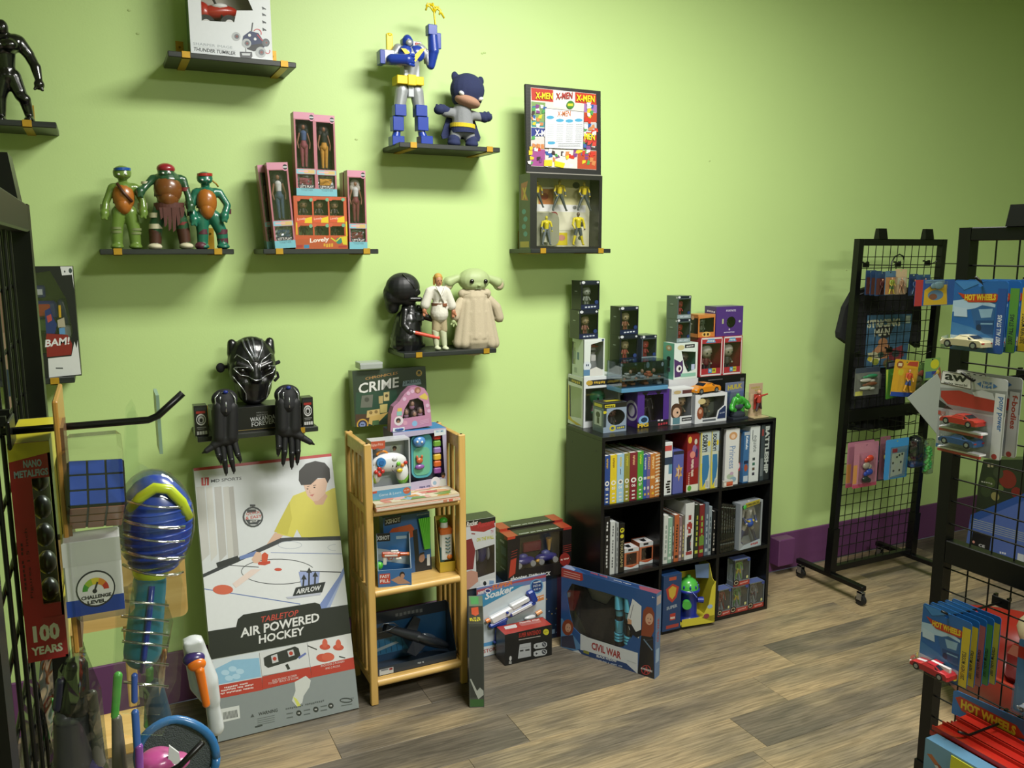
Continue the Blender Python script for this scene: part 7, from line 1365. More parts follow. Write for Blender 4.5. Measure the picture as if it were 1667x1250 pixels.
def minibox(lb, x0, x1, Y, z0, h, hd, bd, dark='14181c', yb=500, w=None, d=.082):
    t = winbox(lb, x0, x1, Y, z0, h, d, dark, [[(8, 15), (96, 15), (92, 80), (8, 80)]], yb=yb, name='mini_vinyl_box', back='8a9878', group='dark mini figure boxes'); 
    a = t.art('front'); a.rect(0, 0, 100, 11, '1a2230'); a.disc(12, 6, 9, 'd0d4d8', ry=5); a.disc(90, 6, 6, 'c8ccd0', ry=3.5); a.rect(0, 82, 100, 98, '1a2444' if dark == '14181c' else '8c9ca0'); a.text('HERO' if dark == '14181c' else 'RED HERO', (20, 93), (84, 92), 6, 'c0c8d4', .03); a.disc(84, 74, 10, '24386c', ry=7); a.end('front_print', t.root)
    a = t.art('left'); a.rect(35, 35, 60, 38, '9ca4a0'); a.rect(20, 42, 70, 44, '2c3430'); a.rect(86, 4, 100, 12, 'b0b4b8'); a.end('side_print', t.root)
    m = MB(); vinyl(m, (0, .035, h*.14), h*.66, hd, bd, bd, hair=hd); m.build('figurine', t.root); return t
n1 = minibox('dark mini box with brown figure, lower one of the leftmost stack', 943, 974, 3.09, N.top, .125, '9c8c64', '8c5c4c', yb=530)
n2 = minibox('dark mini box with grey figure, topmost of the leftmost stack', 946, 976, 3.092, n1.top, .125, '8c9484', '7c8478', yb=480)
# second stack: four boxes high
hS = .1255; z_ = TZ; tops = []
for k, (lb, hd, bd) in enumerate((('dark mini box, bottom one of the second stack from the left', '8c8c84', '6c6c64'), ('dark mini box with grey figure, second from the bottom of the second stack', '8c9c84', '6c7464'), ('dark mini box with brown figure, third from the bottom of the second stack', '9c8c64', '9c4c3c'), ('dark mini box with brown figure, topmost of the second stack', 'a0946c', '8c5c40'))):
    t = minibox(lb, 1009, 1038.5, 3.085, z_, hS+.019*(k < 1), hd, bd, yb=560); z_ = t.top
# neighbours of the second stack
t = minibox('dark mini box with brown figure low between the second stack and teal box', 1050, 1080, 3.085, TZ, .272, '9c9468', '6c6c54', yb=640)
bpy.data.objects.remove([c for c in t.root.children if c.name.startswith('figurine')][0]); m = MB(); vinyl(m, (0, .035, .16), .09, 'a09c6c', '5c6450', '5c6450'); m.build('figurine', t.root); t.root['label'] = 'tall dark box behind the clear car box, carrying a grey box'
t2 = minibox('grey mini box with a red figure right of the second stack', 1045, 1069, 3.087, t.top, .118, 'a83c34', '8c2c2c', dark='3c444c', yb=560)
# E, F front boxes, G, H, J, I
E_ = winbox('white framed window box with a brown-haired printed doll face', 1092, 1128, 2.95, TZ, .162, .07, 'd8dadc', [[(30, 24), (92, 24), (92, 78), (42, 78)]], yb=690, sides='9c9ca4')
a = E_.art('front'); a.rect(4, 4, 96, 16, 'c8c8cc'); a.rect(48, 5, 94, 15, '5c3434'); a.disc(26, 10, 17, 'b8a478', ry=5); a.disc(22, 62, 26, '4c3428', ry=22); a.disc(24, 66, 17, 'd0ac94', ry=14); a.disc(28, 66, 4, '1c1818', ry=3); a.rect(8, 80, 40, 98, '5c8490'); a.rect(48, 82, 94, 92, '2c2c30'); a.text('FIGURE', (52, 90), (90, 89), 5, 'c8c8c8'); a.end('front_print', E_.root)
m = MB(); vinyl(m, (.012, .035, .02), .11, 'a88c6c', '6c6450', '5c5448', hair='8c7c54'); m.build('figurine', E_.root)
F_ = winbox('wide white framed window box carrying the orange sports car', 1131, 1182, 2.925, TZ, .131, .09, 'd8dade', [[(16, 10), (94, 10), (92, 44), (72, 62), (68, 84), (24, 84), (14, 60)]], yb=690, sides='9498a0')
a = F_.art('front'); a.disc(20, 24, 12, 'c8b884', ry=10); a.disc(16, 64, 10, '8c4c34', ry=22); a.disc(16, 58, 5, 'c89c80', ry=8); a.poly([(76, 62), (94, 46), (97, 50), (97, 90), (70, 90)], '26345c'); a.rect(24, 88, 66, 95, '5c6068'); a.text('THE HERO', (78, 74), (94, 72), 6, 'a0a8c0'); a.end('front_print', F_.root)
m = MB(); vinyl(m, (0, .045, .014), .1, 'a8946c', '5c5c4c', '4c4c44'); m.build('figurine', F_.root)
m = MB(); 
# sports car
def sports_car(mb, L, col, X, glass='1c2430', stripe=None):
    """toy car, local x forward, scale L"""
    mb.X = X @ Matrix.Scale(L, 4); B = PL(col); prof = [(-.5, .06), (-.49, .16), (-.44, .2), (-.3, .215), (-.14, .29), (.06, .295), (.2, .21), (.42, .175), (.495, .13), (.5, .06)]
    mb.prism([prof], (0, -.2, 0), (1, 0, 0), (0, 0, 1), (0, -1, 0), B, -.0) if 0 else None
    rows = []
    for y, sh, zz in ((-.205, .97, .0), (-.16, 1.0, 1.0), (.16, 1.0, 1.0), (.205, .97, .0)):
        r = []
        for x, z in prof:
            zt = z if zz else min(z, .2); r.append((x*sh, y, zt))
        rows.append(r)
    n = len(prof); vs = [p for r in rows for p in r]; fs = [(j*n+i, (j+1)*n+i, (j+1)*n+i+1, j*n+i+1) for j in range(3) for i in range(n-1)]+[tuple(range(n)), tuple(range(3*n, 4*n))[::-1], (0, n, 2*n, 3*n), ()][:3]
    mb.add(vs, fs, B); mb.add([(-.495, -.205, .06), (.495, -.205, .06), (.495, .205, .06), (-.495, .205, .06)], [(0, 3, 2, 1)], M('151515'))
    G = M(glass, .1)
    for s_ in (-1, 1): mb.add([(-.26, s_*.19, .215), (-.13, s_*.168, .275), (.05, s_*.168, .28), (.16, s_*.19, .215)], [(0, 1, 2, 3) if s_ > 0 else (3, 2, 1, 0)], G)
    mb.add([(.075, -.15, .294), (.19, -.15, .222), (.19, .15, .222), (.075, .15, .294)], [(0, 1, 2, 3)], G); mb.add([(-.15, -.15, .291), (-.28, -.15, .226), (-.28, .15, .226), (-.15, .15, .291)], [(3, 2, 1, 0)], G)
    for x in (-.3, .31):
        for s_ in (-1, 1): mb.cyl((x, s_*.21, .085), (x, s_*.14, .085), .085, .085, M('17181a', .6), 16); mb.cyl((x, s_*.214, .085), (x, s_*.205, .085), .05, .05, M('b0b2b6', .25, .7), 12)
    for s_ in (-1, 1): mb.box(.485, s_*.17-.03, .12, .5, s_*.17+.03, .15, M('e4e4dc', .2)); mb.box(-.502, s_*.15-.04, .13, -.49, s_*.15+.04, .16, M('a02020', .2))
    if stripe: mb.box(-.42, -.04, .2, .05, .04, .3, PL(stripe)); mb.add([(.05, -.05, .297), (.2, -.05, .213), (.42, -.05, .178), (.42, .05, .178), (.2, .05, .213), (.05, .05, .297)], [(0, 1, 4, 5), (1, 2, 3, 4)], PL(stripe))
    mb.X = None
ct = thing('toy_sports_car', 'orange toy sports car on top of the wide white window box', 'toy car', (F_.root.location.x-.015, 2.962, F_.top), math.radians(8)); m = MB(); sports_car(m, .158, 'd8861c', Matrix.Scale(-1, 4, (1, 0, 0)) @ Matrix.Identity(4)); m.f = [f_[::-1] for f_ in m.f]; m.build('car_body', ct)
G_ = winbox('flat white box under the teal and white window box', 1088, 1135, 3.045, TZ, .185, .09, 'd4d6da', None, yb=660, sides='c8cace')
H_ = winbox('teal and white window box with a dark purple figure above the flat white box', 1097, 1135, 3.045, G_.top, .165, .085, 'd8e4de', [[(30, 22), (92, 26), (92, 74), (60, 82), (44, 60)]], yb=600, sides='6ab096')
a = H_.art('front'); a.rect(44, 4, 86, 14, '24262a'); a.disc(28, 12, 15, 'c8c090', ry=7); a.text('HERO', (50, 12), (82, 11), 5, 'd0d0d0'); a.poly([(0, 42), (26, 52), (36, 46), (40, 74), (30, 92), (4, 94)], '4c3464'); a.disc(22, 70, 12, 'e0e0e0', ry=10); a.disc(24, 70, 5, '1c1818', ry=5); a.rect(30, 84, 94, 94, '8cc0ac'); a.rect(74, 60, 88, 76, 'b8c4e4'); a.end('front_print', H_.root)
a = H_.art('left'); a.disc(52, 14, 26, 'b89c6c', ry=8); a.disc(52, 14, 12, 'e0d8c0', ry=4); a.disc(52, 44, 18, '24242c', ry=7); a.rect(40, 50, 64, 66, '24242c'); a.rect(36, 68, 68, 80, '4c4454'); a.end('side_print', H_.root)
m = MB(); vinyl(m, (.012, .04, .012), .12, '5c5448', '3c3c34', '34342e'); m.build('figurine', H_.root)
m8 = minibox('grey mini box with red figure, lower one of the stack on the teal box', 1102, 1124, 3.06, H_.top, .108, 'b0402c', '9c2c2c', dark='4c5a58', yb=540); m9 = minibox('grey mini box with red figure, topmost of the stack on the teal box', 1103, 1125, 3.06, m8.top, .104, '9c3830', '9c2c2c', dark='4c5a58', yb=500)
J_ = winbox('wide black box under the pair of red window boxes', 1136, 1213, 3.045, TZ, .187, .10, '101112', None, yb=650)
a = J_.art('front'); a.rect(20, 8, 50, 10, '6c6c6c'); a.rect(88, 10, 96, 18, '5c5c5c'); a.text('XP', (2, 20), (10, 20), 6, 'c8b83c', .02); a.end('front_print', J_.root)
for i, (lb, x0, x1) in enumerate((('left one of two red window boxes with white bearded heads', 1139, 1175.5), ('right one of two red window boxes with white bearded heads', 1176, 1207))):
    I_ = winbox(lb, x0, x1, 3.05, J_.top, .182, .085, 'a83038', [[(8, 16), (92, 16), (92, 80), (8, 80)]], yb=600, name='bobble_box', back='6c7058', sides='9c2c34', group='pair of red window boxes')
    a = I_.art('front'); a.line([(5, 3), (95, 3), (95, 97), (5, 97), (5, 3)], 4, 'd8d4d4'); a.poly([(24, 14), (34, 4), (60, 4), (68, 14)], '5c94c0'); a.poly([(66, 6), (94, 6), (94, 12), (66, 13)], 'a83038'); a.text('DUCK', (30, 12), (62, 12), 5, 'e0dcd0', .02); a.rect(38, 80, 54, 92, '3c8ab8'); a.rect(54, 80, 72, 92, 'c8b83c'); a.text('JI', (42, 90), (50, 90), 8, 'e0e0e0', .03); a.text('JA', (57, 90), (69, 90), 8, '5c541c', .03); a.end('front_print', I_.root)
    m = MB(); vinyl(m, (0, .04, .02), .125, 'a8a48c', '4c4440' if i else '6c2c2c', '3c3c3c', hair='d4d0c4'); m.build('figurine', I_.root)
ti = J_.top+.1825
O_ = winbox('orange and black window box on the left red window box', 1136, 1164, 3.062, ti, .105, .08, 'c87c3c', [[(10, 18), (94, 14), (94, 78), (10, 78)]], yb=530, sides='2a241e', side={-1: [(70, 20), (99, 20), (99, 78), (70, 78)]})
a = O_.art('front'); a.rect(0, 0, 100, 10, 'c88444'); a.disc(50, 88, 26, 'd8b060', ry=12); a.disc(40, 88, 6, '3c2c1c'); a.disc(60, 88, 6, '3c2c1c'); a.end('front_print', O_.root); a = O_.art('left'); a.rect(0, 0, 100, 16, 'b87440'); a.disc(52, 16, 14, 'd8a078', ry=9); a.rect(10, 40, 50, 46, 'a8a49c'); a.rect(30, 48, 40, 76, 'a8a49c'); a.rect(0, 84, 100, 100, 'b87440'); a.end('side_print', O_.root)
m = MB(); vinyl(m, (.0, .04, .01), .085, '6c7c6c', '5c6450', '4c4c44'); m.build('figurine', O_.root)
P_ = winbox('purple box with a round window on the right red window box', 1165.5, 1209, 3.062, ti, .138, .085, '50327c', [circ(56, 54, 17, 19)], yb=530, sides='45296c')
a = P_.art('front'); a.text('FORTNITE', (36, 18), (72, 18), 7, 'c8c0d8', .03); a.text('HEROBRINE', (30, 90), (70, 90), 5, 'c8c0d8', .02); a.rect(22, 42, 28, 58, 'b0b48c'); a.disc(88, 52, 4, 'b0b4c0', ry=4); a.poly([(47, 78), (50, 74), (53, 78), (50, 82)], 'c8c0d8'); a.end('front_print', P_.root); a = P_.art('left'); a.text('FORT', (20, 20), (92, 22), 8, 'c8c0d8', .03); a.end('side_print', P_.root)
m = MB(); vinyl(m, (.008, .045, .02), .1, '3c4430', '34302c', '2c2c2c'); m.build('figurine', P_.root)
# green brawny figure on card
x0, x1 = place(1187, 1217, 665, 2.94); cx = (x0+x1)/2; t = thing('carded_green_figure', 'green brawny figure with a blue comic card near the right end of the bookcase', 'toy figure', (cx, 2.94, TZ))
MB().box(-(x1-x0)/2, .03, 0, (x1-x0)/2, .033, .165, K('6c7490'), bev=.001).build('backing_card', t)
a = Art(((-(x1-x0)/2, .03, 0), (x1-x0, 0, 0), (0, 0, .165), (0, -1, 0)), PC); a.text('HULK', (12, 22), (90, 18), 14, 'b8a83c', .05); a.poly([(0, 26), (30, 24), (20, 60), (0, 66)], '44507c'); a.poly([(0, 76), (50, 66), (100, 80), (100, 100), (0, 100)], '3c4c70'); a.poly([(70, 30), (110, 22), (96, 46)], '5c6ca4'); a.end('card_print', t)
GR2 = PL('3fae38'); m = MB(); m.ell((.0, .005, .085), (.024, .018, .022), DUM, 12, 8); m.ell((-.008, -.002, .108), (.01, .01, .012), DUM, 10, 7); m.cap((-.02, .005, .09), (-.042, -.005, .06), .012, .013, DUM, 10); m.ell((-.044, -.008, .05), .014, DUM, 10, 7); m.cap((.022, .005, .09), (.042, -.004, .07), .012, .014, DUM, 10); m.ell((.044, -.012, .056), .016, DUM, 10, 7); m.cap((-.01, .005, .065), (-.02, .005, .035), .014, .011, DUM, 10); m.cap((.012, .005, .065), (.022, .0, .035), .014, .011, DUM, 10)
fuse(m, 'muscle_body', t, GR2, .0025, 2); m = MB(); m.cap((-.01, .004, .056), (.012, .004, .056), .0165, .0165, M('4a5064', .6), 10); m.build('shorts', t)
m = MB(); m.ell((0, .004, .018), (.042, .024, .02), M('343c4c', .8, bump=.6), 14, 8); m.box(-.045, -.018, 0, .045, .029, .008, M('343c4c', .8)); m.build('rubble_base', t)
MB().box(-.047, -.025, .001, .047, .0295, .12, CLEAR).build('blister', t)
# red striding figure on tan card stand
x0, x1 = place(1221, 1243, 665, 2.92); cx = (x0+x1)/2+.004; t = thing('comic_stand_figure', 'red leaping figure on a tan comic card stand at the bookcase right end', 'toy figure', (cx, 2.915, TZ)); w_ = x1-x0
MB().box(-w_/2, .02, .004, w_/2, .023, .158, K('b9a084'), bev=.001).build('backing_card', t); MB().box(-w_/2, -.02, 0, w_/2+.008, .026, .005, K('b4a47c'), bev=.001).build('stand_base', t)
a = Art(((-w_/2, .02, .004), (w_, 0, 0), (0, 0, .154), (0, -1, 0)), PC); a.text('SILVER', (14, 18), (80, 16), 8, 'a89c4c', .04); a.text('AGE', (40, 26), (90, 24), 7, 'a89c4c', .04); a.poly([(8, 30), (92, 36), (88, 90), (12, 92)], 'c4ac8c'); a.end('card_print', t)
m = MB(); R3 = PL('a83a30'); FL = M('c89474', .5); m.cap((0, 0, .075), (.003, 0, .1), .011, .012, R3, 10); m.ell((-.003, -.004, .12), (.009, .009, .011), FL, 10, 7); m.cap((.01, 0, .1), (.045, -.006, .108), .005, .004, R3, 8); m.cap((-.01, 0, .1), (-.03, -.008, .092), .005, .004, R3, 8); m.cap((0, 0, .072), (-.014, -.004, .035), .008, .005, M('3c2c34', .5), 8); m.cap((.004, 0, .072), (.02, .004, .042), .008, .005, M('3c2c34', .5), 8); m.box(-.02, .008, .04, .02, .01, .11, R3); m.cyl((-.006, 0, .005), (-.006, 0, .06), .002, .002, CLEAR, 6); m.build('leaping_figure', t)

# ================================================================ hanging goods
def card(label, name, fr, w, h, mat, art=None, blis=None, fill=None, cat='carded toy', group=None, tilt=0, bmat=None, th=.0012):
    """fr = (top centre point, rz); card hangs down from it, its face towards local -y"""
    t = thing(name, label, cat, fr[0], fr[1], group)
    if tilt: t.rotation_euler = (0, tilt, fr[1])
    m = MB(); o = rr(-w/2, -h, w/2, 0, min(w, h)*.05, 3); hl = circ(0, -h*.06, min(.006, w*.09), min(.004, w*.06), 10)
    m.prism([o, hl], (0, 0, 0), (1, 0, 0), (0, 0, 1), (0, -1, 0), K(mat) if isinstance(mat, str) else mat, th); m.build('backing_card', t)
    if art: a = Art(((-w/2, 0, -h), (w, 0, 0), (0, 0, h), (0, -1, 0)), PC); art(a); a.end('card_print', t)
    if blis:
        u0, v0, u1, v1, d = blis; x0, x1, z0, z1 = -w/2+w*u0/100, -w/2+w*u1/100, -h*v1/100, -h*v0/100
        b = MB(); c = min(d*.5, (x1-x0)*.1, (z1-z0)*.1); vs = [(x0, -.0008, z0), (x1, -.0008, z0), (x1, -.0008, z1), (x0, -.0008, z1), (x0+c, -d, z0+c), (x1-c, -d, z0+c), (x1-c, -d, z1-c), (x0+c, -d, z1-c)]
        b.add(vs, [(4, 5, 6, 7), (0, 1, 5, 4), (1, 2, 6, 5), (2, 3, 7, 6), (3, 0, 4, 7)], bmat or CLEAR); b.build('blister', t)
        if fill: m = MB(); fill(m, (x0+x1)/2, -d*.5, (z0+z1)/2, x1-x0, z1-z0); m.X = None; m.build('toy', t)
    return t
def frY(x0, x1, y0, Y): a, b = P(x0, y0, Y), P(x1, y0, Y); return (Vector(((a.x+b.x)/2, Y, (a.z+b.z)/2)), 0.0), b.x-a.x
def cardY(label, x0, x1, y0, y1, Y, mat, name='carded_toy', **k):
    f, w = frY(x0, x1, y0, Y); return card(label, name, f, w, P((x0+x1)/2, y0, Y).z-P((x0+x1)/2, y1, Y).z, mat, **k)
def lumps(cols):
    def f(m, x, y, z, w, h):
        n = len(cols)
        for i, c in enumerate(cols):
            zz = z+h*(.5-(i+.5)/n)*.85; m.ell((x+w*.12*(-1)**i, y, zz), (w*.26, abs(y)*.7, h/n*.42), PL(c), 10, 7)
            m.ell((x-w*.14*(-1)**i, y, zz-h*.05), (w*.14, abs(y)*.5, h/n*.3), PL(c), 8, 6)
    return f
def figfill(c1, c2, c3):
    def f(m, x, y, z, w, h): hero(m, (x, y, z-h*.46), h*.9, 'c89474', c1, c2, c3, pose=.15)
    return f
Y_ = 2.9
for hi_, (x, z, L) in enumerate(((3.30, 1.632, .20), (3.52, 1.632, .22), (3.73, 1.636, .26), (3.28, 1.20, .18), (3.50, 1.21, .24), (3.70, 1.225, .26), (3.27, .845, .18), (3.48, .87, .2), (3.68, .875, .28))):
    hook((x, 2.895, z), (0, -1, 0), L, ('left', 'middle', 'right')[hi_ % 3]+' black peg hook in the '+('top', 'middle', 'bottom')[hi_//3]+' row of the small wheeled rack', r=.0022, g='peg hooks on the small wheeled rack')
for i in range(3):
    cardY('dark red carded mini figure, %s of three at the upper left of the small rack' % ('rearmost', 'middle', 'front')[i], 1410+i*8, 1427+i*9, 440+i, 480+i*.6, 2.88-i*.035, '2a4468', blis=(8, 25, 92, 98, .018), fill=figfill('6a2c28', '5c2824', '4c2420'), group='three dark red carded figures', art=lambda a: a.rect(10, 28, 90, 96, '5c2a2c'))
cardY('carded green and yellow mini figure beside the three dark red ones', 1442, 1459, 441, 480, 2.76, '4c6c88', blis=(5, 22, 95, 98, .02), fill=figfill('8c9c30', '3c6c3c', 'c8b83c'), art=lambda a: a.rect(5, 26, 95, 98, 'b07c50'))
cardY('beige carded mini figure at the right of the upper left hook', 1458, 1477, 438, 479, 2.78, 'c0a884', blis=(5, 30, 95, 98, .016), fill=figfill('b8906c', 'a87c5c', 'c8a078'), art=lambda a: a.rect(10, 34, 90, 60, 'b8b8a0'))
cardY('dark blue carded mini figure under the upper right hook', 1481, 1495, 446, 481, 2.86, '26406c', blis=(5, 20, 95, 96, .02), fill=figfill('3c5c8c', '2c4c7c', '5c7ca0'))
cardY('blue carded mini figure with orange body under the upper right hook', 1493, 1515, 447, 480, 2.80, '2c5078', blis=(15, 12, 92, 96, .02), fill=figfill('c86c3c', '3c8c5c', '3c7c50'), art=lambda a: a.poly([(0, 40), (60, 20), (70, 100), (0, 100)], '34608c'))
def ar(a): a.rect(0, 0, 18, 100, 'a83038'); a.poly([(22, 40), (40, 20), (75, 20), (80, 98), (22, 98)], 'c8a42c'); a.disc(50, 60, 19, '5c7c9c', ry=20); a.disc(44, 66, 10, '7c4c3c', ry=12); a.rect(22, 2, 70, 14, '6c8ca4')
cardY('wide blue card with red edge and yellow emblem at the right hook tip', 1491, 1558, 455, 497, 2.70, '24509c', art=ar, blis=(22, 4, 72, 40, .015), fill=lumps(['7c9cac']))
def ar(a): a.rect(0, 0, 100, 18, '343c4c'); a.rect(4, 84, 34, 99, 'c0c060')
cardY('clear pack of green, brown and white minis with a yellow price tag', 1393, 1433, 598, 643, 2.80, '6c7068', blis=(2, 18, 98, 84, .02), fill=lumps(['2c7c54', 'd0ccc0', '7c4c34', 'c8d0c0']), art=ar)
def ar(a): a.rect(0, 0, 100, 20, '1c2028'); a.rect(20, 4, 80, 14, '5c6470'); a.poly([(0, 20), (18, 20), (8, 90)], 'b8c850')
cardY('narrow green pack with a black top on the middle hook', 1443, 1462, 588, 648, 2.76, '4c8c34', art=ar, blis=(20, 24, 90, 92, .015), fill=lambda m, x, y, z, w, h: m.cap((x, y, z-h*.4), (x, y, z+h*.3), w*.14, w*.2, PL('3c742c')), tilt=math.radians(-4))
def ar(a): a.rect(0, 88, 100, 100, '2c4c9c'); a.disc(22, 14, 14, '8c4c2c', ry=10); a.rect(14, 10, 30, 18, 'd8c8a0'); a.disc(30, 34, 12, 'c8bc2c', ry=9); a.poly([(60, 4), (96, 2), (96, 16), (50, 14)], 'b03c30')
cardY('yellow card with an orange and blue figure in the middle of the small rack', 1458, 1497, 586, 645, 2.72, 'cf9f2a', art=ar, blis=(25, 20, 92, 88, .022), fill=figfill('d8502c', '2c4ca0', 'e0a82c'), tilt=math.radians(7))
cardY('dark brown and green pack behind the yellow figure card', 1489, 1511, 590, 636, 2.80, '5c7c44', blis=(5, 20, 95, 95, .015), fill=lumps(['8c3c34', '5c5444', '4c4438']), tilt=math.radians(10))
cardY('pale green and yellow card high at the middle right hook', 1506, 1531, 583, 618, 2.78, '7ca45c', art=lambda a: (a.disc(66, 28, 28, 'd0cc30', ry=22), a.rect(10, 60, 60, 90, '3c6ca0'), a.rect(50, 60, 90, 76, '2c3c8c')))
q0 = P(1526, 610, 2.66); t = thing('paper_card', 'pale grey card back turned diamond-wise on the right hook', 'card', q0, 0)
pl = [(P(x, y, 2.66).x-q0.x, P(x, y, 2.66).z-q0.z) for x, y in ((1526, 608), (1541, 641), (1539, 698), (1527, 709), (1477, 648))]
MB().prism([pl], (0, 0, 0), (1, 0, 0), (0, 0, 1), (0, -1, 0), K('a9b0aa'), .002).build('backing_card', t); m = MB(); pl2 = [(P(x, y, 2.66).x-q0.x, P(x, y, 2.66).z-q0.z) for x, y in ((1522, 612), (1532, 597), (1541, 640), (1533, 632))]
m.prism([pl2], (0, .006, 0), (1, 0, 0), (0, 0, 1), (0, -1, 0), K('8c5c48'), .002); m.ell((.006, .003, .012), (.012, .002, .012), K('b8a03c'), 12, 6); m.build('front_edge', t)
for i in range(2):
    cardY('pink carded toy with red and blue parts, %s one at lower left' % ('rear', 'front')[i], 1381+i*11, 1424+i*7, 718+i*2, 790+i*1.5, 2.83-i*.05, 'b4788a', blis=(22, 22, 80, 94, .025), fill=lumps(['c83c28', 'a8a090', '2848b0', '24302c']), group='pink carded toys', art=lambda a: (a.rect(0, 48, 16, 90, 'c88c4c'), a.rect(0, 92, 100, 100, 'b04a60')))
cardY('dusky pink pack with brown and yellow parts on the lower middle hook', 1434, 1450, 710, 779, 2.80, '8c5c64', blis=(20, 20, 95, 90, .02), fill=lumps(['c8c0b0', 'b8bc4c', '7c2c34', '5c3c34']))
cardY('dark carded toy half hidden between the pink and the blue packs', 1424, 1447, 725, 782, 2.84, '46505c', blis=(5, 5, 95, 90, .02), fill=lumps(['7c4c3c', '3c4c6c', '6c6c5c']))
def ar(a): a.poly([(24, 22), (96, 20), (92, 96), (20, 98)], '7c9cbc'); a.rect(30, 24, 52, 34, 'b83848'); a.poly([(30, 36), (84, 36), (78, 90), (28, 94)], 'd8dcd0'); [a.disc(x, y, 4, '3c3c38', ry=3) for x, y in ((36, 60), (62, 42), (74, 40), (70, 60), (40, 80), (66, 80), (52, 46))]
cardY('bright blue pack with a white dotted paper sheet on the lower hook', 1443, 1480, 714, 778, 2.74, '3c8cc8', art=ar, blis=(22, 20, 98, 98, .006), bmat=BAG)
t = thing('bagged_toy', 'dark rounded bagged toy on the lower right hook of the small rack', 'bagged toy', P(1492, 703, 2.76), 0); m = MB(); m.cap((0, .0, -.05), (.0, 0, -.10), .035, .04, M('1c2026', .25, coat=.5), 14); m.X = None; m.build('toy', t); MB().box(-.05, -.03, -.18, .05, .03, -.02, BAG, bev=.02).build('plastic_bag', t); MB().box(-.045, -.025, -.178, .045, .025, -.145, K('24406c'), bev=.01).build('blue_base', t)
t = thing('bead_pack', 'clear pack of bright green beads at the lower right hook tip', 'bead pack', P(1514, 714, 2.66), 0); MB().box(-.026, -.016, -.175, .026, .016, 0, BAG, bev=.008).build('plastic_bag', t); rn = random.Random(4)
gb = MB().ell((0, 0, 0), .0085, PL('58c860'), 10, 7).build('bead', t); gb.location = (0, 0, -.05)
for i in range(38): o = bpy.data.objects.new('bead', gb.data); COL.objects.link(o); o.parent = t; o.location = (rn.uniform(-.015, .015)-.004*(i/38), rn.uniform(-.005, .005), -.042-.118*i/38)
# t-shirt behind the small grid
SY = 2.96; q0 = P(1435, 470, SY); t = thing('t_shirt', 'black printed t-shirt on a hanger behind the small grid rack', 't-shirt', q0, 0)
def s_(pts, Y=SY): return [(P(x, y, Y).x-q0.x, P(x, y, Y).z-q0.z) for x, y in pts]
SH = CLOTH('121315')
m = MB(); m.prism([s_([(1391, 475), (1420, 466), (1440, 470), (1462, 466), (1478, 468), (1500, 489), (1499, 552), (1496, 566), (1483, 557), (1476, 530), (1474, 600), (1473, 698), (1455, 701), (1430, 697), (1405, 701), (1383, 700), (1384, 600), (1388, 540), (1382, 560), (1368, 550), (1367, 541), (1377, 500)])], (0, 0, 0), (1, 0, 0), (0, 0, 1), (0, -1, 0), SH, .03)
for x in (1390, 1408, 1430, 1452, 1470): m.cap((s_([(x, 500)])[0][0], .0, s_([(x, 500)])[0][1]), (s_([(x-3, 694)])[0][0], .0, s_([(x-3, 694)])[0][1]), .008, .016, SH, 8)
m.build('fabric', t)
p0, p1 = s_([(1400, 600)])[0], s_([(1480, 509)])[0]; a = Art(((p0[0], -.024, p0[1]), (p1[0]-p0[0], 0, 0), (0, 0, p1[1]-p0[1]), (0, -1, 0)), ((550, 685), (862, 685), (862, 1060), (515, 1060)))
T_ = lambda h: M(h, .8)
a.poly([(548, 685), (860, 690), (832, 1060), (518, 1060)], T_('3d6480')); a.poly([(600, 760), (735, 760), (700, 835), (665, 850), (625, 830)], T_('232628'))
a.text('STRICING', (548, 768), (775, 765), 52, T_('cfd0b4'), .05); a.text('MAN', (596, 828), (706, 822), 50, T_('cfd0b4'), .05); a.rect(812, 700, 845, 750, T_('a8b8a8'))
a.disc(655, 870, 34, T_('b07c54'), ry=30); a.poly([(580, 930), (630, 880), (700, 890), (720, 940), (690, 990), (590, 990)], T_('b07c54')); a.poly([(545, 940), (600, 935), (640, 960), (640, 1000), (560, 1010)], T_('c8c49c')); a.disc(640, 960, 22, T_('3c5c4c')); a.poly([(700, 930), (800, 900), (812, 980), (760, 1020), (700, 1000)], T_('7c2c34')); a.disc(750, 960, 28, T_('34403c')); a.disc(600, 1010, 26, T_('8c9434')); a.disc(690, 1030, 34, T_('6c5c3c')); a.disc(560, 985, 18, T_('c8b83c')); a.end('shirt_print', t)
m = MB(); hp = s_([(1449, 442), (1450, 428), (1455, 418), (1463, 414), (1469, 417), (1470, 423)]); m.tube([(x, -.005, z) for x, z in [s_([(1441, 468)])[0]]+hp], .0035, M('17212e', .3), 8)
e = s_([(1395, 480), (1441, 462), (1490, 482)]); m.tube([(x, .0, z-.004) for x, z in e], .004, M('17212e', .3), 8); m.build('hanger', t)

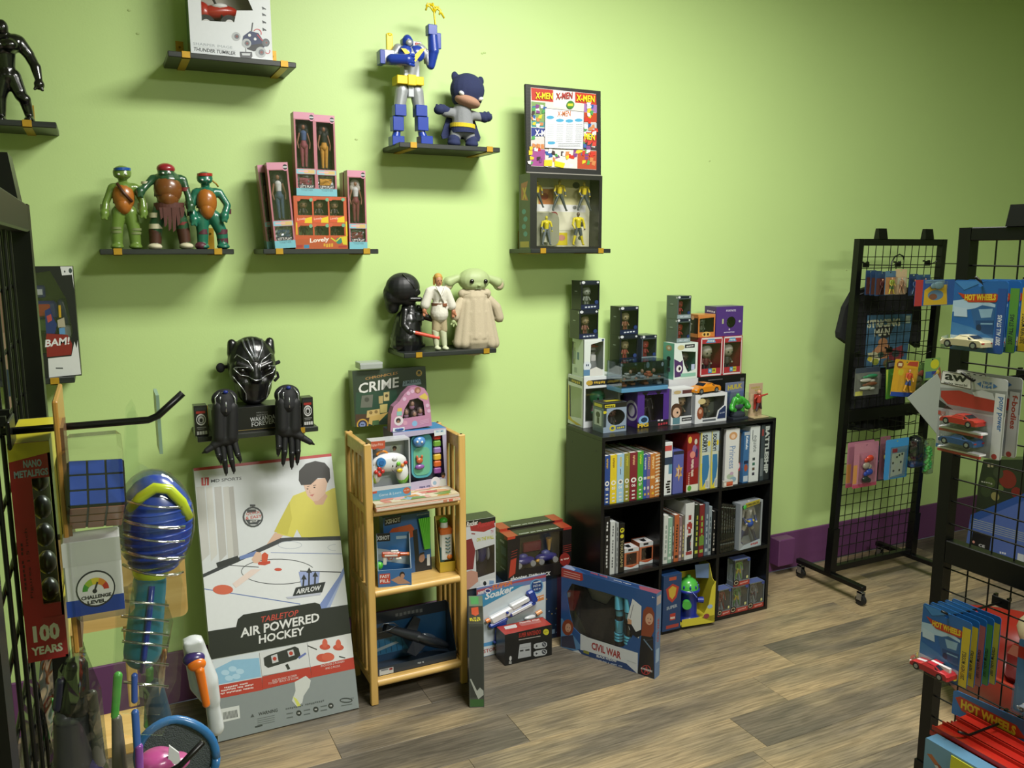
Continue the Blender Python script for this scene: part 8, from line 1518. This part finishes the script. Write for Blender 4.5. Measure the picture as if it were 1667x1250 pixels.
# ---------------------------------------------------------------- right rack: carded cars
def carfill(col, stripe=None, s=.62):
    def f(m, x, y, z, w, h): sports_car(m, w*s, col, Matrix.Translation((x, y, z-h*.3)) @ Matrix.Rotation(math.pi, 4, 'Z'), stripe=stripe)
    return f
def hw(edge, word, ecol='1c2c5c'):
    def f(a):
        a.poly([(0, 30), (45, 24), (80, 32), (80, 50), (50, 38), (0, 46)], 'a8c4dc'); a.poly([(36, 42), (56, 34), (80, 36), (80, 78), (60, 76), (44, 62)], '2c5c94'); a.poly([(50, 40), (76, 38), (74, 50), (56, 52)], '8cb0cc'); a.poly([(46, 56), (80, 54), (80, 74), (62, 73), (48, 64)], '1c4478'); a.line([(56, 60), (78, 59)], 2, '7ca4c4'); a.disc(53, 66, 5, '14284c', ry=5); a.poly([(0, 2), (60, 0), (20, 14)], '3c7cbc'); a.poly([(0, 60), (40, 66), (82, 79), (0, 79)], '3c74ac'); a.poly([(2, 38), (28, 40), (30, 52), (4, 52)], 'b4cade'); a.rect(0, 79, 82, 92, 'b8ccd8')
        a.poly([(8, 18), (22, 20), (80, 17), (88, 21), (80, 29), (30, 31), (18, 25)], 'b0351f'); a.text('HOT WHEELS', (22, 29), (80, 26.5), 9, 'd8b82c', .05); a.rect(83, 10, 99, 99, edge); a.text(word, (94, 88), (94, 46), 9, ecol, .02, up=(-8, 0))
    return f
HWM = '1f5ea4'
def cardX(label, X, y0, y1, z1, z0, mat, **k):
    return card(label, 'carded_toy', (Vector((X, (y0+y1)/2, z1)), -math.pi/2), abs(y1-y0), z1-z0, mat, cat='toy car pack', **k)
for i, (c_, e_, wd, lb) in enumerate((('b8b08c', '1f4a94', '2007 ALL STARS', 'blue carded cream toy car, front card of the upper stack on the large rack'), ('3c4c44', '5c9434', '2007 ALL STARS', 'blue carded car with green edge, second card of the upper stack'), ('c8a82c', 'd0b42c', '2007 NEW MODELS', 'blue carded car with yellow edge, third card of the upper stack'), ('2c4ca8', '3c6cb0', '2007 MODELS', 'blue carded car, rear card of the upper stack on the large rack'))):
    cardX(lb, 1.745+i*.042, 1.277, 1.150, 1.634, 1.476, HWM, art=hw(e_, wd, 'dfe3e8' if i in (0, 3) else '26282c'), blis=(-3, 79, 84, 99, .03), fill=carfill(c_, s=.92), group='upper stack of blue carded cars')
def awp(edge, word, red):
    def f(a):
        a.poly([(0, 22), (100, 14), (100, 45), (0, 48)], '8c9090'); a.poly([(2, 26), (30, 22), (60, 26), (92, 28), (90, 42), (50, 42), (14, 42), (2, 34)], 'a8302a'); a.poly([(50, 22), (64, 17), (80, 19), (84, 27), (54, 26)], 'c8ccd0'); a.poly([(0, 38), (14, 44), (24, 48), (0, 50)], '1c1c20'); a.rect(0, 48, 84, 100, 'a4a8ac')
        a.poly([(2, 0), (46, 2), (48, 18), (0, 16)], 'e4e4e2'); a.line([(2, 0), (46, 2), (48, 18), (0, 16), (2, 0)], 1, '5c4c4c'); a.text('aw', (6, 11), (42, 11), 8, '202226', .03); a.text('auto world', (5, 16), (42, 16), 3, '202226', .02)
        a.poly([(56, 10), (62, 7), (62, 13)], '3c6ca8'); a.text('TRUE', (64, 9), (78, 9), 3, '3c6ca8', .03); a.text('1:64', (64, 14), (78, 14), 4, '3c6ca8', .03); a.poly([(86, 10), (80, 7), (80, 13)], '3c6ca8'); a.rect(84, 18, 98, 99, 'd8dadc'); a.text(word, (95, 22), (95, 62), 8, edge, .03, up=(-9, 0)) if 0 else a.text(word, (88, 22), (88, 64), 8, edge, .03, up=(8, 0)); a.disc(90, 96, 4, 'b0403c', ry=3.5); a.rect(0, 95, 40, 100, '3c6c9c'); a.rect(0, 52, 12, 57, 'b04a44')
    return f
def two(m, x, y, z, w, h):
    sports_car(m, w*.8, 'a82c24', Matrix.Translation((x-.004, y, z+h*.12)) @ Matrix.Rotation(math.pi, 4, 'Z'), stripe=None); sports_car(m, w*.8, '2c4c78', Matrix.Translation((x-.004, y, z-h*.34)) @ Matrix.Rotation(math.pi, 4, 'Z')); m.X = None
    for zz in (z+h*.04, z-h*.43): m.box(x-w*.46, y-.012, zz-.004, x+w*.46, y+.01, zz, PL('e0e0e0')); m.box(x-w*.46, y-.0125, zz-.010, x+w*.46, y-.006, zz-.0045, PL('a83c38'))
for i, (e_, wd, lb) in enumerate((('3c6ca8', 'pony power', 'grey two-car pack with a red car over a blue car, front card'), ('b8503c', 'f-bodies', 'grey two-car pack with orange lettering behind the front pack'))):
    cardX(lb, 1.735+i*.05, 1.285, 1.125, 1.425, 1.245, 'b9bcbc', art=awp(e_, wd, 1), blis=(14, 42, 84, 98, .035), fill=two)
for i, (c_, e_, lb) in enumerate((('a8242c', 'c8b02c', 'blue carded red toy car, front card of the lower stack'), ('c8b02c', 'c8b02c', 'blue carded yellow-edged car, second card of the lower stack'), ('a85c54', 'a8605c', 'blue carded pink-edged car, third card of the lower stack'), ('4c8c3c', '4c8c44', 'blue carded green-edged car, fourth card of the lower stack'), ('2c3c54', 'b8b43c', 'blue carded dark car, rear card of the lower stack'))):
    cardX(lb, 1.725+i*.026, 1.277, 1.150, .862-i*.002, .700-i*.004, HWM, art=hw(e_, '2007 NEW MODELS', '26282c'), blis=(-3, 79, 84, 99, .03), fill=carfill(c_, 'd8d0d0' if i == 0 else None, s=.92), group='lower stack of blue carded cars')
cardX('blue carded car cut by the right picture edge on the lower grid', 1.88, 1.135, 1.02, .80, .62, '4c7ca8', art=lambda a: (a.rect(0, 10, 100, 26, 'b0351f'), a.disc(30, 30, 16, '2c3034', ry=10), a.disc(60, 34, 14, '2c3034', ry=9)), blis=(5, 55, 95, 98, .03), fill=carfill('9ca4b0'))
for (X, y, z, L), hn in zip(((1.925, 1.213, 1.622, .2), (1.925, 1.205, 1.412, .23), (1.925, 1.213, .85, .22), (1.925, 1.16, .57, .2)), ('the upper blue car cards', 'the two-car packs', 'the lower blue car cards', 'the red track bundle')): hook((X, y, z), (-1, 0, 0), L, 'black peg hook on the large rack holding '+hn, g='peg hooks on the large grid rack')
# orange-red track bundle
t = thing('track_pack', 'bundle of red plastic toy track with a blue lettered header card', 'toy pack', (1.80, 1.2, .512), 0); TR = PL('b8261c'); rn = random.Random(6)
for i in range(9):
    m = MB(); x = -.045+.045*(i % 3); z = .008+.016*(i//3); y1 = .045-rn.uniform(0, .02); y0 = -.33; m.box(x-.02, y0, z, x+.02, y1, z+.003, TR); m.box(x-.02, y0, z+.003, x-.0175, y1, z+.011, TR); m.box(x+.0175, y0, z+.003, x+.02, y1, z+.011, TR); m.build('track_piece', t)
MB().box(-.075, -.33, -.004, -.071, .03, .0, PL('8c929c')).build('grey_clip', t)
m = MB(); m.prism([[(.0, .0), (.33, .0), (.33, .085), (.01, .066), (.0, .06)]], (.072, .082, .022), (0, -1, 0), (0, 0, 1), (-1, 0, 0), K('2c68a8'), .002); m.build('header_card', t)
a = Art(((.072, .082, .022), (0, -.33, 0), (0, 0, .066), (-1, 0, 0)), PC); a.poly([(2, 30), (6, 16), (50, 16), (58, 50), (48, 66), (8, 70)], 'b0351f'); a.text('HOT WHEELS', (7, 60), (50, 58), 36, 'd8b82c', .05); a.end('header_print', t)
t = Carton('track_set_box', 'boxed orange track builder set below the red track bundle', 'toy box', (1.69, 1.057, .3765), .32, .04, .176, '5c88a8', rz=-math.pi/2); a = t.art('front'); a.rect(0, 0, 100, 100, '6c98b8')
for k in range(6): a.line([(4+k*7, 20+k*8), (60+k*5, 90)], 5, ('b0663c', '8c4a34', 'c07a4c')[k % 3])
a.line([(10, 30), (40, 90)], 3, 'c8ccd0'); a.poly([(0, 70), (20, 90), (20, 100), (0, 100)], 'd0d4d8'); a.end('front_print', t.root)
t = thing('price_tag', 'yellow price card with black script on the track set', 'price tag', (1.688, 1.113, .508), -math.pi/2); MB().box(-.035, -.001, -.06, .035, .001, .04, K('d0cc2c'), bev=.0006).build('tag_card', t); a = Art(((-.035, -.001, -.06), (.07, 0, 0), (0, 0, .1), (0, -1, 0)), PC); a.poly([(20, 50), (60, 40), (80, 60), (40, 70)], '2c2c20'); a.end('tag_print', t)
m = MB(); 
for b_ in ((1.60, .94, .372, 1.925, 1.30, .376), (1.60, .94, .376, 1.604, 1.30, .40)): m.box(*b_, RB)
o = m.build('rack_tray'); tag(o, 'black metal tray hooked on the large rack under the track packs', 'tray')
# things standing beyond the right rack
def px(pts, X): return [(-PX(x, y, X).y, PX(x, y, X).z) for x, y in pts]
bx_ = 4.0; o = px([(1572, 889), (1580, 838), (1667, 803), (1700, 792), (1760, 975)], bx_); z0 = min(p[1] for p in o); t = thing('tool_case_box', 'large blue box with a black label behind the right rack', 'box', (bx_, 0, 0)); 
fl0 = [(a_, max(b_, 0.0)) for a_, b_ in o]; MB().prism([fl0], (0, 0, 0), (0, -1, 0), (0, 0, 1), (-1, 0, 0), K('4c62a0'), .3).build('carton', t)
for c in t.children: pass
a = Art(((0, -o[0][0], 0), (0, -.8, 0), (0, 0, .8), (-1, 0, 0)), PC)
def pu(x, y): q = px([(x, y)], bx_)[0]; return ((q[0]-o[0][0])/.8*100, 100-q[1]/.8*100)
a.poly([pu(1584, 863), pu(1614, 872), pu(1610, 900), pu(1580, 888)], '17181a'); a.poly([pu(1580, 838), pu(1667, 803), pu(1667, 815), pu(1579, 852)], '2c4c8c')
for k in range(5): a.line([pu(1583, 844+k*3.4), pu(1667, 868+k*3.4)], .5, '8c9498')
a.disc(*pu(1585, 882), .9, 'c88c7c'); a.text('CE', pu(1593, 889), pu(1603, 892), 1.8, 'c8c8c8', .02); a.text('(G)', pu(1627, 901), pu(1638, 904), 1.8, 'c8ccd8', .02); a.poly([pu(1657, 900), pu(1667, 903), pu(1667, 922), pu(1655, 918)], 'b8bcc0'); a.end('box_print', t)
o2 = px([(1583, 900), (1592, 790), (1601, 748), (1800, 748), (1800, 960)], 4.32); t = thing('picture_box', 'dark woodland picture box standing behind the blue box', 'box', (4.32, 0, 0)); MB().prism([[(a_, max(b_, 0.0)) for a_, b_ in o2]], (0, 0, 0), (0, -1, 0), (0, 0, 1), (-1, 0, 0), K('2c3524'), .15).build('carton', t)
a = Art(((0, -o2[0][0], 0), (0, -1, 0), (0, 0, 1), (-1, 0, 0)), PC)
def pu(x, y): q = px([(x, y)], 4.32)[0]; return ((q[0]-o2[0][0])*100, 100-q[1]*100)
for x, y, r, c_ in ((1612, 785, 3, '46542c'), (1620, 808, 2.4, '8c8450'), (1605, 800, 3, '38442a'), (1640, 780, 5, '7a2a22'), (1655, 802, 3, '7a2a22'), (1628, 795, 2, '5c6c34'), (1625, 770, 3, '3c4430')): a.disc(*pu(x, y), r, c_)
a.text('RIDGE', pu(1597, 785), pu(1616, 789), 1, 'a8a898', .02); a.text('la', pu(1607, 760), pu(1618, 762), 3, '9c9470', .03); a.end('box_print', t)
t = thing('plastic_sled', 'red moulded plastic sled lying on the floor beyond the right rack', 'sled', (2.95, 1.6, 0)); m = MB(); R4 = PL('8c2418')
prof = [(0, .02), (.2, .02), (.24, .03), (.30, .12), (.34, .27), (.335, .28), (.29, .14), (.23, .05), (.19, .04), (0, .04)]; m.lathe(prof, R4, n=32, sy=1.5); m.build('shell', t); m = MB(); m.box(.08, -.3, .05, .3, .3, .2, PL('6c1a12'), bev=.03); m.build('seat', t)
t = thing('cloth_bag', 'cream bag with a black cross strap on the red sled', 'bag', (3.0, 1.55, .21)); m = MB(); m.ell((0, 0, .12), (.16, .26, .12), CLOTH('b8ad88'), 20, 12); m.build('cloth', t); m = MB(); m.tube([(-.14, .16, .06), (-.165, 0, .12), (-.13, -.17, .19)], .012, CLOTH('17181a')); m.tube([(-.11, .17, .19), (-.165, 0, .12), (-.14, -.16, .06)], .012, CLOTH('17181a')); m.build('strap', t)

# ---------------------------------------------------------------- left rack goods
xL = -.083
for y, z, L, lb in ((.80, 1.552, .142, 'long black peg hook pointing right from the left rack, topmost'), (.98, 1.40, .13, 'middle black peg hook of the left rack behind the clear bag'), (.80, 1.21, .14, 'lowest black peg hook of the left rack near the bottom edge')): hook((xL, y, z), (1, 0, 0), L, lb, r=.0032, tip=.025, up=.55, g='peg hooks on the left rack')
# red and yellow figure pack
t = Carton('figure_pack', 'red and yellow boxed figure pack with a clear column at the left edge', 'toy pack', (-.0655, .80, 1.345), .031, .12, .196, 'a8242a', top='cfc42c', holes=[[(50, 16), (94, 16), (94, 74), (50, 74)]], side={1: [(4, 16), (96, 16), (96, 78), (4, 78)]}, sides='c9c040', back='3c4438')
a = t.art('front'); a.poly([(0, 0), (100, 0), (100, 5), (0, 8)], 'd0c42c'); a.text('NANO', (34, 11), (78, 11), 3.4, '9cb4c8', .04); a.text('METALFIGS', (10, 15.3), (92, 15), 3.2, '9cb4c8', .04); a.text('Figures 1.5 inch', (30, 70), (30, 38), 4, '4c1418', .0, up=(-9, 0)); a.text('Collect all', (14, 66), (14, 44), 4, '4c1418', 0, up=(-6, 0)); a.rect(44, 80, 100, 99, 'a02a30'); a.text('100', (18, 91), (84, 91), 8, 'd8dcd0', .05); a.text('YEARS', (10, 97), (88, 97), 4, 'd8dcd0', .04); a.end('front_print', t.root)
m = MB(); 
for k in range(5): m.ell((.003, .04, .05+k*.026), (.008, .01, .011), M('6c7470', .3, .6), 10, 7)
m.build('metal_figures', t.root)
# cube puzzle pack
t = thing('puzzle_cube_pack', 'hanging pack with a blue-faced puzzle cube over a white challenge box', 'puzzle pack', (-.03, .77, 1.562)); MB().box(-.012, -.03, -.19, -.008, .07, .022, K('b8863c'), bev=.001).build('hang_card', t); MB().box(-.008, -.028, -.186, -.0055, .02, .0, K('6c4a30')).build('card_liner', t)
cu = MB(); cu.box(-.021, -.021, -.021, .021, .021, .021, PL('17181c'), bev=.002); c = cu.build('cube', t); c.location = (.0135, -.022, -.058); c.rotation_euler = (math.radians(50), math.radians(4), math.radians(3))
for i in range(3):
    for j in range(3):
        for k, (f_, col) in enumerate((('top', '22449c'), ('front', 'b4786c'))):
            m = MB(); u, v = -.0135+i*.0135, -.0135+j*.0135
            if f_ == 'top': m.box(u-.006, v-.006, .021, u+.006, v+.006, .0217, PL(col), bev=.0005)
            else: m.box(u-.006, -.0217, v-.006, u+.006, -.021, v+.006, PL(col), bev=.0005)
            m.build('sticker', c)
b = Carton('x', 'x', 'x', (0, 0, 0), .042, .03, .062, 'cdd0ce', root=bpy.data.objects.new('challenge_box', None)); COL.objects.link(b.root); b.root.parent = t; b.root.location = (.0075, -.045, -.152)
a = b.art('front'); a.rect(0, 0, 100, 32, 'c4c7c4'); a.rect(0, 78, 100, 100, '22449c'); a.disc(52, 66, 34, 'e0e2e0', ry=25); a.ring(52, 66, 34, 2.4, '2c3034', ry=25, n=30)
for i, c_ in enumerate(('4c9c3c', '9cbc3c', 'd8c83c', 'd88c34', 'c03c30')): a.ring(52, 68, 23, 9, c_, ry=17, a0=180-36*i, a1=144-36*i, n=5)
a.line([(50, 68), (56, 57)], 3, '2c3034'); a.disc(50, 69, 4, '2c3034', ry=3); a.text('CHALLENGE', (26, 79), (78, 79), 5, '2c3034', .04); a.text('LEVEL', (36, 86), (68, 86), 5, '2c3034', .04); a.end('front_print', b.root)
MB().box(-.0075, -.052, -.156, .036, .02, -.014, CLEAR, bev=.004).build('blister', t)
for o_ in (b.root,): o_.name = 'challenge_box'
# scoop ball toy in a clamshell
f = Fig('ball_toy_pack', 'blue ribbed ball bat toy with teal handle in a clear clamshell', .84, (215, 670), P(215, 670, .84).z, cat='toy pack')
m = MB(); BB = PL('2f52c0')
for k in range(9): y_ = 826+k*12; s = math.sqrt(max(0, 1-((y_-850)/90)**2)); f.e(m, 254, y_, 58*s+1, 8.5, 0, 50*s+2, BB) if s > 0 else None
f.e(m, 254, 850, 57, 82, 0, 50, PL('2a48ac')); m.build('ball_bat', f.root)
m = MB(); m.tube([f.p(x, y, d) for x, y, d in ((212, 822, 24), (228, 800, 36), (250, 784, 42), (272, 786, 42), (292, 808, 34), (304, 836, 24))], 9*f.k, PL('c4d832'), 10); f.e(m, 246, 925, 30, 28, 0, 28, PL('c4d832')); m.build('yellow_tips', f.root)
TE = PL('2c8098'); f.blob('handle', TE, [('c', 244, 945, 232, 1060, 27, 31), ('e', 232, 1055, 30, 34, 0)], .0022, 3); m = MB(); m.tube([f.p(246, 945, 27), f.p(240, 1000, 30), f.p(233, 1055, 31), f.p(231, 1085, 20)], 5*f.k, PL('26409c')); m.build('handle_stripe', f.root)
CS = clear('fbfdfc', .12, wav=.3)
m = MB(); f.e(m, 252, 850, 63, 92, 0, 56, CS); m.build('clamshell', f.root)
m = MB(); pts = [(182, 1150), (200, 760), (206, 668), (215, 655), (222, 668), (226, 760), (262, 780), (300, 960), (290, 1120), (262, 1180), (200, 1178)]
m.prism([[(f.p(x, y).x, f.p(x, y).z) for x, y in pts]], (0, -.02, 0), (1, 0, 0), (0, 0, 1), (0, -1, 0), CS, .0006); m.prism([[(f.p(x, y).x, f.p(x, y).z) for x, y in pts]], (0, .02, 0), (1, 0, 0), (0, 0, 1), (0, -1, 0), CS, .0006); m.build('clamshell_flange', f.root)
m = MB(); RBM = clear('ffffff', 1.3)
for i, y_ in enumerate((965, 990, 1012, 1030, 1060, 1095)): m.tube([f.p(195+i, y_, 34), f.p(235, y_+3, 37), f.p(272, y_+9, 32)], 2.4*f.k, RBM, 6)
for i, y_ in enumerate((806, 836, 858, 886, 916)): m.tube([f.p(x, y_+(x-200)*.09, math.sqrt(max(60, 1-((x-252)/68)**2-((y_-850)/98)**2)*3600) if 0 else 62*math.sqrt(max(.02, 1-((x-252)/66)**2-((y_-850)/98)**2))) for x in range(200, 301, 12)], (2.2+i % 2)*f.k, RBM, 6)  # shiny ribs added over the head to make the white highlight streaks
m.build('clamshell_ribs_and_glints', f.root); m = MB(); m.box(f.p(207, 0).x, -.012, f.p(0, 760).z, f.p(213, 0).x, .03, f.p(0, 658).z, K('8fae9a')); m.build('header_card', f.root)
# white and orange toy gun
f = Fig('toy_blaster', 'white toy blaster with an orange slide hanging left of the tall box', 1.02, (330, 1200), P(330, 1200, 1.02).z, cat='toy blaster')
f.blob('body', PL('cfd4d6'), [('c', 315, 1050, 332, 1110, 17, 23), ('c', 332, 1110, 345, 1140, 23, 14), ('c', 345, 1140, 352, 1185, 11, 13), ('b', 298, 1035, 330, 1058, 16, -12)], .003, 2)
m = MB(); f.e(m, 314, 1066, 17, 12, 14, 12, PL('3c2c6c')); m.build('purple_cap', f.root); m = MB(); f.e(m, 318, 1072, 14, 11, 22, 8, PL('ee7a1c')); f.c(m, 322, 1080, 333, 1134, 7.5, 6, 26, 24, PL('ee7a1c')); m.build('orange_slide', f.root)
# racket ring toy
f = Fig('ring_racket', 'blue rimmed round toy racket with dark mesh at the bottom edge', .96, (290, 1250), P(290, 1250, .96).z, cat='toy racket')
m = MB(); BL2 = PL('2f6ea8'); pts = [f.p(288+64*math.cos(a_*math.pi/16), 1232+60*math.sin(a_*math.pi/16), 2*math.sin(a_)) for a_ in range(33)]; m.tube(pts, 7*f.k, BL2, 8); m.build('rim', f.root); m = MB(); f.e(m, 288, 1232, 62, 58, -2, 2, M('4c5458', .5, bump=1, var=.4, scale=700)); m.build('mesh_disc', f.root)
f = Fig('pink_toy', 'pink and orange small toy with a white flap at the bottom edge', .86, (260, 1255), P(260, 1255, .86).z, cat='toy')
f.blob('body', PL('b84c8c'), [('e', 255, 1238, 30, 18), ('e', 285, 1240, 24, 12)], .002, 2); m = MB(); f.e(m, 256, 1244, 18, 12, 14, 14, PL('ee8a2c')); m.build('orange_part', f.root); m = MB(); m.prism([[(f.p(x, y).x, f.p(x, y).z) for x, y in ((274, 1204), (290, 1216), (296, 1250), (270, 1250))]], (0, -.012, 0), (1, 0, 0), (0, 0, 1), (0, -1, 0), PL('d8dce0'), .003); m.build('white_flap', f.root)
# strips and bags
f = Fig('plastic_strip', 'blue and purple plastic strip hanging in front of the clear bag', .82, (222, 1250), P(222, 1250, .82).z, cat='toy'); m = MB(); f.c(m, 219, 1100, 219, 1140, 5, 5, 0, 0, PL('3c5cb0')); f.c(m, 220, 1160, 225, 1240, 6, 6, 0, 0, PL('3c68b8')); m.build('strip', f.root); m = MB(); f.c(m, 226, 1215, 227, 1260, 6.6, 6.6, 2, 2, PL('8c4ca8')); m.build('purple_end', f.root)
def bag(label, Y, pts, fills, gm=BAG):
    f = Fig('bagged_toy', label, Y, pts[-1], P(*pts[-1], Y).z, cat='bagged toy'); m = MB(); o = [(f.p(x, y).x, f.p(x, y).z) for x, y in pts]; n = len(o); cx = sum(p[0] for p in o)/n; cz = sum(p[1] for p in o)/n
    vs = [(x, 0, z) for x, z in o]+[(cx, -.02, cz), (cx+.004, -.014, cz-.03), (cx, .02, cz)]; m.add(vs, [(i, (i+1) % n, n) for i in range(n)]+[((i+1) % n, i, n+2) for i in range(n)], gm, False); m.build('plastic_bag', f.root)
    m = MB()
    for q in fills: f.c(m, *q[:6], q[6] if len(q) > 7 else 0, None, M(q[-1], .35, coat=.3))
    m.build('toy', f.root); return f
bag('clear bag with a dark toy hanging on the middle hook of the left rack', .90, [(128, 1018), (140, 1060), (165, 1120), (178, 1250), (80, 1250), (95, 1090), (120, 1050)], [(125, 1085, 122, 1150, 17, 24, '23241f'), (115, 1170, 120, 1240, 26, 30, '45454a'), (150, 1130, 160, 1240, 8, 12, '6c6a64'), (100, 1110, 96, 1150, 9, 10, '2c2a44'), (130, 1240, 150, 1250, 20, 18, '3a3564')])
bag('clear bag with dark cords and a green stick left of the hanging dark toy', .95, [(75, 950), (84, 1050), (92, 1250), (30, 1250), (45, 1080), (62, 1000)], [(72, 980, 78, 1060, 6, 8, '3c3a34'), (66, 1080, 60, 1230, 8, 10, '2a2c38'), (84, 1140, 76, 1200, 5, 6, '4cb04c'), (50, 1150, 44, 1240, 8, 9, 'a8a49c')])
bag('clear bag with small blue and orange parts behind the teal handle', 1.04, [(270, 975), (282, 1010), (270, 1080), (262, 1180), (215, 1200), (236, 1060)], [(268, 1060, 262, 1100, 4, 5, 'c8602c'), (250, 1120, 262, 1180, 16, 20, '27465c'), (244, 1090, 240, 1180, 6, 6, '58a84c')])
f = Fig('toy_sword', 'green and grey long toy hanging behind the blue strip', 1.0, (195, 1240), P(195, 1240, 1.0).z, cat='toy'); m = MB(); f.c(m, 192, 1100, 187, 1165, 7, 6, 0, 0, PL('4cae44')); f.c(m, 190, 1170, 195, 1250, 8, 12, 0, 0, PL('6a665e')); m.build('blade', f.root)
for i, (x0, x1, y0, y1, c_, lb) in enumerate(((-14, 10, 420, 720, '9c7c68', 'peach and blue picture card behind the left grid rack'), (12, 30, 560, 720, '7c98b4', 'pale blue picture card behind the left grid rack'))):
    cardY(lb, x0, x1, y0, y1, 1.25+i*.05, c_, cat='carded toy', art=lambda a: (a.rect(10, 40, 60, 90, 'b89c84'), a.rect(20, 60, 90, 75, '3c4c5c')))
# wooden chair between rack and wall
t = thing('wooden_chair', 'small narrow light wood chair behind the hanging toys at left', 'chair', (-.003, 1.9, 0)); WX = wood_mat('light_oak', 'c09a58', 'd6b476', (2, 14, 14), .4)
m = MB(); m.prism([rr(-.125, .90, .125, 1.115, .016)], (0, -.001, 0), (1, 0, 0), (0, 0, 1), (0, -1, 0), WX, .018); m.build('backrest', t); MB().box(-.13, -.12, .668, .03, .02, .70, WX, bev=.006).build('seat', t)
for x in (-.125, .002):
    MB().box(x, .0, 0.001, x+.022, .022, .668, WX, bev=.003).build('leg', t); MB().box(x, -.115, .001, x+.022, -.093, .668, WX, bev=.003).build('leg', t)
    MB().box(x*.8-.01, .018, .70, x*.8+.012, .036, .98, WX, bev=.003).build('back_post', t)

# ---------------------------------------------------------------- pieces that lie apart become parts of their own
import numpy as np
def far_apart(o, most=40):
    me = o.data; nv = len(me.vertices)
    if nv < 8 or nv > 60000 or me.users > 1: return
    par = np.arange(nv); ed = np.empty(len(me.edges)*2, dtype=np.int32); me.edges.foreach_get('vertices', ed); a, b = ed[0::2].astype(int), ed[1::2].astype(int)
    while True:
        pa, pb = par[a], par[b]; lo = np.minimum(pa, pb); hi = np.maximum(pa, pb); m = lo != hi
        if not m.any(): break
        np.minimum.at(par, hi[m], lo[m])
        while True:
            pp = par[par]
            if (pp == par).all(): break
            par = pp
    r, isl = np.unique(par, return_inverse=True); k = len(r)
    if k < 2 or k > 900: return
    co = np.empty(nv*3, dtype=np.float32); me.vertices.foreach_get('co', co); co = co.reshape(nv, 3)
    lo = np.full((k, 3), np.inf); hi = np.full((k, 3), -np.inf); np.minimum.at(lo, isl, co); np.maximum.at(hi, isl, co); size = (hi-lo).max(axis=1)
    gap = np.maximum(0, np.maximum(lo[:, None]-hi[None], lo[None]-hi[:, None])); near = np.sqrt((gap**2).sum(axis=2)) <= np.maximum(.0195, .49*np.maximum(size[:, None], size[None]))
    lab = np.arange(k)
    while True:
        n = np.where(near, lab[None, :], k).min(axis=1)
        if (n == lab).all(): break
        lab = n
    u, pc = np.unique(lab, return_inverse=True)
    if len(u) < 2 or len(u) > most: return
    vp = pc[isl]; polys = [(tuple(p.vertices), p.material_index, p.use_smooth) for p in me.polygons]; name = me.name.split('.')[0]; vs = co.tolist()
    for g in range(len(u)):
        idx = {}; fs = []; mi = []; sm = []; nvs = []
        for f, m_, s_ in polys:
            if vp[f[0]] != g: continue
            q = []
            for i in f:
                if i not in idx: idx[i] = len(nvs); nvs.append(vs[i])
                q.append(idx[i])
            fs.append(q); mi.append(m_); sm.append(s_)
        n = bpy.data.meshes.new(name); n.from_pydata(nvs, [], fs)
        for mm in me.materials: n.materials.append(mm)
        n.polygons.foreach_set('material_index', mi); n.polygons.foreach_set('use_smooth', sm); n.update()
        if g == 0: o.data = n; first = n
        else:
            c = bpy.data.objects.new(o.name.split('.')[0], n); COL.objects.link(c); c.parent = o.parent; c.location = o.location; c.rotation_euler = o.rotation_euler; c.scale = o.scale
for o in [x for x in bpy.data.objects if x.type == 'MESH' and x.parent and x.get('kind') is None]:
    if not o.children: far_apart(o)
